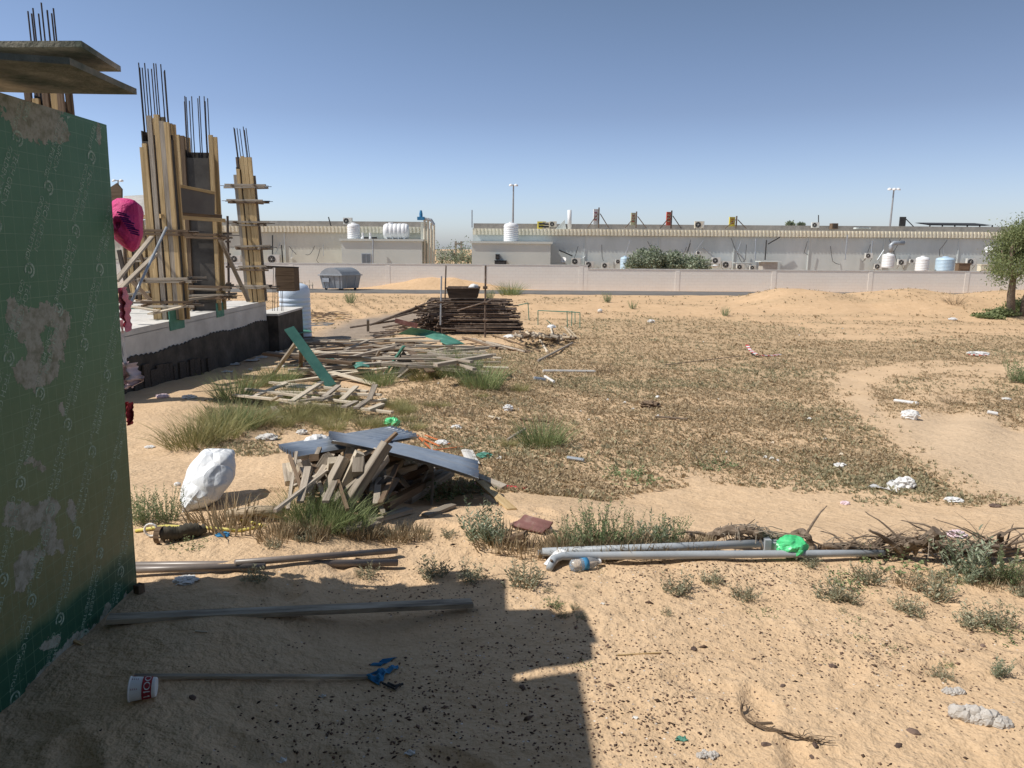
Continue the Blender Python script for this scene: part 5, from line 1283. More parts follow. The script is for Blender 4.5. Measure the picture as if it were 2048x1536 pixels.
#PART4
# ------------------------------------------------------------------ tree at the right edge
def big_tree():
    base = G(2022, 632); y = base.y; root = thing('ghaf_tree', base, 'feathery drooping green tree at the right edge of the frame', 'tree')
    rr = random.Random(5); r = np.random.RandomState(5)
    mb = MB(); tips = []
    sc_ = y/FPX
    def P_(px, py, dy=0): q = PY(px, py, y+dy); return q
    def limb(pts, r0, r1):
        n = len(pts); mb.tube(pts, r0, 8, rs=[r0+(r1-r0)*k/(n-1) for k in range(n)])
    limb([base-Vector((0, 0, .1)), P_(2022, 590), P_(2026, 560), P_(2020, 530), P_(2024, 500), P_(2030, 470)], .20, .05)
    limb([G(2043, 632)-Vector((0, 0, .1)), P_(2050, 595), P_(2064, 560), P_(2075, 520), P_(2090, 480)], .12, .04)
    limb([P_(2026, 560), P_(2045, 540), P_(2060, 515), P_(2070, 490)], .09, .03)
    limb([P_(2022, 540), P_(2008, 520), P_(2003, 500)], .06, .02)
    limb([P_(2024, 510), P_(2040, 490), P_(2050, 465)], .05, .02)
    mb.build('trunk', 'bark', root, smooth=True)
    clumps = [(2040, 468, 34, 22), (2015, 482, 24, 20), (2003, 505, 20, 22), (2070, 470, 40, 28), (2050, 500, 36, 24), (2020, 512, 26, 20), (2003, 535, 18, 20), (1998, 520, 12, 16), (2080, 510, 40, 30), (2110, 480, 44, 34), (2120, 530, 40, 30), (2055, 535, 26, 22), (2010, 550, 13, 16), (2034, 470, 20, 16), (2090, 450, 36, 18), (2060, 452, 24, 14)]
    VV = []; n0 = 0
    for (px, py, rx, rz) in clumps:
        c = P_(px, py, rr.uniform(-1, 1)); n = int(rx*rz*2.3); d = r.randn(n, 3); d /= np.linalg.norm(d, axis=1)[:, None]
        P = np.array(c)+d*(r.rand(n)**.45)[:, None]*np.array([rx*sc_, rx*sc_*.9, rz*sc_])*.95; P += r.randn(n, 3)*np.array([.26, .22, .24])
        q = r.randn(n, 3)*.6; q[:, 2] -= .9; q /= np.linalg.norm(q, axis=1)[:, None]; sd = np.cross(q, r.randn(n, 3)); sd /= np.linalg.norm(sd, axis=1)[:, None]
        l = (.07+.11*r.rand(n))[:, None]; w = l*.16
        VV.append(np.stack([P, P+q*l*.5+sd*w, P+q*l, P+q*l*.5-sd*w], 1).reshape(-1, 3))
    V = np.concatenate(VV)-np.array(base); me = fast_mesh('crown', V, np.arange(len(V)).reshape(-1, 4), ['tree_leaf']); o = link(me, 'crown'); o.parent = root
    for (px, py, sx, sz, lb) in ((2050, 622, 2.4, 1.3, 'dense green bush at the foot of the edge tree'), (2000, 632, 1.9, .7, 'low green bush left of the edge tree foot'), (2090, 625, 2.8, 1.7, 'green bush beyond the right edge by the tree'), (1975, 636, 1.4, .4, 'sprawling low shrub at the left tip of the tree thicket')):
        p = G(px, py); me, _ = leafball('undergrowth_bush', (0, 0, 0), (sx, 1.4, sz), int(900*sx), .13, 'tree_leaf', '', px, trunk=None)
        o = link(me, 'undergrowth_bush', p+Vector((0, 0, sz*.12))); tag(o, lb, 'bush')
big_tree()

# ------------------------------------------------------------------ waste container
def container():
    y = 48.6; a = PY(640, 578, y); b = PY(718, 578, y); zb = -1.075; w = b.x-a.x; zt = PY(680, 536, y).z; h = zt-zb; zr_ = zb+h*.68
    root = thing('waste_container', ((a.x+b.x)/2, y+.6, zb), 'grey steel waste container with domed lid on the road', 'waste container')
    # plan: long face towards the left-front, short end to the right
    A = Vector((a.x, y, 0)); B = Vector((a.x+w*.62, y-.5, 0)); C = Vector((b.x, y+.75, 0)); D = A+(C-B)
    def at(u, v, z): return A*(1-u)*(1-v)+B*u*(1-v)+C*u*v+D*(1-u)*v+Vector((0, 0, z))
    mb = MB(); lo = .07
    vs = [at(lo, lo, zb+.12), at(1-lo, lo, zb+.12), at(1-lo, 1-lo, zb+.12), at(lo, 1-lo, zb+.12), at(0, 0, zr_), at(1, 0, zr_), at(1, 1, zr_), at(0, 1, zr_)]
    mb.add(vs, [(0, 1, 5, 4), (1, 2, 6, 5), (2, 3, 7, 6), (3, 0, 4, 7), (3, 2, 1, 0)])
    for u in (.12, .35, .62, .88):
        mb.bar(at(lo+(1-2*lo)*u, lo-.01, zb+.14), at(u, -.01, zr_), .06, .05, up=(0, 1, 0))
    for v in (.25, .75): mb.bar(at(1-lo+.01, lo+(1-2*lo)*v, zb+.14), at(1.01, v, zr_), .06, .05, up=(1, 0, 0))
    mb.build('body', 'bin_metal', root)
    mb = MB()
    for (u0, v0, u1, v1) in ((-.03, -.03, 1.03, -.03), (1.03, -.03, 1.03, 1.03), (-.03, 1.03, 1.03, 1.03), (-.03, -.03, -.03, 1.03)): mb.bar(at(u0, v0, zr_), at(u1, v1, zr_), .09, .07)
    mb.build('rim', 'bin_metal', root)
    mb = MB(); n = 10; vs = []
    for i in range(n+1):
        t = i/n; z = zr_+.03+(zt-zr_)*math.sin(math.pi*t)**.7
        vs += [at(t, .0, z), at(t, 1., z), at(t, 0, zr_+.02), at(t, 1, zr_+.02)]
    fs = []
    for i in range(n): o = i*4; fs += [(o, o+4, o+5, o+1), (o+2, o+6, o+4, o), (o+1, o+5, o+7, o+3)]
    mb.add(vs, fs); mb.build('lid', 'bin_metal', root)
    mb = MB(); mb.box(at(.3, -.03, zr_-.32), (.5, .04, .26), rz=math.atan2(B.y-A.y, B.x-A.x)); mb.build('label_plate', 'galv', root)
    for u, v in ((.15, .15), (.85, .15), (.85, .85), (.15, .85)):
        mb = MB(); c = at(u, v, zb+.09); mb.lathe(c-Vector((0, .03, 0)), [(.09, 0), (.09, .06)], 14, ax=(0, 1, 0)); mb.build('wheel', 'dark', root)
container()
def broken_chair():
    p = PY(612, 577, 49); mb = MB(); p.z = -1.07
    for x in (-.3, -.05, .25, .45): mb.bar(p+Vector((x, 0, 0)), p+Vector((x-.04, .1, .55+.1*math.sin(x*9))), .05, .05)
    mb.box(p+Vector((.05, .1, .3)), (.75, .35, .05)); mb.box(p+Vector((-.3, 0, .3)), (.2, .06, .35)); tag(mb.build('broken_crate', 'wood_pale'), 'broken pale wooden crate against the wall left of the container', 'crate')
broken_chair()

# ------------------------------------------------------------------ scaffold tube stack
def scaffold():
    y0 = 26.5; r = random.Random(21); z0 = float(gz(-2, y0))
    xl = PY(840, 660, y0).x; xr = PY(1040, 660, y0).x
    rows = 17
    for k in range(rows):
        f = k/(rows-1); z = z0+.12+f*1.12
        left = xl + (f*.35 if f > .6 else 0); right = xr-(.3*f)
        nn = 8 if k % 2 else 7
        for j in range(nn):
            yy = y0+j*.17+r.uniform(-.03, .03)+f*.15
            if yy > y0+.5 and r.random() < .3: continue
            a = left+r.uniform(-.35, .25)-(.5 if f < .35 and r.random() < .2 else 0); b = right+r.uniform(-.3, .2)
            if f > .75: a += .1; b -= .15
            if r.random() < .3: a += r.uniform(.3, 1.5)
            sl_ = r.uniform(-.03, .03); mb = MB(); n = 2
            A_ = Vector((a, yy+r.uniform(-.06, .06), z+sl_)); B_ = Vector((b, yy+r.uniform(-.06, .06), z-sl_+r.uniform(-.02, .02)))
            mb.tube([A_, B_], .026, 7)
            if j < 3:
                for q in range(r.choice([0, 2, 3, 4])):
                    c = A_.lerp(B_, r.random()); mb.tube([c-Vector((.03, 0, 0)), c+Vector((.03, 0, 0))], .045, 6)
            tag(mb.build('scaffold_tube', 'rust_tube', smooth=False), 'rusty scaffold tube of the nearest layer, number %d from the ground in the big stack' % (k+1) if j == 0 else 'rusty scaffold tube lying inside the big tube stack', 'scaffold tube', 'scaffold tubes of the stack')
    # tubes sticking out at the left and the tangle of ends
    for i in range(55):
        px = r.uniform(838, 885); py = r.uniform(632, 668); A_ = PY(px, py, y0-r.uniform(.1, .6)); d = Vector((r.uniform(-.25, .45), 1, r.uniform(-.15, .25))).normalized()
        if A_.z < float(gz(A_.x, A_.y)): A_.z = float(gz(A_.x, A_.y))+.05
        mb = MB(); mb.tube([A_, A_+d*.9], .024, 6); tag(mb.build('scaffold_tube', 'rust_tube'), 'short tube end poking out of the tangle before the tube stack', 'scaffold tube', 'tube ends before the stack')
    for (x1, y1, x2, y2, lb) in [(740, 650, 870, 600, 'long tube sloping down at the left of the tube stack'), (756, 645, 850, 612, 'second sloping tube at the left of the tube stack'), (790, 634, 900, 606, 'sloping tube across the upper left of the stack'), (765, 655, 840, 642, 'low tube at the left foot of the stack'), (830, 612, 855, 622, 'stub tube at the upper left of the stack'), (700, 655, 800, 640, 'lowest sloping tube left of the stack')]:
        mb = MB(); mb.tube([PY(x1, y1, y0-.1), PY(x2, y2, y0)], .035, 7); tag(mb.build('scaffold_tube', 'rust_tube'), lb, 'scaffold tube')
    for i in range(34):
        px = r.uniform(755, 835); py = 668-(px-755)*.35+r.uniform(-3, 12); p = G(px, min(py, 672), .05+r.uniform(0, .2)); a = r.uniform(-.7, .7); d = Vector((math.cos(a), math.sin(a), r.uniform(-.1, .25)))*r.uniform(.3, .8)
        mb = MB(); mb.tube([p-d*.5, p+d*.5], .02, 5); tag(mb.build('scrap_rod', 'rust_tube'), 'short rusty rod in the scrap left of the tube stack', 'rod', 'scrap rods left of the stack')
    plank(PY(790, 641, y0-.5), PY(835, 652, y0-.5), .04, .16, 'ply_maroon', 'rusty_plate', 'rust-red plate leaning at the left foot of the tube stack', 'plate')
    # tray on top
    p = PY(927, 585, y0+.3); w = 66/FPX*y0; h = 20/FPX*y0; root = thing('steel_trough', p-Vector((0, 0, h/2)), 'dark open steel trough lying on top of the tube stack', 'trough')
    mb = MB(); a, b = w/2, w/2-.09
    vs = [(p.x-b, p.y-.3, p.z-h/2), (p.x+b, p.y-.3, p.z-h/2), (p.x+b, p.y+.35, p.z-h/2), (p.x-b, p.y+.35, p.z-h/2), (p.x-a, p.y-.38, p.z+h/2), (p.x+a, p.y-.38, p.z+h/2), (p.x+a, p.y+.42, p.z+h/2), (p.x-a, p.y+.42, p.z+h/2)]
    mb.add(vs, [(0, 1, 5, 4), (1, 2, 6, 5), (2, 3, 7, 6), (3, 0, 4, 7), (3, 2, 1, 0)]); mb.build('trough_shell', 'wood_dark', root)
    mb = MB(); mb.bar((p.x-a, p.y-.40, p.z+h/2), (p.x+a, p.y-.40, p.z+h/2), .05, .05); mb.bar((p.x-a, p.y+.44, p.z+h/2), (p.x+a, p.y+.44, p.z+h/2), .05, .05); mb.build('trough_rim', 'rust_tube', root)
    tag(blob('white_bundle', p+Vector((.35, .2, h/2-.05)), (.18, .15, .14), 'bag_white', 5, 3, .3), 'small white bundle on the steel trough', 'bundle')
    # standing frame in front
    root = thing('standing_scaffold', PY(970, 680, y0-.9), 'open scaffold frame standing before the tube stack', 'scaffold frame')
    yf = y0-.6
    def tb(name, x1, y1, x2, y2, d1=0, d2=0, r_=.028, mt='rust_tube'): mb = MB(); mb.tube([PY(x1, y1, yf+d1), PY(x2, y2, yf+d2)], r_, 7); mb.build(name, mt, root)
    tb('post', 970, 682, 971, 531, -.3, -.3, .034); tb('post', 890, 600, 892, 531, 1, 1); tb('post', 881, 650, 883, 552, 0, 0, .03, 'galv')
    tb('ledger', 883, 604, 970, 604); tb('ledger', 882, 657, 970, 661, 0, -.3); tb('brace', 885, 668, 883, 655); tb('brace', 915, 621, 985, 600, 0, -.2); tb('coupler', 966, 575, 975, 575, -.3, -.3, .05); tb('coupler', 966, 640, 975, 640, -.3, -.3, .05); tb('coupler', 878, 604, 888, 604, 0, 0, .05); tb('coupler', 966, 605, 975, 605, -.3, -.3, .05)
scaffold()
# ------------------------------------------------------------------ log heap, wire frame, conduits
r = random.Random(31)
for i in range(85):
    px = r.uniform(1030, 1150); f = (px-1030)/120; lim = 640+f*20; py = r.uniform(lim, 672+f*6); h = max(0, (672-py)/FPX*27)*.8
    p = G(px, 672+f*6-4*r.random(), h); a = r.uniform(.9, 2.2); d = Vector((math.cos(a), math.sin(a), r.uniform(-.3, .3)))*r.uniform(.3, .7)
    mb = MB(); mb.tube([p-d*.5, p+d*.5], r.uniform(.035, .055), 7); tag(mb.build('cut_log', r.choice(['log_wood', 'wood_grey', 'wood_brown', 'wood_grey'])), 'short cut log in the heap right of the tube stack', 'log', 'logs of the heap right of the stack')
for (x1, y1, x2, y2, mt, rr, lb) in [(1075, 722, 1145, 686, 'wood_grey', .035, 'grey pole lying diagonally below the log heap'), (1080, 680, 1095, 705, 'wood_pale', .04, 'bent pale stick below the log heap'), (1045, 676, 1080, 677, 'wood_pale', .035, 'short pale post at the foot of the log heap'),
     (1130, 655, 1148, 678, 'log_wood', .04, 'pale post leaning on the right end of the log heap'), (1137, 657, 1155, 677, 'log_wood', .035, 'second pale post leaning on the right end of the log heap'), (1100, 650, 1108, 680, 'wood_pale', .04, 'pale post rising in the log heap under the white cap'),
     (1086, 742, 1190, 743, 'concrete_pale', .035, 'long pale conduit lying in the field'), (1068, 757, 1090, 760, 'galv', .045, 'short grey tube in the field'), (1090, 753, 1108, 764, 'bag_white', .03, 'white forked scrap beside the short grey tube'),
     (985, 671, 1080, 702, 'wood_brown', .03, 'long brown tube right of the green sheet'), (1040, 838, 1092, 842, 'wood_brown', .022, 'thin dark rod lying in the field above the lone grass tuft'), (978, 833, 1000, 838, 'wood_pale', .02, 'thin pale stick in the field'), (1015, 880, 1050, 858, 'wood_grey', .02, 'thin twig left of the lone grass tuft'), (1135, 915, 1168, 920, 'galv', .02, 'thin grey strip in the field, near its lower edge'),
     (1790, 801, 1835, 807, 'bag_white', .03, 'white stick lying above the right white sack'), (1975, 824, 1995, 828, 'bag_white', .03, 'white pipe piece in the right field'), (1310, 833, 1375, 838, 'bark', .015, 'dark twig lying in the mid field'), (1330, 730, 1480, 712, 'bark', .012, 'faint long twig in the far field')]:
    A_, B_ = G(x1, y1, .03), G(x2, y2, .03); mid = (A_+B_)/2; mid.z = max(mid.z, float(gz(mid.x, mid.y))+.02)
    mb = MB(); mb.tube([A_, mid, B_], rr, 8); tag(mb.build('stick' if 'stick' in lb or 'twig' in lb else 'pole', mt), lb, 'pole')
for i in range(9):
    r_ = random.Random(90+i); x0 = 925+i*8; A_ = G(x0, 675+i*1.5, .2-.01*i); B_ = G(x0+75+r_.uniform(-10, 15), 697+i, .03)
    mb = MB(); mb.tube([A_, B_], .035, 7); tag(mb.build('fence_post', r_.choice(['wood_brown', 'wood_grey'])), 'round grey-brown post fanned out right of the green sheet', 'post', 'posts fanned right of the green sheet')
def wire_frame():
    y = 29; root = thing('wire_frame', G(1110, 660), 'thin dark green wire frame standing behind the log heap', 'frame'); mb = MB()
    def q(px, py, d=0): return PY(px, py, y+d)
    L_ = [((1076, 650), (1076, 621)), ((1076, 621), (1160, 625)), ((1160, 625), (1160, 655)), ((1135, 654), (1134, 622)), ((1143, 652), (1144, 622)), ((1076, 621, 2), (1150, 624, 2)), ((1150, 624, 2), (1150, 655, 2)), ((1058, 640), (1056, 606)), ((1056, 606), (1030, 612)), ((1093, 640, 1), (1102, 648, 1))]
    for a, b in L_:
        mb = MB(); mb.tube([q(*a), q(*b)], .018, 5); mb.build('wire', 'ply_green', root)
wire_frame()
tag(blob('white_cover', G(1103, 655, .42), (.16, .14, .08), 'bag_white', 3, 3, .2), 'white cover on the pale post in the log heap', 'cover')
tag(blob('rag', G(1020, 676), (.22, .15, .1), 'bag_white', 13, 3, .4), 'white rag crumpled at the foot of the tube stack', 'rag')
# ------------------------------------------------------------------ plank heap in the middle
r = random.Random(41)
for i in range(150):
    px = r.uniform(600, 935); f = (px-610)/350
    py = r.uniform(680, 765-f*35 if px > 640 else 740); base = 1-abs((py-715)/50)
    if 755 < px < 850 and py > 722: continue
    h = max(.02, .50*base*r.random()); a = r.gauss(0.05, .28) if r.random() < .6 else r.uniform(-1.5, 1.5)
    c = G(px, py, h); L_ = r.uniform(.6, 2.6); d = Vector((math.cos(a), math.sin(a)*1.0, r.uniform(-.05, .06)))*L_*.5
    A_, B_ = c-d, c+d
    A_.z = max(A_.z, float(gz(A_.x, A_.y))+.03); B_.z = max(B_.z, float(gz(B_.x, B_.y))+.03)
    mt_ = r.choice(['wood_grey', 'wood_grey', 'wood_pale', 'wood_brown', 'wood_grey']); wd_ = r.choice([.09, .07, .12, .15])
    lb_ = '%s %s %s %s in the %s of the long middle heap' % ('short' if L_ < 1.1 else 'long' if L_ > 1.9 else 'middling', {'wood_grey': 'grey', 'wood_pale': 'pale', 'wood_brown': 'brown'}[mt_], 'board' if wd_ > .1 else 'plank', 'lying level' if abs(a) < .25 else 'lying askew', 'left end' if px < 690 else 'centre left' if px < 770 else 'centre right' if px < 850 else 'right end')
    plank(A_, B_, wd_, r.choice([.025, .045, .06]), mt_, 'plank', lb_, 'plank', 'planks of the middle heap')
for a in [(672, 679, .35, 880, 682, .38, .1, .05, 'wood_pale', 'long pale plank on top of the middle heap, its upper edge'), (700, 682, .42, 850, 674, .42, .12, .04, 'wood_pale', 'broad pale plank on top of the middle heap, under the green sheet'), (735, 672, .5, 800, 668, .2, .12, .02, 'wood_grey', 'grey board curving at the upper end of the middle heap'),
   (690, 700, .35, 738, 680, .5, .09, .04, 'wood_grey', 'plank sloping up left of the middle of the heap'), (745, 728, .1, 760, 700, .45, .08, .03, 'wood_grey', 'plank standing askew left of the propped dark board'), (640, 705, .2, 760, 699, .3, .1, .04, 'wood_grey', 'long level plank at the left of the middle heap'),
   (875, 712, .1, 925, 725, .05, .09, .03, 'wood_pale', 'pale plank at the right tail of the middle heap'), (840, 700, .2, 1000, 692, .1, .1, .03, 'wood_grey', 'plank reaching right from the middle heap'), (736, 640, .62, 736, 662, .15, .09, .05, 'ply_grey', 'grey stub post at the upper end of the middle heap')]: plk(*a)
def green_sheet():
    a, b, c, d = G(795, 668, .35), G(822, 655, .62), G(930, 688, .12), G(895, 690, .15)
    mb = MB(); mb.quadsheet([a, d, c, b], 16, 5, .012, lambda u, v: .16*math.sin(math.pi*u)); tag(mb.build('green_sheet', 'ply_green', smooth=True), 'arched green sheet lying over the middle heap before the tube stack', 'sheet')
    for k, (pts, lb) in enumerate([([(565, 655), (608, 655), (625, 662), (568, 674)], 'green panel on battens beside the foundation corner'), ([(705, 728), (740, 722), (738, 732), (712, 736)], 'green scrap of plastic in the middle heap'), ([(648, 716), (668, 714), (670, 722), (650, 724)], 'small green scrap in the left of the middle heap')]):
        h = .35 if k == 0 else .3; mb = MB(); mb.quadsheet([G(x, y_, h) for x, y_ in pts], 6, 3, .02, lambda u, v: .03*math.sin(4*u)); tag(mb.build('green_scrap' if k else 'green_sheet', 'ply_green'), lb, 'panel' if k == 0 else 'scrap')
green_sheet()
for i in range(5):
    plk(560, 676+i*3, .22-.05*i, 628-i*4, 674+i*4, .2-.04*i, .12, .03, r.choice(['wood_brown', 'wood_grey']), 'batten stacked under the green panel by the foundation corner', group='battens under the green panel')
# trestle with leaning green board
def trestle():
    root = thing('leaning_board', G(665, 772), 'long green board leaning up to the left on two timber legs', 'board')
    A_ = G(663, 772, .02); B_ = PY(578, 656, A_.y+.6)
    plank(A_, B_, .21, .025, 'ply_teal', 'green_board', up=(.45, -.6, .3), root=root)
    t = A_.lerp(B_, .80); plank(G(544, 752, .0), t+Vector((0, .05, -.02)), .09, .045, 'wood_grey', 'leg', root=root); plank(G(601, 752), t+Vector((.05, .1, -.05)), .08, .045, 'wood_brown', 'leg', root=root)
trestle()
# dark triangular propped board
def propped():
    root = thing('propped_board', G(800, 750), 'dark board standing on its corner with two sticks at the right of the heap', 'board')
    yb = G(800, 752).y; a, b, c, d = G(777, 748, .02), PY(806, 702, yb), PY(838, 742, yb+.2), G(808, 756, .02)
    mb = MB(); mb.quadsheet([a, b, c, d], 4, 4, .02); mb.build('board_face', 'ply_dark', root)
    plank(G(768, 750, .02), PY(808, 692, yb-.03), .06, .04, 'ply_green', 'stick', root=root); plank(G(795, 757, .0), PY(836, 724, yb+.2), .06, .05, 'wood_grey', 'stick', root=root)
propped()
# lattice frame
def lattice():
    root = thing('wooden_lattice', G(610, 800), 'flat pale wooden lattice of crossed battens lying in the grass', 'wooden frame')
    H = .12
    for (x1, y1, x2, y2, h1, h2) in [(540, 765, 735, 783, .22, .2), (492, 778, 710, 806, .2, .2), (530, 783, 762, 790, .22, .2), (468, 790, 620, 806, .14, .14), (560, 806, 690, 812, .1, .1), (700, 815, 785, 825, .08, .06), (560, 772, 640, 776, .2, .2), (720, 806, 772, 799, .12, .12)]:
        plank(G(x1, y1, h1), G(x2, y2, h2), .07, .035, 'wood_pale', 'batten', root=root)
    for (x1, y1, x2, y2) in [(503, 795, 573, 766), (583, 803, 643, 764), (648, 794, 677, 771), (683, 800, 712, 773), (688, 814, 712, 803), (712, 816, 735, 800), (735, 820, 765, 808), (738, 800, 750, 770), (545, 800, 560, 792), (600, 802, 650, 796), (660, 792, 640, 800)]:
        plank(G(x1, y1, .19), G(x2, y2, .25), .09, .03, 'wood_pale' if x1 % 2 else 'wood_grey', 'cross_batten', root=root)
lattice()
plk(548, 815, .03, 560, 838, .03, .1, .05, 'wood_grey', 'short grey timber stub below the lattice')
for i, (px, py, w) in enumerate([(505, 722, .35), (470, 730, .3), (525, 716, .3), (455, 745, .25), (575, 735, .3), (590, 715, .28), (640, 690, .3), (560, 705, .25)]):
    c = G(px, py); mb = MB(); mb.quadsheet([c+Vector((-w/2, -w*.3, .02)), c+Vector((w/2, -w*.4, .03)), c+Vector((w*.4, w*.5, .03)), c+Vector((-w*.5, w*.3, .02))], 6, 5, .004, lambda u, v: .03*math.sin(7*u+i)*math.sin(5*v)); tag(mb.build('paper_sack_scrap', 'concrete_pale'), 'pale cement sack scrap lying in the shade beside the foundation', 'scrap', 'cement sack scraps by the foundation')
for i in range(40):
    px = r.uniform(600, 690); py = r.uniform(625, 642); p = G(px, py, .05); a = r.uniform(-.6, .6); d = Vector((math.cos(a), math.sin(a), 0))*r.uniform(.3, 1.)
    mb = MB(); mb.tube([p-d*.5, p+Vector((0, 0, .05)), p+d*.5], .018, 5); tag(mb.build('scrap_rod', r.choice(['wood_brown', 'wood_tan', 'rust_tube'])), 'thin scrap rod in the loose heap right of the tall tank', 'rod', 'scrap rods right of the tank')
mb = MB(); mb.quadsheet([G(602, 653), G(655, 652), G(672, 645), G(640, 642)], 6, 3, .03); tag(mb.build('flat_board', 'ply_grey'), 'flat grey board lying on the ground right of the tall tank', 'board')

# ------------------------------------------------------------------ front timber heap
T = [(572, 932, .12, 578, 968, .02, .1, 'wood_grey'), (580, 930, .14, 591, 965, .02, .1, 'wood_pale'), (589, 928, .16, 604, 958, .04, .1, 'wood_pale'), (606, 922, .2, 629, 980, .03, .1, 'wood_grey'),
 (658, 912, .25, 625, 962, .05, .1, 'wood_grey'), (655, 937, .15, 632, 975, .03, .1, 'wood_grey'), (667, 920, .26, 660, 955, .1, .09, 'wood_pale'), (689, 914, .3, 655, 982, .08, .1, 'wood_grey'), (704, 898, .32, 692, 950, .15, .1, 'wood_grey'),
 (720, 905, .36, 679, 990, .06, .1, 'wood_pale'), (718, 918, .32, 716, 950, .25, .1, 'wood_grey'), (774, 887, .46, 685, 1024, .03, .105, 'wood_grey'), (722, 955, .2, 668, 1007, .03, .1, 'wood_grey'), (780, 898, .36, 768, 938, .15, .1, 'wood_pale'), (803, 896, .36, 772, 926, .25, .09, 'wood_grey'),
 (800, 925, .25, 760, 950, .2, .1, 'wood_grey'), (829, 933, .2, 787, 943, .22, .1, 'wood_grey'), (855, 932, .2, 812, 956, .1, .1, 'wood_brown'), (888, 943, .12, 808, 978, .05, .1, 'wood_grey'), (902, 945, .1, 816, 1000, .03, .1, 'wood_grey'), (843, 972, .1, 770, 1012, .04, .1, 'wood_brown'),
 (803, 914, .3, 700, 916, .3, .09, 'wood_brown'), (862, 935, .18, 855, 950, .1, .08, 'wood_pale'), (640, 912, .2, 600, 920, .14, .09, 'wood_grey'), (628, 915, .22, 640, 945, .1, .09, 'wood_brown'), (745, 905, .3, 700, 965, .12, .1, 'wood_brown'), (735, 930, .25, 700, 990, .06, .1, 'wood_grey'), (790, 945, .16, 740, 975, .08, .1, 'wood_brown'), (675, 908, .25, 640, 960, .08, .09, 'wood_brown'), (770, 915, .32, 735, 960, .2, .09, 'wood_grey'), (646, 905, .2, 610, 945, .06, .09, 'wood_grey'), (700, 930, .16, 600, 950, .02, .1, 'wood_brown'), (850, 955, .1, 730, 960, .04, .1, 'wood_brown'), (820, 965, .08, 700, 1000, .0, .09, 'wood_dark')]
spec = {0: 'leftmost short timber of the front heap', 11: 'longest timber of the front heap, topmost, running from the metal strip to the ground', 20: 'brown timber at the lower right of the front heap', 19: 'long lower timber on the right side of the front heap', 18: 'long upper timber on the right side of the front heap', 3: 'knotty timber leaning right over the grass at the left of the front heap'}
for i, (x1, y1, h1, x2, y2, h2, w, mt) in enumerate(T):
    w = w*.68; rank = sorted(range(len(T)), key=lambda q: T[q][0]+T[q][3]).index(i)+1
    plk(x1, y1, h1, x2, y2, h2, w, w*rnd.uniform(.7, .95), mt, spec.get(i, '%s square timber, number %d from the left in the front heap' % ({'wood_grey': 'weathered grey', 'wood_pale': 'pale', 'wood_brown': 'brown', 'wood_dark': 'dark'}[mt], rank)), name='timber', cat='timber', group='timbers of the front heap')
for i in range(46):
    rr = random.Random(800+i); px = rr.uniform(575, 890); py = rr.uniform(925, 985)-abs(px-700)*.03; a = rr.gauss(1.9, .5); L_ = rr.uniform(.25, .7); c = G(px, py, rr.uniform(.02, .2)); d = Vector((math.cos(a)*.8, math.sin(a), rr.uniform(.0, .35)))*L_*.5
    plank(c-d, c+d, rr.choice([.02, .03, .04]), rr.choice([.015, .02]), rr.choice(['wood_grey', 'wood_grey', 'wood_brown']), 'stick', 'thin weathered stick wedged in the front timber heap', 'stick', 'sticks wedged in the front heap')
plk(793, 866, .5, 745, 910, .34, .025, .02, 'wood_brown', 'thin stick crossing over the metal strip', name='stick', cat='stick')
plk(911, 935, .18, 1008, 975, .02, .09, .03, 'wood_grey', 'long plank running down right from the end of the metal strip')
plk(960, 963, .1, 1024, 1020, .0, .07, .02, 'wood_tan', 'tan lath sticking into the sand right of the heap')
plk(740, 1042, .02, 818, 1020, .02, .07, .03, 'wood_grey', 'plank lying on the sand below the dark plywood')
plk(684, 1062, .02, 752, 1046, .02, .09, .03, 'wood_grey', 'grey plank lying lowest before the front heap')
plk(850, 1032, .01, 905, 1010, .02, .06, .02, 'wood_grey', 'grey splintered board on the sand right of the heap')
plk(950, 968, .02, 1052, 978, .01, .05, .02, 'red_plastic', 'red plastic profile lying beside the long plank', name='red_profile', cat='profile')
plk(1010, 1080, .02, 1052, 1068, .08, .06, .03, 'wood_brown', 'short dark board below the maroon sheet')
mb = MB(); mb.quadsheet([G(770, 950, .24), G(797, 956, .2), G(744, 1037, .03), G(709, 1016, .05)], 8, 6, .018, lambda u, v: .004*math.sin(9*u)); mb2 = mb.build('plywood_sheet', 'ply_maroon'); tag(mb2, 'dark brown plywood sheet sloping down the front of the timber heap', 'plywood sheet'); mb2.data.materials[0] = MAT['ply_dark']
def corr(pts, h, name, label, ncor, nlen=8, amp=.028, sag=.0):
    a, b, c, d = [G(x, y_, hh) for (x, y_), hh in zip(pts, h)]
    mb = MB(); mb.quadsheet([a, b, c, d], nlen, ncor*6, .002, lambda u, v: amp*math.sin(2*math.pi*v*ncor)+sag*math.sin(math.pi*u)); o = mb.build(name, 'sheet_metal', smooth=True); return tag(o, label, 'metal sheet')
rm('sheet_metal', (.22, .255, .30), (.36, .40, .45), 3, .38, .5, .4, bump=.1, bd=.004, c3=(.44, .45, .46))
corr([(557, 893), (785, 855), (838, 872), (593, 913)], [.2, .3, .32, .22], 'corrugated_sheet', 'wide blue-grey corrugated sheet lying at the back of the front heap', 7)
corr([(657, 866), (955, 925), (958, 956), (664, 880)], [.38, .22, .2, .38], 'metal_strip', 'long narrow blue-grey metal strip sloping right over the front heap', 3, sag=.02)
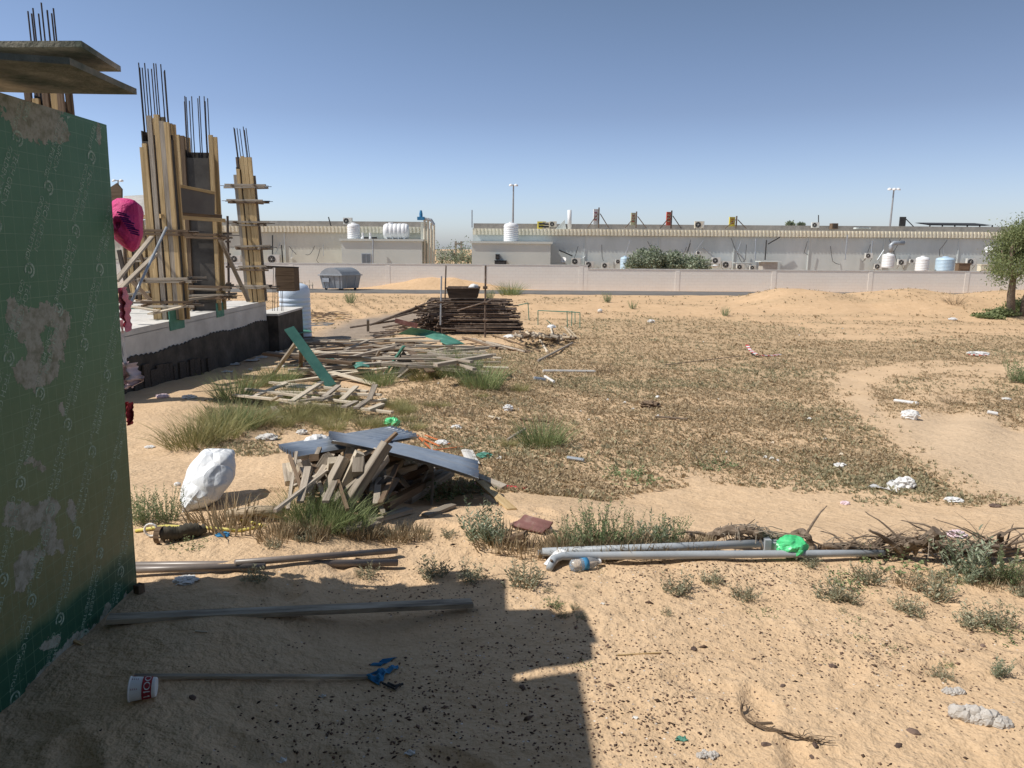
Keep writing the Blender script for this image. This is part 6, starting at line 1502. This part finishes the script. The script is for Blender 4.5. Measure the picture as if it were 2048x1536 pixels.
# ------------------------------------------------------------------ sacks, bags, rubbish
def sack():
    y0 = G(368, 1034).y; outline = [(408, 897, 5), (465, 899, 5), (467, 935, 5), (462, 965, 5), (447, 985, 5), (432, 1003, 5), (415, 1014, 5), (392, 1022, 5), (372, 1033, 3), (360, 1037, 2), (370, 1020, 4), (362, 990, 5), (366, 960, 5), (382, 925, 5), (396, 912, 5)]
    dep = y0+.13
    P = [PY(a, b, dep+(1030-b)*.0016) for a, b, _ in outline]; n = 60; out = []
    for i in range(n):
        f = i/n*len(P); k = int(f); t = f-k; out.append(P[k % len(P)]*(1-t)+P[(k+1) % len(P)]*t)
    # smooth
    for _ in range(1): out = [(out[i-1]+out[i]*2+out[(i+1) % n])/4+Vector((.006*mnoise.noise(Vector((i*.4, 2, 0))), 0, .008*mnoise.noise(Vector((i*.4, 7, 0))))) for i in range(n)]
    c = PY(420, 960, dep+.1); rings = 14; vs = []; fs = []
    for s in (-1, 1):
        for q in range(rings):
            t = q/rings; dd = math.sqrt(max(0, 1-(1-t)**2))
            for i, p in enumerate(out):
                cc = c+(p-c)*(1-t); rr = min(1, (p-c).length/.25)
                crease = .018*(.5-abs(mnoise.noise(Vector((cc.x*9, cc.z*3.5, s*3)))))+.010*abs(mnoise.noise(cc*15))+.003*mnoise.noise(cc*30)
                vs.append((cc.x+.012*mnoise.noise(cc*8), cc.y+s*.14*dd+crease*(1 if t else 0), cc.z))
    for s in range(2):
        o = s*rings*n
        for q in range(rings-1):
            for i in range(n):
                f = (o+q*n+i, o+q*n+(i+1) % n, o+(q+1)*n+(i+1) % n, o+(q+1)*n+i); fs.append(tuple(reversed(f)) if s else f)
        fs.append(tuple(o+(rings-1)*n+i for i in range(n)))
    mb = MB(); mb.add(vs, fs); root = thing('white_sack', G(368, 1034), 'big upright crumpled white woven sack with a twisted tail, left foreground', 'sack')
    mb.build('sack_body', 'sack_cloth', root, smooth=True)
def sack_mat():
    M, t, b = nodes_of('sack_cloth', .5, .35); tc = N(t, 'ShaderNodeTexCoord').outputs['Object']
    n = noise_(t, tc, 5, 4, .6); c = ramp(t, n, [(.35, (.66, .69, .73)), (.65, (.80, .81, .82))])
    n3 = noise_(t, tc, 22, 5, .7); c = mixc(t, math_(t, 'GREATER_THAN', n3, .70), c, (.42, .40, .38)); t.links.new(c, b.inputs['Base Color'])
    vo = N(t, 'ShaderNodeTexVoronoi', feature='DISTANCE_TO_EDGE'); vo.inputs['Scale'].default_value = 9; 
    mp = N(t, 'ShaderNodeMapping'); mp.inputs['Scale'].default_value = (1, 1, .45); nn = N(t, 'ShaderNodeVectorMath', operation='ADD'); t.links.new(tc, mp.inputs[0]); t.links.new(mp.outputs[0], nn.inputs[0])
    nz = N(t, 'ShaderNodeTexNoise'); nz.inputs['Scale'].default_value = 4; t.links.new(tc, nz.inputs['Vector']); sc = N(t, 'ShaderNodeVectorMath', operation='SCALE'); sc.inputs['Scale'].default_value = .2; t.links.new(nz.outputs['Color'], sc.inputs[0]); t.links.new(sc.outputs[0], nn.inputs[1]); t.links.new(nn.outputs[0], vo.inputs['Vector'])
    nb = bump_(t, None, vo.outputs['Distance'], .7, .06); bump_(t, b, noise_(t, tc, 16, 4, .6, (1, 1, .4)), .6, .012, nb); MAT['sack_cloth'] = M
sack_mat(); sack()
def bag(px, py, wpx, hpx, mat, label, name='plastic_bag', h=0., amp=.35, cat='bag', d=.8, seed=None):
    p = G(px, py, h); w = wpx/FPX*p.y/2; hh = hpx/FPX*p.y/2; o = blob(name, p, (w, w*d, hh), mat, seed if seed is not None else px, 4, amp, 1.5, .85, ridge=True, smooth=False); return tag(o, label, cat)
bag(636, 893, 46, 26, 'bag_white', 'white plastic bag sitting on the wide corrugated sheet', h=.22)
bag(784, 853, 30, 20, 'bag_green', 'bright green bag behind the corrugated sheet')
bag(1583, 1108, 62, 44, 'bag_green', 'big bright green plastic bag on the grey pipes', h=.02, amp=.22, seed=4)
bag(534, 880, 34, 13, 'concrete_pale', 'crumpled whitish rag left of the corrugated sheet', amp=.6)
bag(604, 868, 18, 10, 'concrete_pale', 'small crumpled white plastic above the corrugated sheet', amp=.6)
bag(1016, 821, 20, 13, 'bag_white', 'small white bag in the field right of the grassy hump')
bag(913, 857, 18, 8, 'bag_white', 'small white scrap of plastic left of the lone grass tuft', amp=.6)
bag(1820, 838, 34, 20, 'bag_white', 'round white bag in the right field by the track')
bag(1808, 977, 38, 26, 'bag_white', 'round white sack lying at the right edge of the bare sand')
bag(1908, 1003, 30, 9, 'bag_white', 'flat whitish scrap right of the round white sack', amp=.6)
bag(1680, 935, 22, 10, 'bag_white', 'white scrap at the lower edge of the field', amp=.6)
bag(1690, 1008, 16, 7, 'cloth_palepink', 'beige scrap on the sand left of the flat whitish scrap', amp=.6)
bag(968, 916, 30, 12, 'ply_green', 'teal rag with white scrap right of the metal strip', amp=.5)
bag(968, 912, 14, 10, 'bag_white', 'white crumpled scrap on the teal rag')
bag(884, 889, 24, 10, 'bag_white', 'white scrap behind the metal strip', amp=.5)
bag(1990, 1002+12, 20, 8, 'stone_dark', 'brown clod beside the track at right', name='clod', cat='clod')
bag(1315, 797, 8, 7, 'bag_white', 'tiny white cup above the brown debris in the field')
bag(1300, 815, 34, 14, 'wood_brown', 'brown debris lump in the middle of the field', name='debris_lump', amp=.6, cat='debris')
bag(1914, 1073, 34, 14, 'cloth_palepink', 'pale speckled rag caught in the dead branches', amp=.5, h=.12)
bag(372, 1162, 40, 10, 'bag_white', 'white plastic strings tangled in the shade', amp=.7, name='plastic_strings', cat='plastic')
bag(325, 795, 22, 8, 'cloth_palepink', 'pale lilac scrap by the foundation foot', amp=.5)
bag(378, 797, 26, 8, 'concrete_pale', 'grey scrap by the foundation foot', amp=.5)
bag(355, 972, 14, 10, 'bag_white', 'small white tin left of the white sack', name='tin', cat='tin', amp=.1)
bag(300, 893+2, 16, 5, 'bag_white', 'thin white scrap left of the grass clump', amp=.6)
bag(1957, 708, 34, 5, 'bag_white', 'red and white tape scrap in the far right field', name='tape_scrap', cat='tape', amp=.5)
bag(1905, 640, 14, 5, 'bag_white', 'white scrap on the far sand right of the humps', amp=.5)
bag(1302, 645, 12, 6, 'bag_white', 'white scrap in the far field', amp=.5)
bag(1200, 625, 10, 8, 'concrete_pale', 'pale block on the far berm', name='block', cat='block', amp=.1)
bag(2012, 800, 18, 6, 'concrete_pale', 'flat pale stone in the right field', name='flat_stone', cat='stone', amp=.2)
bag(640, 1000, 8, 8, 'stone_dark', 'small clod under the front heap', name='clod', cat='clod')
bag(1098, 1062, 16, 14, 'bag_white', 'white tin with dark marks beside the maroon sheet', name='tin', cat='tin', amp=.1)
for i, (px, py) in enumerate([(430, 1069), (460, 1072)]): pass
bag(445, 1071, 26, 7, 'cloth_blue', 'small dark blue scrap below the yellow hose', amp=.6)
bag(500, 745-4, 10, 5, 'concrete_pale', 'tiny pale crumb in the foundation shade')
# white sheet trailing from the sack on the sand
mb = MB(); mb.quadsheet([G(1735, 974, .01), G(1790, 962, .03), G(1802, 980, .02), G(1795, 985, .01)], 10, 6, .004, lambda u, v: .02*math.sin(9*u+3*v)); tag(mb.build('plastic_sheet', 'bag_white', smooth=True), 'white plastic sheet trailing left of the round white sack', 'plastic sheet')
mb = MB(); mb.quadsheet([G(922, 900, .03), G(945, 898, .03), G(960, 925, .05), G(930, 918, .05)], 5, 5, .004, lambda u, v: .01*math.sin(5*u)); tag(mb.build('pale_sheet', 'concrete_pale'), 'pale greenish sheet scrap at the end of the metal strip', 'sheet')
# striped tape
def tape(pts, label):
    P = [G(x, y_, .05+.1*h) for x, y_, h in pts]; mb = MB()
    Q = []
    for a, b in zip(P[:-1], P[1:]):
        for k in range(4): Q.append(a.lerp(b, k/4))
    Q.append(P[-1])
    for k, (a, b) in enumerate(zip(Q[:-1], Q[1:])): mb.bar(a, b, .09, .02, k % 2)
    tag(mb.build('warning_tape', ['red_plastic', 'plastic_white']), label, 'tape')
tape([(1494, 690, 2), (1500, 700, 1), (1512, 708, .5), (1522, 711, 0), (1545, 711, 0), (1560, 709, 0)], 'curled red and white warning tape in the far field')
tape([(1940, 709, 0), (1958, 710, .3), (1976, 710, 0)], 'red and white warning tape at the far right')
# maroon sheet
mb = MB(); mb.quadsheet([G(1020, 1050, .02), G(1050, 1030, .06), G(1106, 1045, .06), G(1085, 1066, .02)], 10, 6, .012, lambda u, v: .006*math.sin(8*u)); tag(mb.build('maroon_sheet', 'ply_maroon'), 'maroon weathered sheet lying on the sand left of the green bushes', 'sheet')
# pale log and yellow hose, corrugated sleeve
mb = MB(); A_, B_ = G(455, 1027, .04), G(566, 1024, .05); mb.tube([A_, A_.lerp(B_, .5)+Vector((0, 0, .01)), B_], .032, 12, rs=[.022, .034, .036]); tag(mb.build('pale_log', 'log_wood', smooth=True), 'pale peeled log lying between the white sack and the timber heap', 'log')
mb = MB(); mb.tube([G(270, 1062, .01), G(330, 1052, .015), G(420, 1056, .01), G(480, 1061, .01), G(530, 1052, .01), G(500, 1044, .01), G(482, 1042, .01)], .009, 8); tag(mb.build('yellow_hose', 'hose_yellow', smooth=True), 'thin yellow hose looping across the sand by the hut corner', 'hose')
def sleeve():
    A_, B_ = G(318, 1070, .045), G(412, 1056, .035); root = thing('rubber_sleeve', A_, 'dark corrugated sleeve with an open end lying at the hut corner', 'sleeve')
    n = 26; pts = [A_.lerp(B_, k/n)+Vector((0, 0, .006*math.sin(k*.5))) for k in range(n+1)]; rs = [(.040 if k % 2 else .032)*(1 if k < n-3 else .7) for k in range(n+1)]
    mb = MB(); mb.tube(pts, .04, 14, rs=rs, cap=False); mb.build('ribbed_tube', 'sleeve', root, smooth=True)
    mb = MB(); mb.tube([A_-Vector((.01, 0, 0)), A_+Vector((.02, 0, 0))], .046, 14, cap=False); mb.build('mouth_ring', 'wood_brown', root)
sleeve()
mb = MB(); a_ = G(302, 1060, .045)
mb.tube([a_+Vector((.035*math.cos(k*.45), 0, .035*math.sin(k*.45))) for k in range(15)], .006, 6, cap=False); tag(mb.build('cord_ring', 'bag_white', smooth=True), 'pale ring of cord standing beside the corrugated sleeve', 'ring')
# brown pipes at the left
for (x1, y1, x2, y2, rr, lb, mt) in [(200, 1132, 795, 1125, .019, 'dark brown pipe lying nearest, ending at the weeds', 'pipe_brown'), (200, 1141, 530, 1133, .017, 'second dark pipe tucked below the nearest brown pipe', 'pipe_brown'), (470, 1126, 793, 1101, .017, 'dark brown pipe crossing behind and angling up right', 'pipe_brown')]:
    A_, B_ = G(x1, y1, .04), G(x2, y2, .035); mb = MB(); mb.tube([A_, A_.lerp(B_, .5), B_], rr, 12); mb.tube([B_-(B_-A_).normalized()*.0, B_+(B_-A_).normalized()*.002], rr*.8, 12, 1); tag(mb.build('plastic_pipe', [mt, 'dark'], smooth=True), lb, 'pipe')
# planks in the shade
plk(218, 1238, .03, 944, 1207, .05, .075, .045, 'wood_shade', 'long weathered beam lying across the shaded foreground') if False else None
MAT['wood_shade'] = rough_mat('wood_shade', (.12, .10, .08), (.44, .38, .30), 11, .9, .1, bump=.35, bd=.004, vscale=(.25, 2.0, 2.0), c3=(.60, .55, .48))
A_ = G(215, 1238, .03); B_ = G(944, 1206, .03); plank(A_, B_, .06, .022, 'wood_shade', 'beam', 'long weathered grey beam lying across the shaded foreground', 'beam', seg=10)
plank(G(268, 1352, .035), G(760, 1353, .004), .020, .010, 'wood_shade', 'lath', 'narrow lath half buried in the shade beside the noodle cup', 'lath', seg=8)
# grey pipes with flange
def pipes():
    root = thing('flanged_pipe', G(1105, 1125), 'long grey pipe with a white flange plate at its left end, nearest of the pair', 'pipe')
    A_ = G(1125, 1112, .05); B_ = G(1768, 1106, .03); mb = MB(); mid = A_.lerp(B_, .5); mid.z = max(mid.z, float(gz(mid.x, mid.y))+.03)
    mb.tube([G(1098, 1138, .015), G(1108, 1118, .045), A_, mid, A_.lerp(B_, .8), B_], .022, 14, rs=[.018, .022, .022, .022, .020, .018]); mb.build('pipe_run', 'pipe_grey', root, smooth=True)
    mb = MB(); c = G(1112, 1116, .035); mb.bar(G(1096, 1132, .01), G(1124, 1100, .07), .07, .008, up=(-.6, -.4, .7)); mb.build('flange_plate', 'plastic_white', root)
    mb = MB()
    for (a, b) in ((1104, 1122), (1113, 1112)): p = G(a, b, .05); mb.lathe(p, [(.007, 0), (.007, .012)], 8, ax=(-.6, -.5, .6))
    mb.build('bolt', 'rust_tube', root)
    mb = MB(); p = G(1273, 1118, .0); mb.bar(p, p+Vector((.012, .02, .055)), .016, .006); mb.build('bracket', 'galv', root)
    root = thing('flanged_pipe', G(1320, 1095), 'grey pipe behind, ending in a square clamp under the green bag', 'pipe')
    A_ = G(1085, 1104, .05); B_ = G(1545, 1086, .055); mb = MB(); mb.tube([A_, A_.lerp(B_, .5), B_], .023, 14); mb.build('pipe_run', 'pipe_grey', root, smooth=True)
    mb = MB(); p = G(1532, 1089, .055); mb.box(p, (.035, .07, .08)); mb.box(p+Vector((.06, 0, -.01)), (.09, .06, .06)); mb.build('clamp', 'pipe_grey', root)
    mb = MB(); p = G(1088, 1106, .02); mb.box(p, (.05, .05, .03), rz=.6); mb.build('end_plate', 'galv', root)
pipes()
# water bottle
def bottle():
    A_ = G(1141, 1132, .028); B_ = G(1200, 1123, .028); d = (B_-A_); L_ = d.length; root = thing('water_bottle', A_, 'clear crumpled plastic water bottle with blue band under the grey pipe', 'bottle'); r_ = .033
    pr = [(r_*.6, 0), (r_, .012), (r_*.96, L_*.14), (r_, L_*.2), (r_*.93, L_*.28), (r_, L_*.36), (r_*.95, L_*.5), (r_, L_*.62), (r_*.85, L_*.75), (r_*.45, L_*.9), (r_*.4, L_*.95)]
    mb = MB(); mb.lathe(A_, pr, 20, ax=d); mb.build('bottle_body', 'bottle', root, smooth=True)
    mb = MB(); mb.lathe(A_+d*.40, [(r_*1.03, 0), (r_*1.03, L_*.16)], 20, ax=d); mb.build('label_band', 'cloth_blue', root, smooth=True)
    mb = MB(); mb.lathe(A_+d*.95, [(r_*.44, 0), (r_*.44, L_*.06)], 14, ax=d); mb.build('cap', 'plastic_white', root)
bottle()
# noodle cup with red lettering
def cup():
    c = G(262, 1378, .038); e = G(311, 1374, .038); ax = (e-c).normalized(); L_ = .085; root = thing('noodle_cup', c, 'white paper noodle cup with red lettering lying in the shade', 'cup')
    c = (c+e)/2-ax*(L_/2); rb, rt = .031, .041     # base at the right, wide rim at the left
    pr = [(rt*1.05, 0), (rt*1.05, .003), (rt, .005), (rb+.002, L_-.004), (rb, L_)]
    mb = MB(); mb.lathe(c, pr, 36, ax=ax); mb.build('cup_body', 'plastic_white', root, smooth=False)
    up = Vector((0, -.55, .83)); up = (up-ax*up.dot(ax)).normalized(); sd = ax.cross(up)
    cu = bpy.data.curves.new('t', 'FONT'); cu.body = 'NOODLES'; cu.size = .036; ob = bpy.data.objects.new('t', cu); COL.objects.link(ob); dg = bpy.context.evaluated_depsgraph_get(); me = ob.evaluated_get(dg).to_mesh()
    V = [(v.co.x, v.co.y) for v in me.vertices]; Fs = [tuple(p.vertices) for p in me.polygons]; ob.evaluated_get(dg).to_mesh_clear(); bpy.data.objects.remove(ob)
    w = max(v[0] for v in V); mb = MB()
    def wrap(x, yy, lift=.0008):       # x runs round the cup, yy along its axis
        hgt = L_*.58+yy; r_ = rt+(rb-rt)*hgt/L_+lift+.0022; a = -(x-w*.32)/.036; return c+ax*hgt+up*(r_*math.cos(a))+sd*(r_*math.sin(a))
    # red band behind white letters
    n = 20
    vs = []; fs = []
    for k in range(n+1):
        x = -w*.1+w*1.1*k/n; vs += [wrap(x, -.006, .0004), wrap(x, .024, .0004)]
        if k: fs.append((2*k-2, 2*k-1, 2*k+1, 2*k))
    mb.add(vs, fs, 0); mb.add([wrap(x, yy*.8) for x, yy in V], Fs, 1); mb.build('lettering', ['cloth_red', 'plastic_white'], root)
    mb = MB(); q = [wrap(w*.55+.007*math.cos(k*.63), -.035+.007*math.sin(k*.63)) for k in range(10)]; mb.add(q, [tuple(range(10))])
    for k in range(4): a_ = wrap(w*.2, -.040+k*.006); b_ = wrap(w*.42, -.040+k*.006); b2 = wrap(w*.42, -.0385+k*.006); a2 = wrap(w*.2, -.0385+k*.006); mb.add([a_, b_, b2, a2], [(0, 1, 2, 3)])
    mb.build('small_print', 'cloth_red', root)
cup()
# blue rag
mb = MB(); mb.quadsheet([G(728, 1352, .01), G(760, 1338, .03), G(772, 1345, .02), G(758, 1370, .01)], 10, 8, .003, lambda u, v: .015*math.sin(9*u)*math.sin(7*v)); mb.quadsheet([G(758, 1340, .02), G(796, 1328, .012), G(798, 1333, .01), G(768, 1350, .01)], 8, 4, .003, lambda u, v: .008*math.sin(12*u))
mb.quadsheet([G(740, 1330, .004), G(775, 1316, .006), G(796, 1312, .004), G(762, 1331, .004)], 10, 4, .003, lambda u, v: .006*math.sin(11*u)); tag(mb.build('blue_rag', 'cloth_blue'), 'torn blue rag lying in the shaded foreground', 'rag')
mb = MB(); mb.tube([G(765, 1366, .01), G(778, 1372, .012), G(790, 1378, .01), G(800, 1368, .012), G(806, 1368, .01), G(790, 1372, .015), G(776, 1366, .01)], .005, 6); tag(mb.build('dark_strap', 'dark'), 'dark strap looped beside the blue rag', 'strap')
plk(390, 1262, .004, 415, 1264, .004, .006, .004, 'wood_pale', 'tiny pale stick alone in the shade above the lath', name='stick', cat='stick')
plk(1235, 1310, .004, 1322, 1305, .004, .006, .004, 'wood_tan', 'thin straw on the lit sand right of the shadow', name='straw', cat='straw')
for px, py, mt, lb, w in [(1362, 1477, 'ply_green', 'small green plastic scrap near the bottom centre', .022), (1270, 1435, 'bag_white', 'white torn scrap near the bottom centre', .012), (645, 1392, 'bag_white', 'pale scrap in the shade right of the lath', .014), (820, 1505, 'bag_white', 'grey film scrap in the shade at the bottom', .02), (562, 1520, 'bag_white', 'pale film scrap at the bottom edge in the shade', .02), (1105, 1232, 'bag_white', 'thin white scrap just right of the shadow edge', .014), (1205, 1207, 'concrete_pale', 'pale flake on the lit sand', .012)]:
    c = G(px, py, .003); mb = MB(); mb.quadsheet([c+Vector((-w, -w*.5, 0)), c+Vector((w, -w*.7, .003)), c+Vector((w*.8, w*.6, .002)), c+Vector((-w*.7, w*.5, 0))], 5, 4, .0015, lambda u, v: .004*math.sin(8*u+5*v)); tag(mb.build('litter_scrap', mt), lb, 'litter')
# ------------------------------------------------------------------ dead branches
def twist(pts, r0, r1, seed, sub=5, wob=.25):
    P = [Vector(p) for p in pts]; Q = []
    for i in range(len(P)-1):
        for k in range(sub): Q.append(P[i].lerp(P[i+1], k/sub))
    Q.append(P[-1]); n = len(Q)
    for i in range(1, n-1):
        v = Vector((mnoise.noise(Vector((i*.5, seed, 0))), mnoise.noise(Vector((i*.5, seed, 5))), mnoise.noise(Vector((i*.5, seed, 9)))))*r0*wob*4; Q[i] = Q[i]+v
    for _ in range(1): Q = [Q[0]]+[(Q[i-1]+Q[i]*2+Q[i+1])/4 for i in range(1, n-1)]+[Q[-1]]
    rs = [(r0+(r1-r0)*i/(n-1))*(1+.25*mnoise.noise(Vector((i*.7, seed, 3)))) for i in range(n)]; return Q, rs
def branch(pts, r0, r1, label, name='dead_branch', twigs=4, seed=0, mat='bark', fibres=0, group=None):
    P = [G(x, y_, h) for x, y_, h in pts]; root = thing(name, P[0], label, 'dead branch', group); mb = MB(); Q, rs = twist(P, r0*1.35, r1*1.35, seed); mb.tube(Q, r0, 9, rs=rs); mb.build('limb', mat, root, smooth=False)
    rr = random.Random(seed+1)
    if twigs:
        for k in range(twigs):
            mb = MB(); q = Q[rr.randrange(2, len(Q))]; e = q+Vector((rr.uniform(-.28, .28), rr.uniform(-.12, .12), rr.uniform(.0, .16))); e.z = max(e.z, float(gz(e.x, e.y))+.01)
            T2, r2s = twist([q, q.lerp(e, .5)+Vector((0, 0, .02)), e], r1*.8, r1*.25, seed+k*3); mb.tube(T2, r1, 5, rs=r2s); mb.build('twig', mat, root)
    if fibres:
        mb = MB()
        for k in range(fibres):
            q = Q[rr.randrange(len(Q)//3, len(Q))]+Vector((rr.uniform(-.03, .03), rr.uniform(-.03, .03), rr.uniform(-.01, .035))); e = q+Vector((rr.uniform(-.02, .14), rr.uniform(-.04, .04), rr.uniform(-.12, .03))); m_ = q.lerp(e, .5)+Vector((0, 0, .02)); mb.tube([q, m_, e], .0025, 4)
        mb.build('bark_fibres', 'wood_grey', root)
branch([(1415, 1082, 0), (1430, 1070, .06), (1448, 1062, .11), (1490, 1060, .13), (1520, 1066, .12), (1545, 1085, .03)], .022, .018, 'thick arched dead root with shredded bark left of the green bag', seed=1, fibres=90, twigs=2)
branch([(1455, 1086, .02), (1480, 1075, .05), (1515, 1078, .05), (1560, 1090, .02)], .012, .008, 'thin root lying under the arched root', seed=2)
branch([(1382, 1078, .0), (1388, 1072, .05), (1378, 1068, .08)], .010, .006, 'short crooked stub left of the arched root', seed=3, twigs=0)
branch([(1585, 1072, .04), (1600, 1062, .09), (1612, 1068, .1), (1622, 1088, .04), (1625, 1100, .01)], .016, .012, 'elbow-shaped root rising behind the green bag', seed=4, twigs=1)
branch([(1640, 1095, .01), (1660, 1090, .06), (1690, 1100, .03), (1730, 1108, .02)], .014, .008, 'knotted low root right of the green bag', seed=5, twigs=5, fibres=20)
branch([(1745, 1098, .02), (1765, 1082, .06), (1800, 1078, .08), (1850, 1082, .08), (1900, 1095, .05), (1950, 1108, .03)], .016, .010, 'long low dead branch under the splintered one', seed=6, twigs=7)
branch([(1795, 1112, .02), (1820, 1098, .06), (1850, 1082, .13), (1875, 1062, .2)], .012, .024, 'splintered dead branch pointing up right, highest of the row', seed=7, twigs=3, fibres=20)
branch([(1830, 1108, .03), (1838, 1090, .1), (1832, 1072, .16)], .008, .004, 'thin upright twig beside the splintered branch', seed=8, twigs=1)
branch([(1990, 1098, .02), (2000, 1085, .09), (2003, 1068, .17)], .014, .012, 'upright stump of branch near the right edge', seed=9, twigs=2)
branch([(1850, 1085, .07), (1880, 1090, .06), (1930, 1102, .04), (1990, 1110, .02), (2060, 1105, .05)], .015, .008, 'long branch running to the right edge', seed=10, twigs=9)
branch([(1900, 1118, .02), (1960, 1100, .08), (2010, 1090, .1), (2060, 1080, .13)], .009, .005, 'slender branch rising to the right edge', seed=11, twigs=8)
branch([(1930, 1112, .02), (1960, 1085, .12), (2000, 1065, .18)], .007, .003, 'thin twig rising before the stump', seed=12, twigs=4)
branch([(1770, 1102, .02), (1800, 1092, .08), (1835, 1086, .12), (1870, 1078, .13), (1890, 1070, .17)], .018, .010, 'thick dark branch bent over the long low one', seed=61, twigs=5)
branch([(1655, 1100, .01), (1690, 1088, .05), (1725, 1096, .04), (1760, 1106, .02)], .014, .009, 'dark gnarled root between the green bag and the branch row', seed=62, twigs=4, fibres=25)
branch([(1880, 1112, .02), (1925, 1096, .09), (1965, 1090, .12), (2020, 1096, .08)], .014, .008, 'dark forked branch in front of the stump', seed=63, twigs=6)
branch([(1960, 1118, .01), (1990, 1104, .05), (2040, 1100, .07)], .012, .008, 'dark branch low at the right edge', seed=64, twigs=5)
for i in range(22):
    rr = random.Random(300+i); px = rr.uniform(1700, 2060); py = 1098+(px-1700)*.04
    branch([(px, py, .02), (px+rr.uniform(-30, 40), py-rr.uniform(2, 12), .05), (px+rr.uniform(-60, 80), py-rr.uniform(0, 20), rr.uniform(.03, .13))], .006, .002, 'thin brittle twig tangled in the row of dead branches', name='dead_twig', seed=20+i, twigs=3, group='twigs in the row of dead branches')
# root twig lying at lower right
def root_twig():
    root = thing('root_twig', G(1490, 1440), 'wiry brown root with frayed ends lying on the lower right sand', 'root'); mb = MB()
    main = [G(x, y_, .012) for x, y_ in ((1485, 1412), (1482, 1428), (1495, 1442), (1520, 1455), (1560, 1465), (1600, 1477), (1640, 1484), (1672, 1486))]
    for k in range(3): Q, rs = twist([p+Vector((0, .004*k, .002*k)) for p in main[:8-k]], .0035, .0012, 40+k, wob=.5); mb.tube(Q, .003, 5, rs=rs)
    rr = random.Random(6)
    for k in range(9): s = main[rr.randrange(4, 7)]; e = G(rr.uniform(1590, 1680), rr.uniform(1455, 1492), .015); Q, rs = twist([s, s.lerp(e, .5)+Vector((0, 0, .01)), e], .002, .0007, 50+k, wob=.8); mb.tube(Q, .002, 4, rs=rs)
    for e in ((1480, 1394), (1497, 1408), (1490, 1400)): mb.tube([main[1], main[0], G(*e, .02)], .0016, 4)
    mb.build('root_strands', 'wood_brown', root)
    plank(G(1508, 1447, .016), G(1545, 1446, .018), .012, .004, 'wood_brown', 'bark_strip', root=root)
root_twig()
# thin orange and debris strips behind the metal strip
for i, (x1, y1, x2, y2) in enumerate([(830, 868, 868, 902), (840, 875, 880, 892), (850, 870, 900, 888), (870, 900, 925, 893)]): plk(x1, y1, .06, x2, y2, .02, .025, .008, 'orange_plastic', 'orange-brown strip in the litter behind the metal strip', name='orange_strip', cat='strip', group='orange strips behind the metal strip')
for i in range(36):
    rr = random.Random(500+i); px, py = rr.uniform(860, 1700), rr.uniform(640, 930); p = G(px, py, .01); w = .012+.02*rr.random()
    mb = MB(); mb.quadsheet([p+Vector((-w, -w*.6, 0)), p+Vector((w, -w*.4, .01)), p+Vector((w*.7, w*.6, .02)), p+Vector((-w*.8, w*.5, .01))], 3, 3, .003, lambda u, v: .012*math.sin(6*u+4*v)); tag(mb.build('litter_scrap', rr.choice(['bag_white', 'concrete_pale', 'wood_pale'])), 'tiny pale scrap of litter in the scrubby field', 'litter', 'tiny scraps in the field')
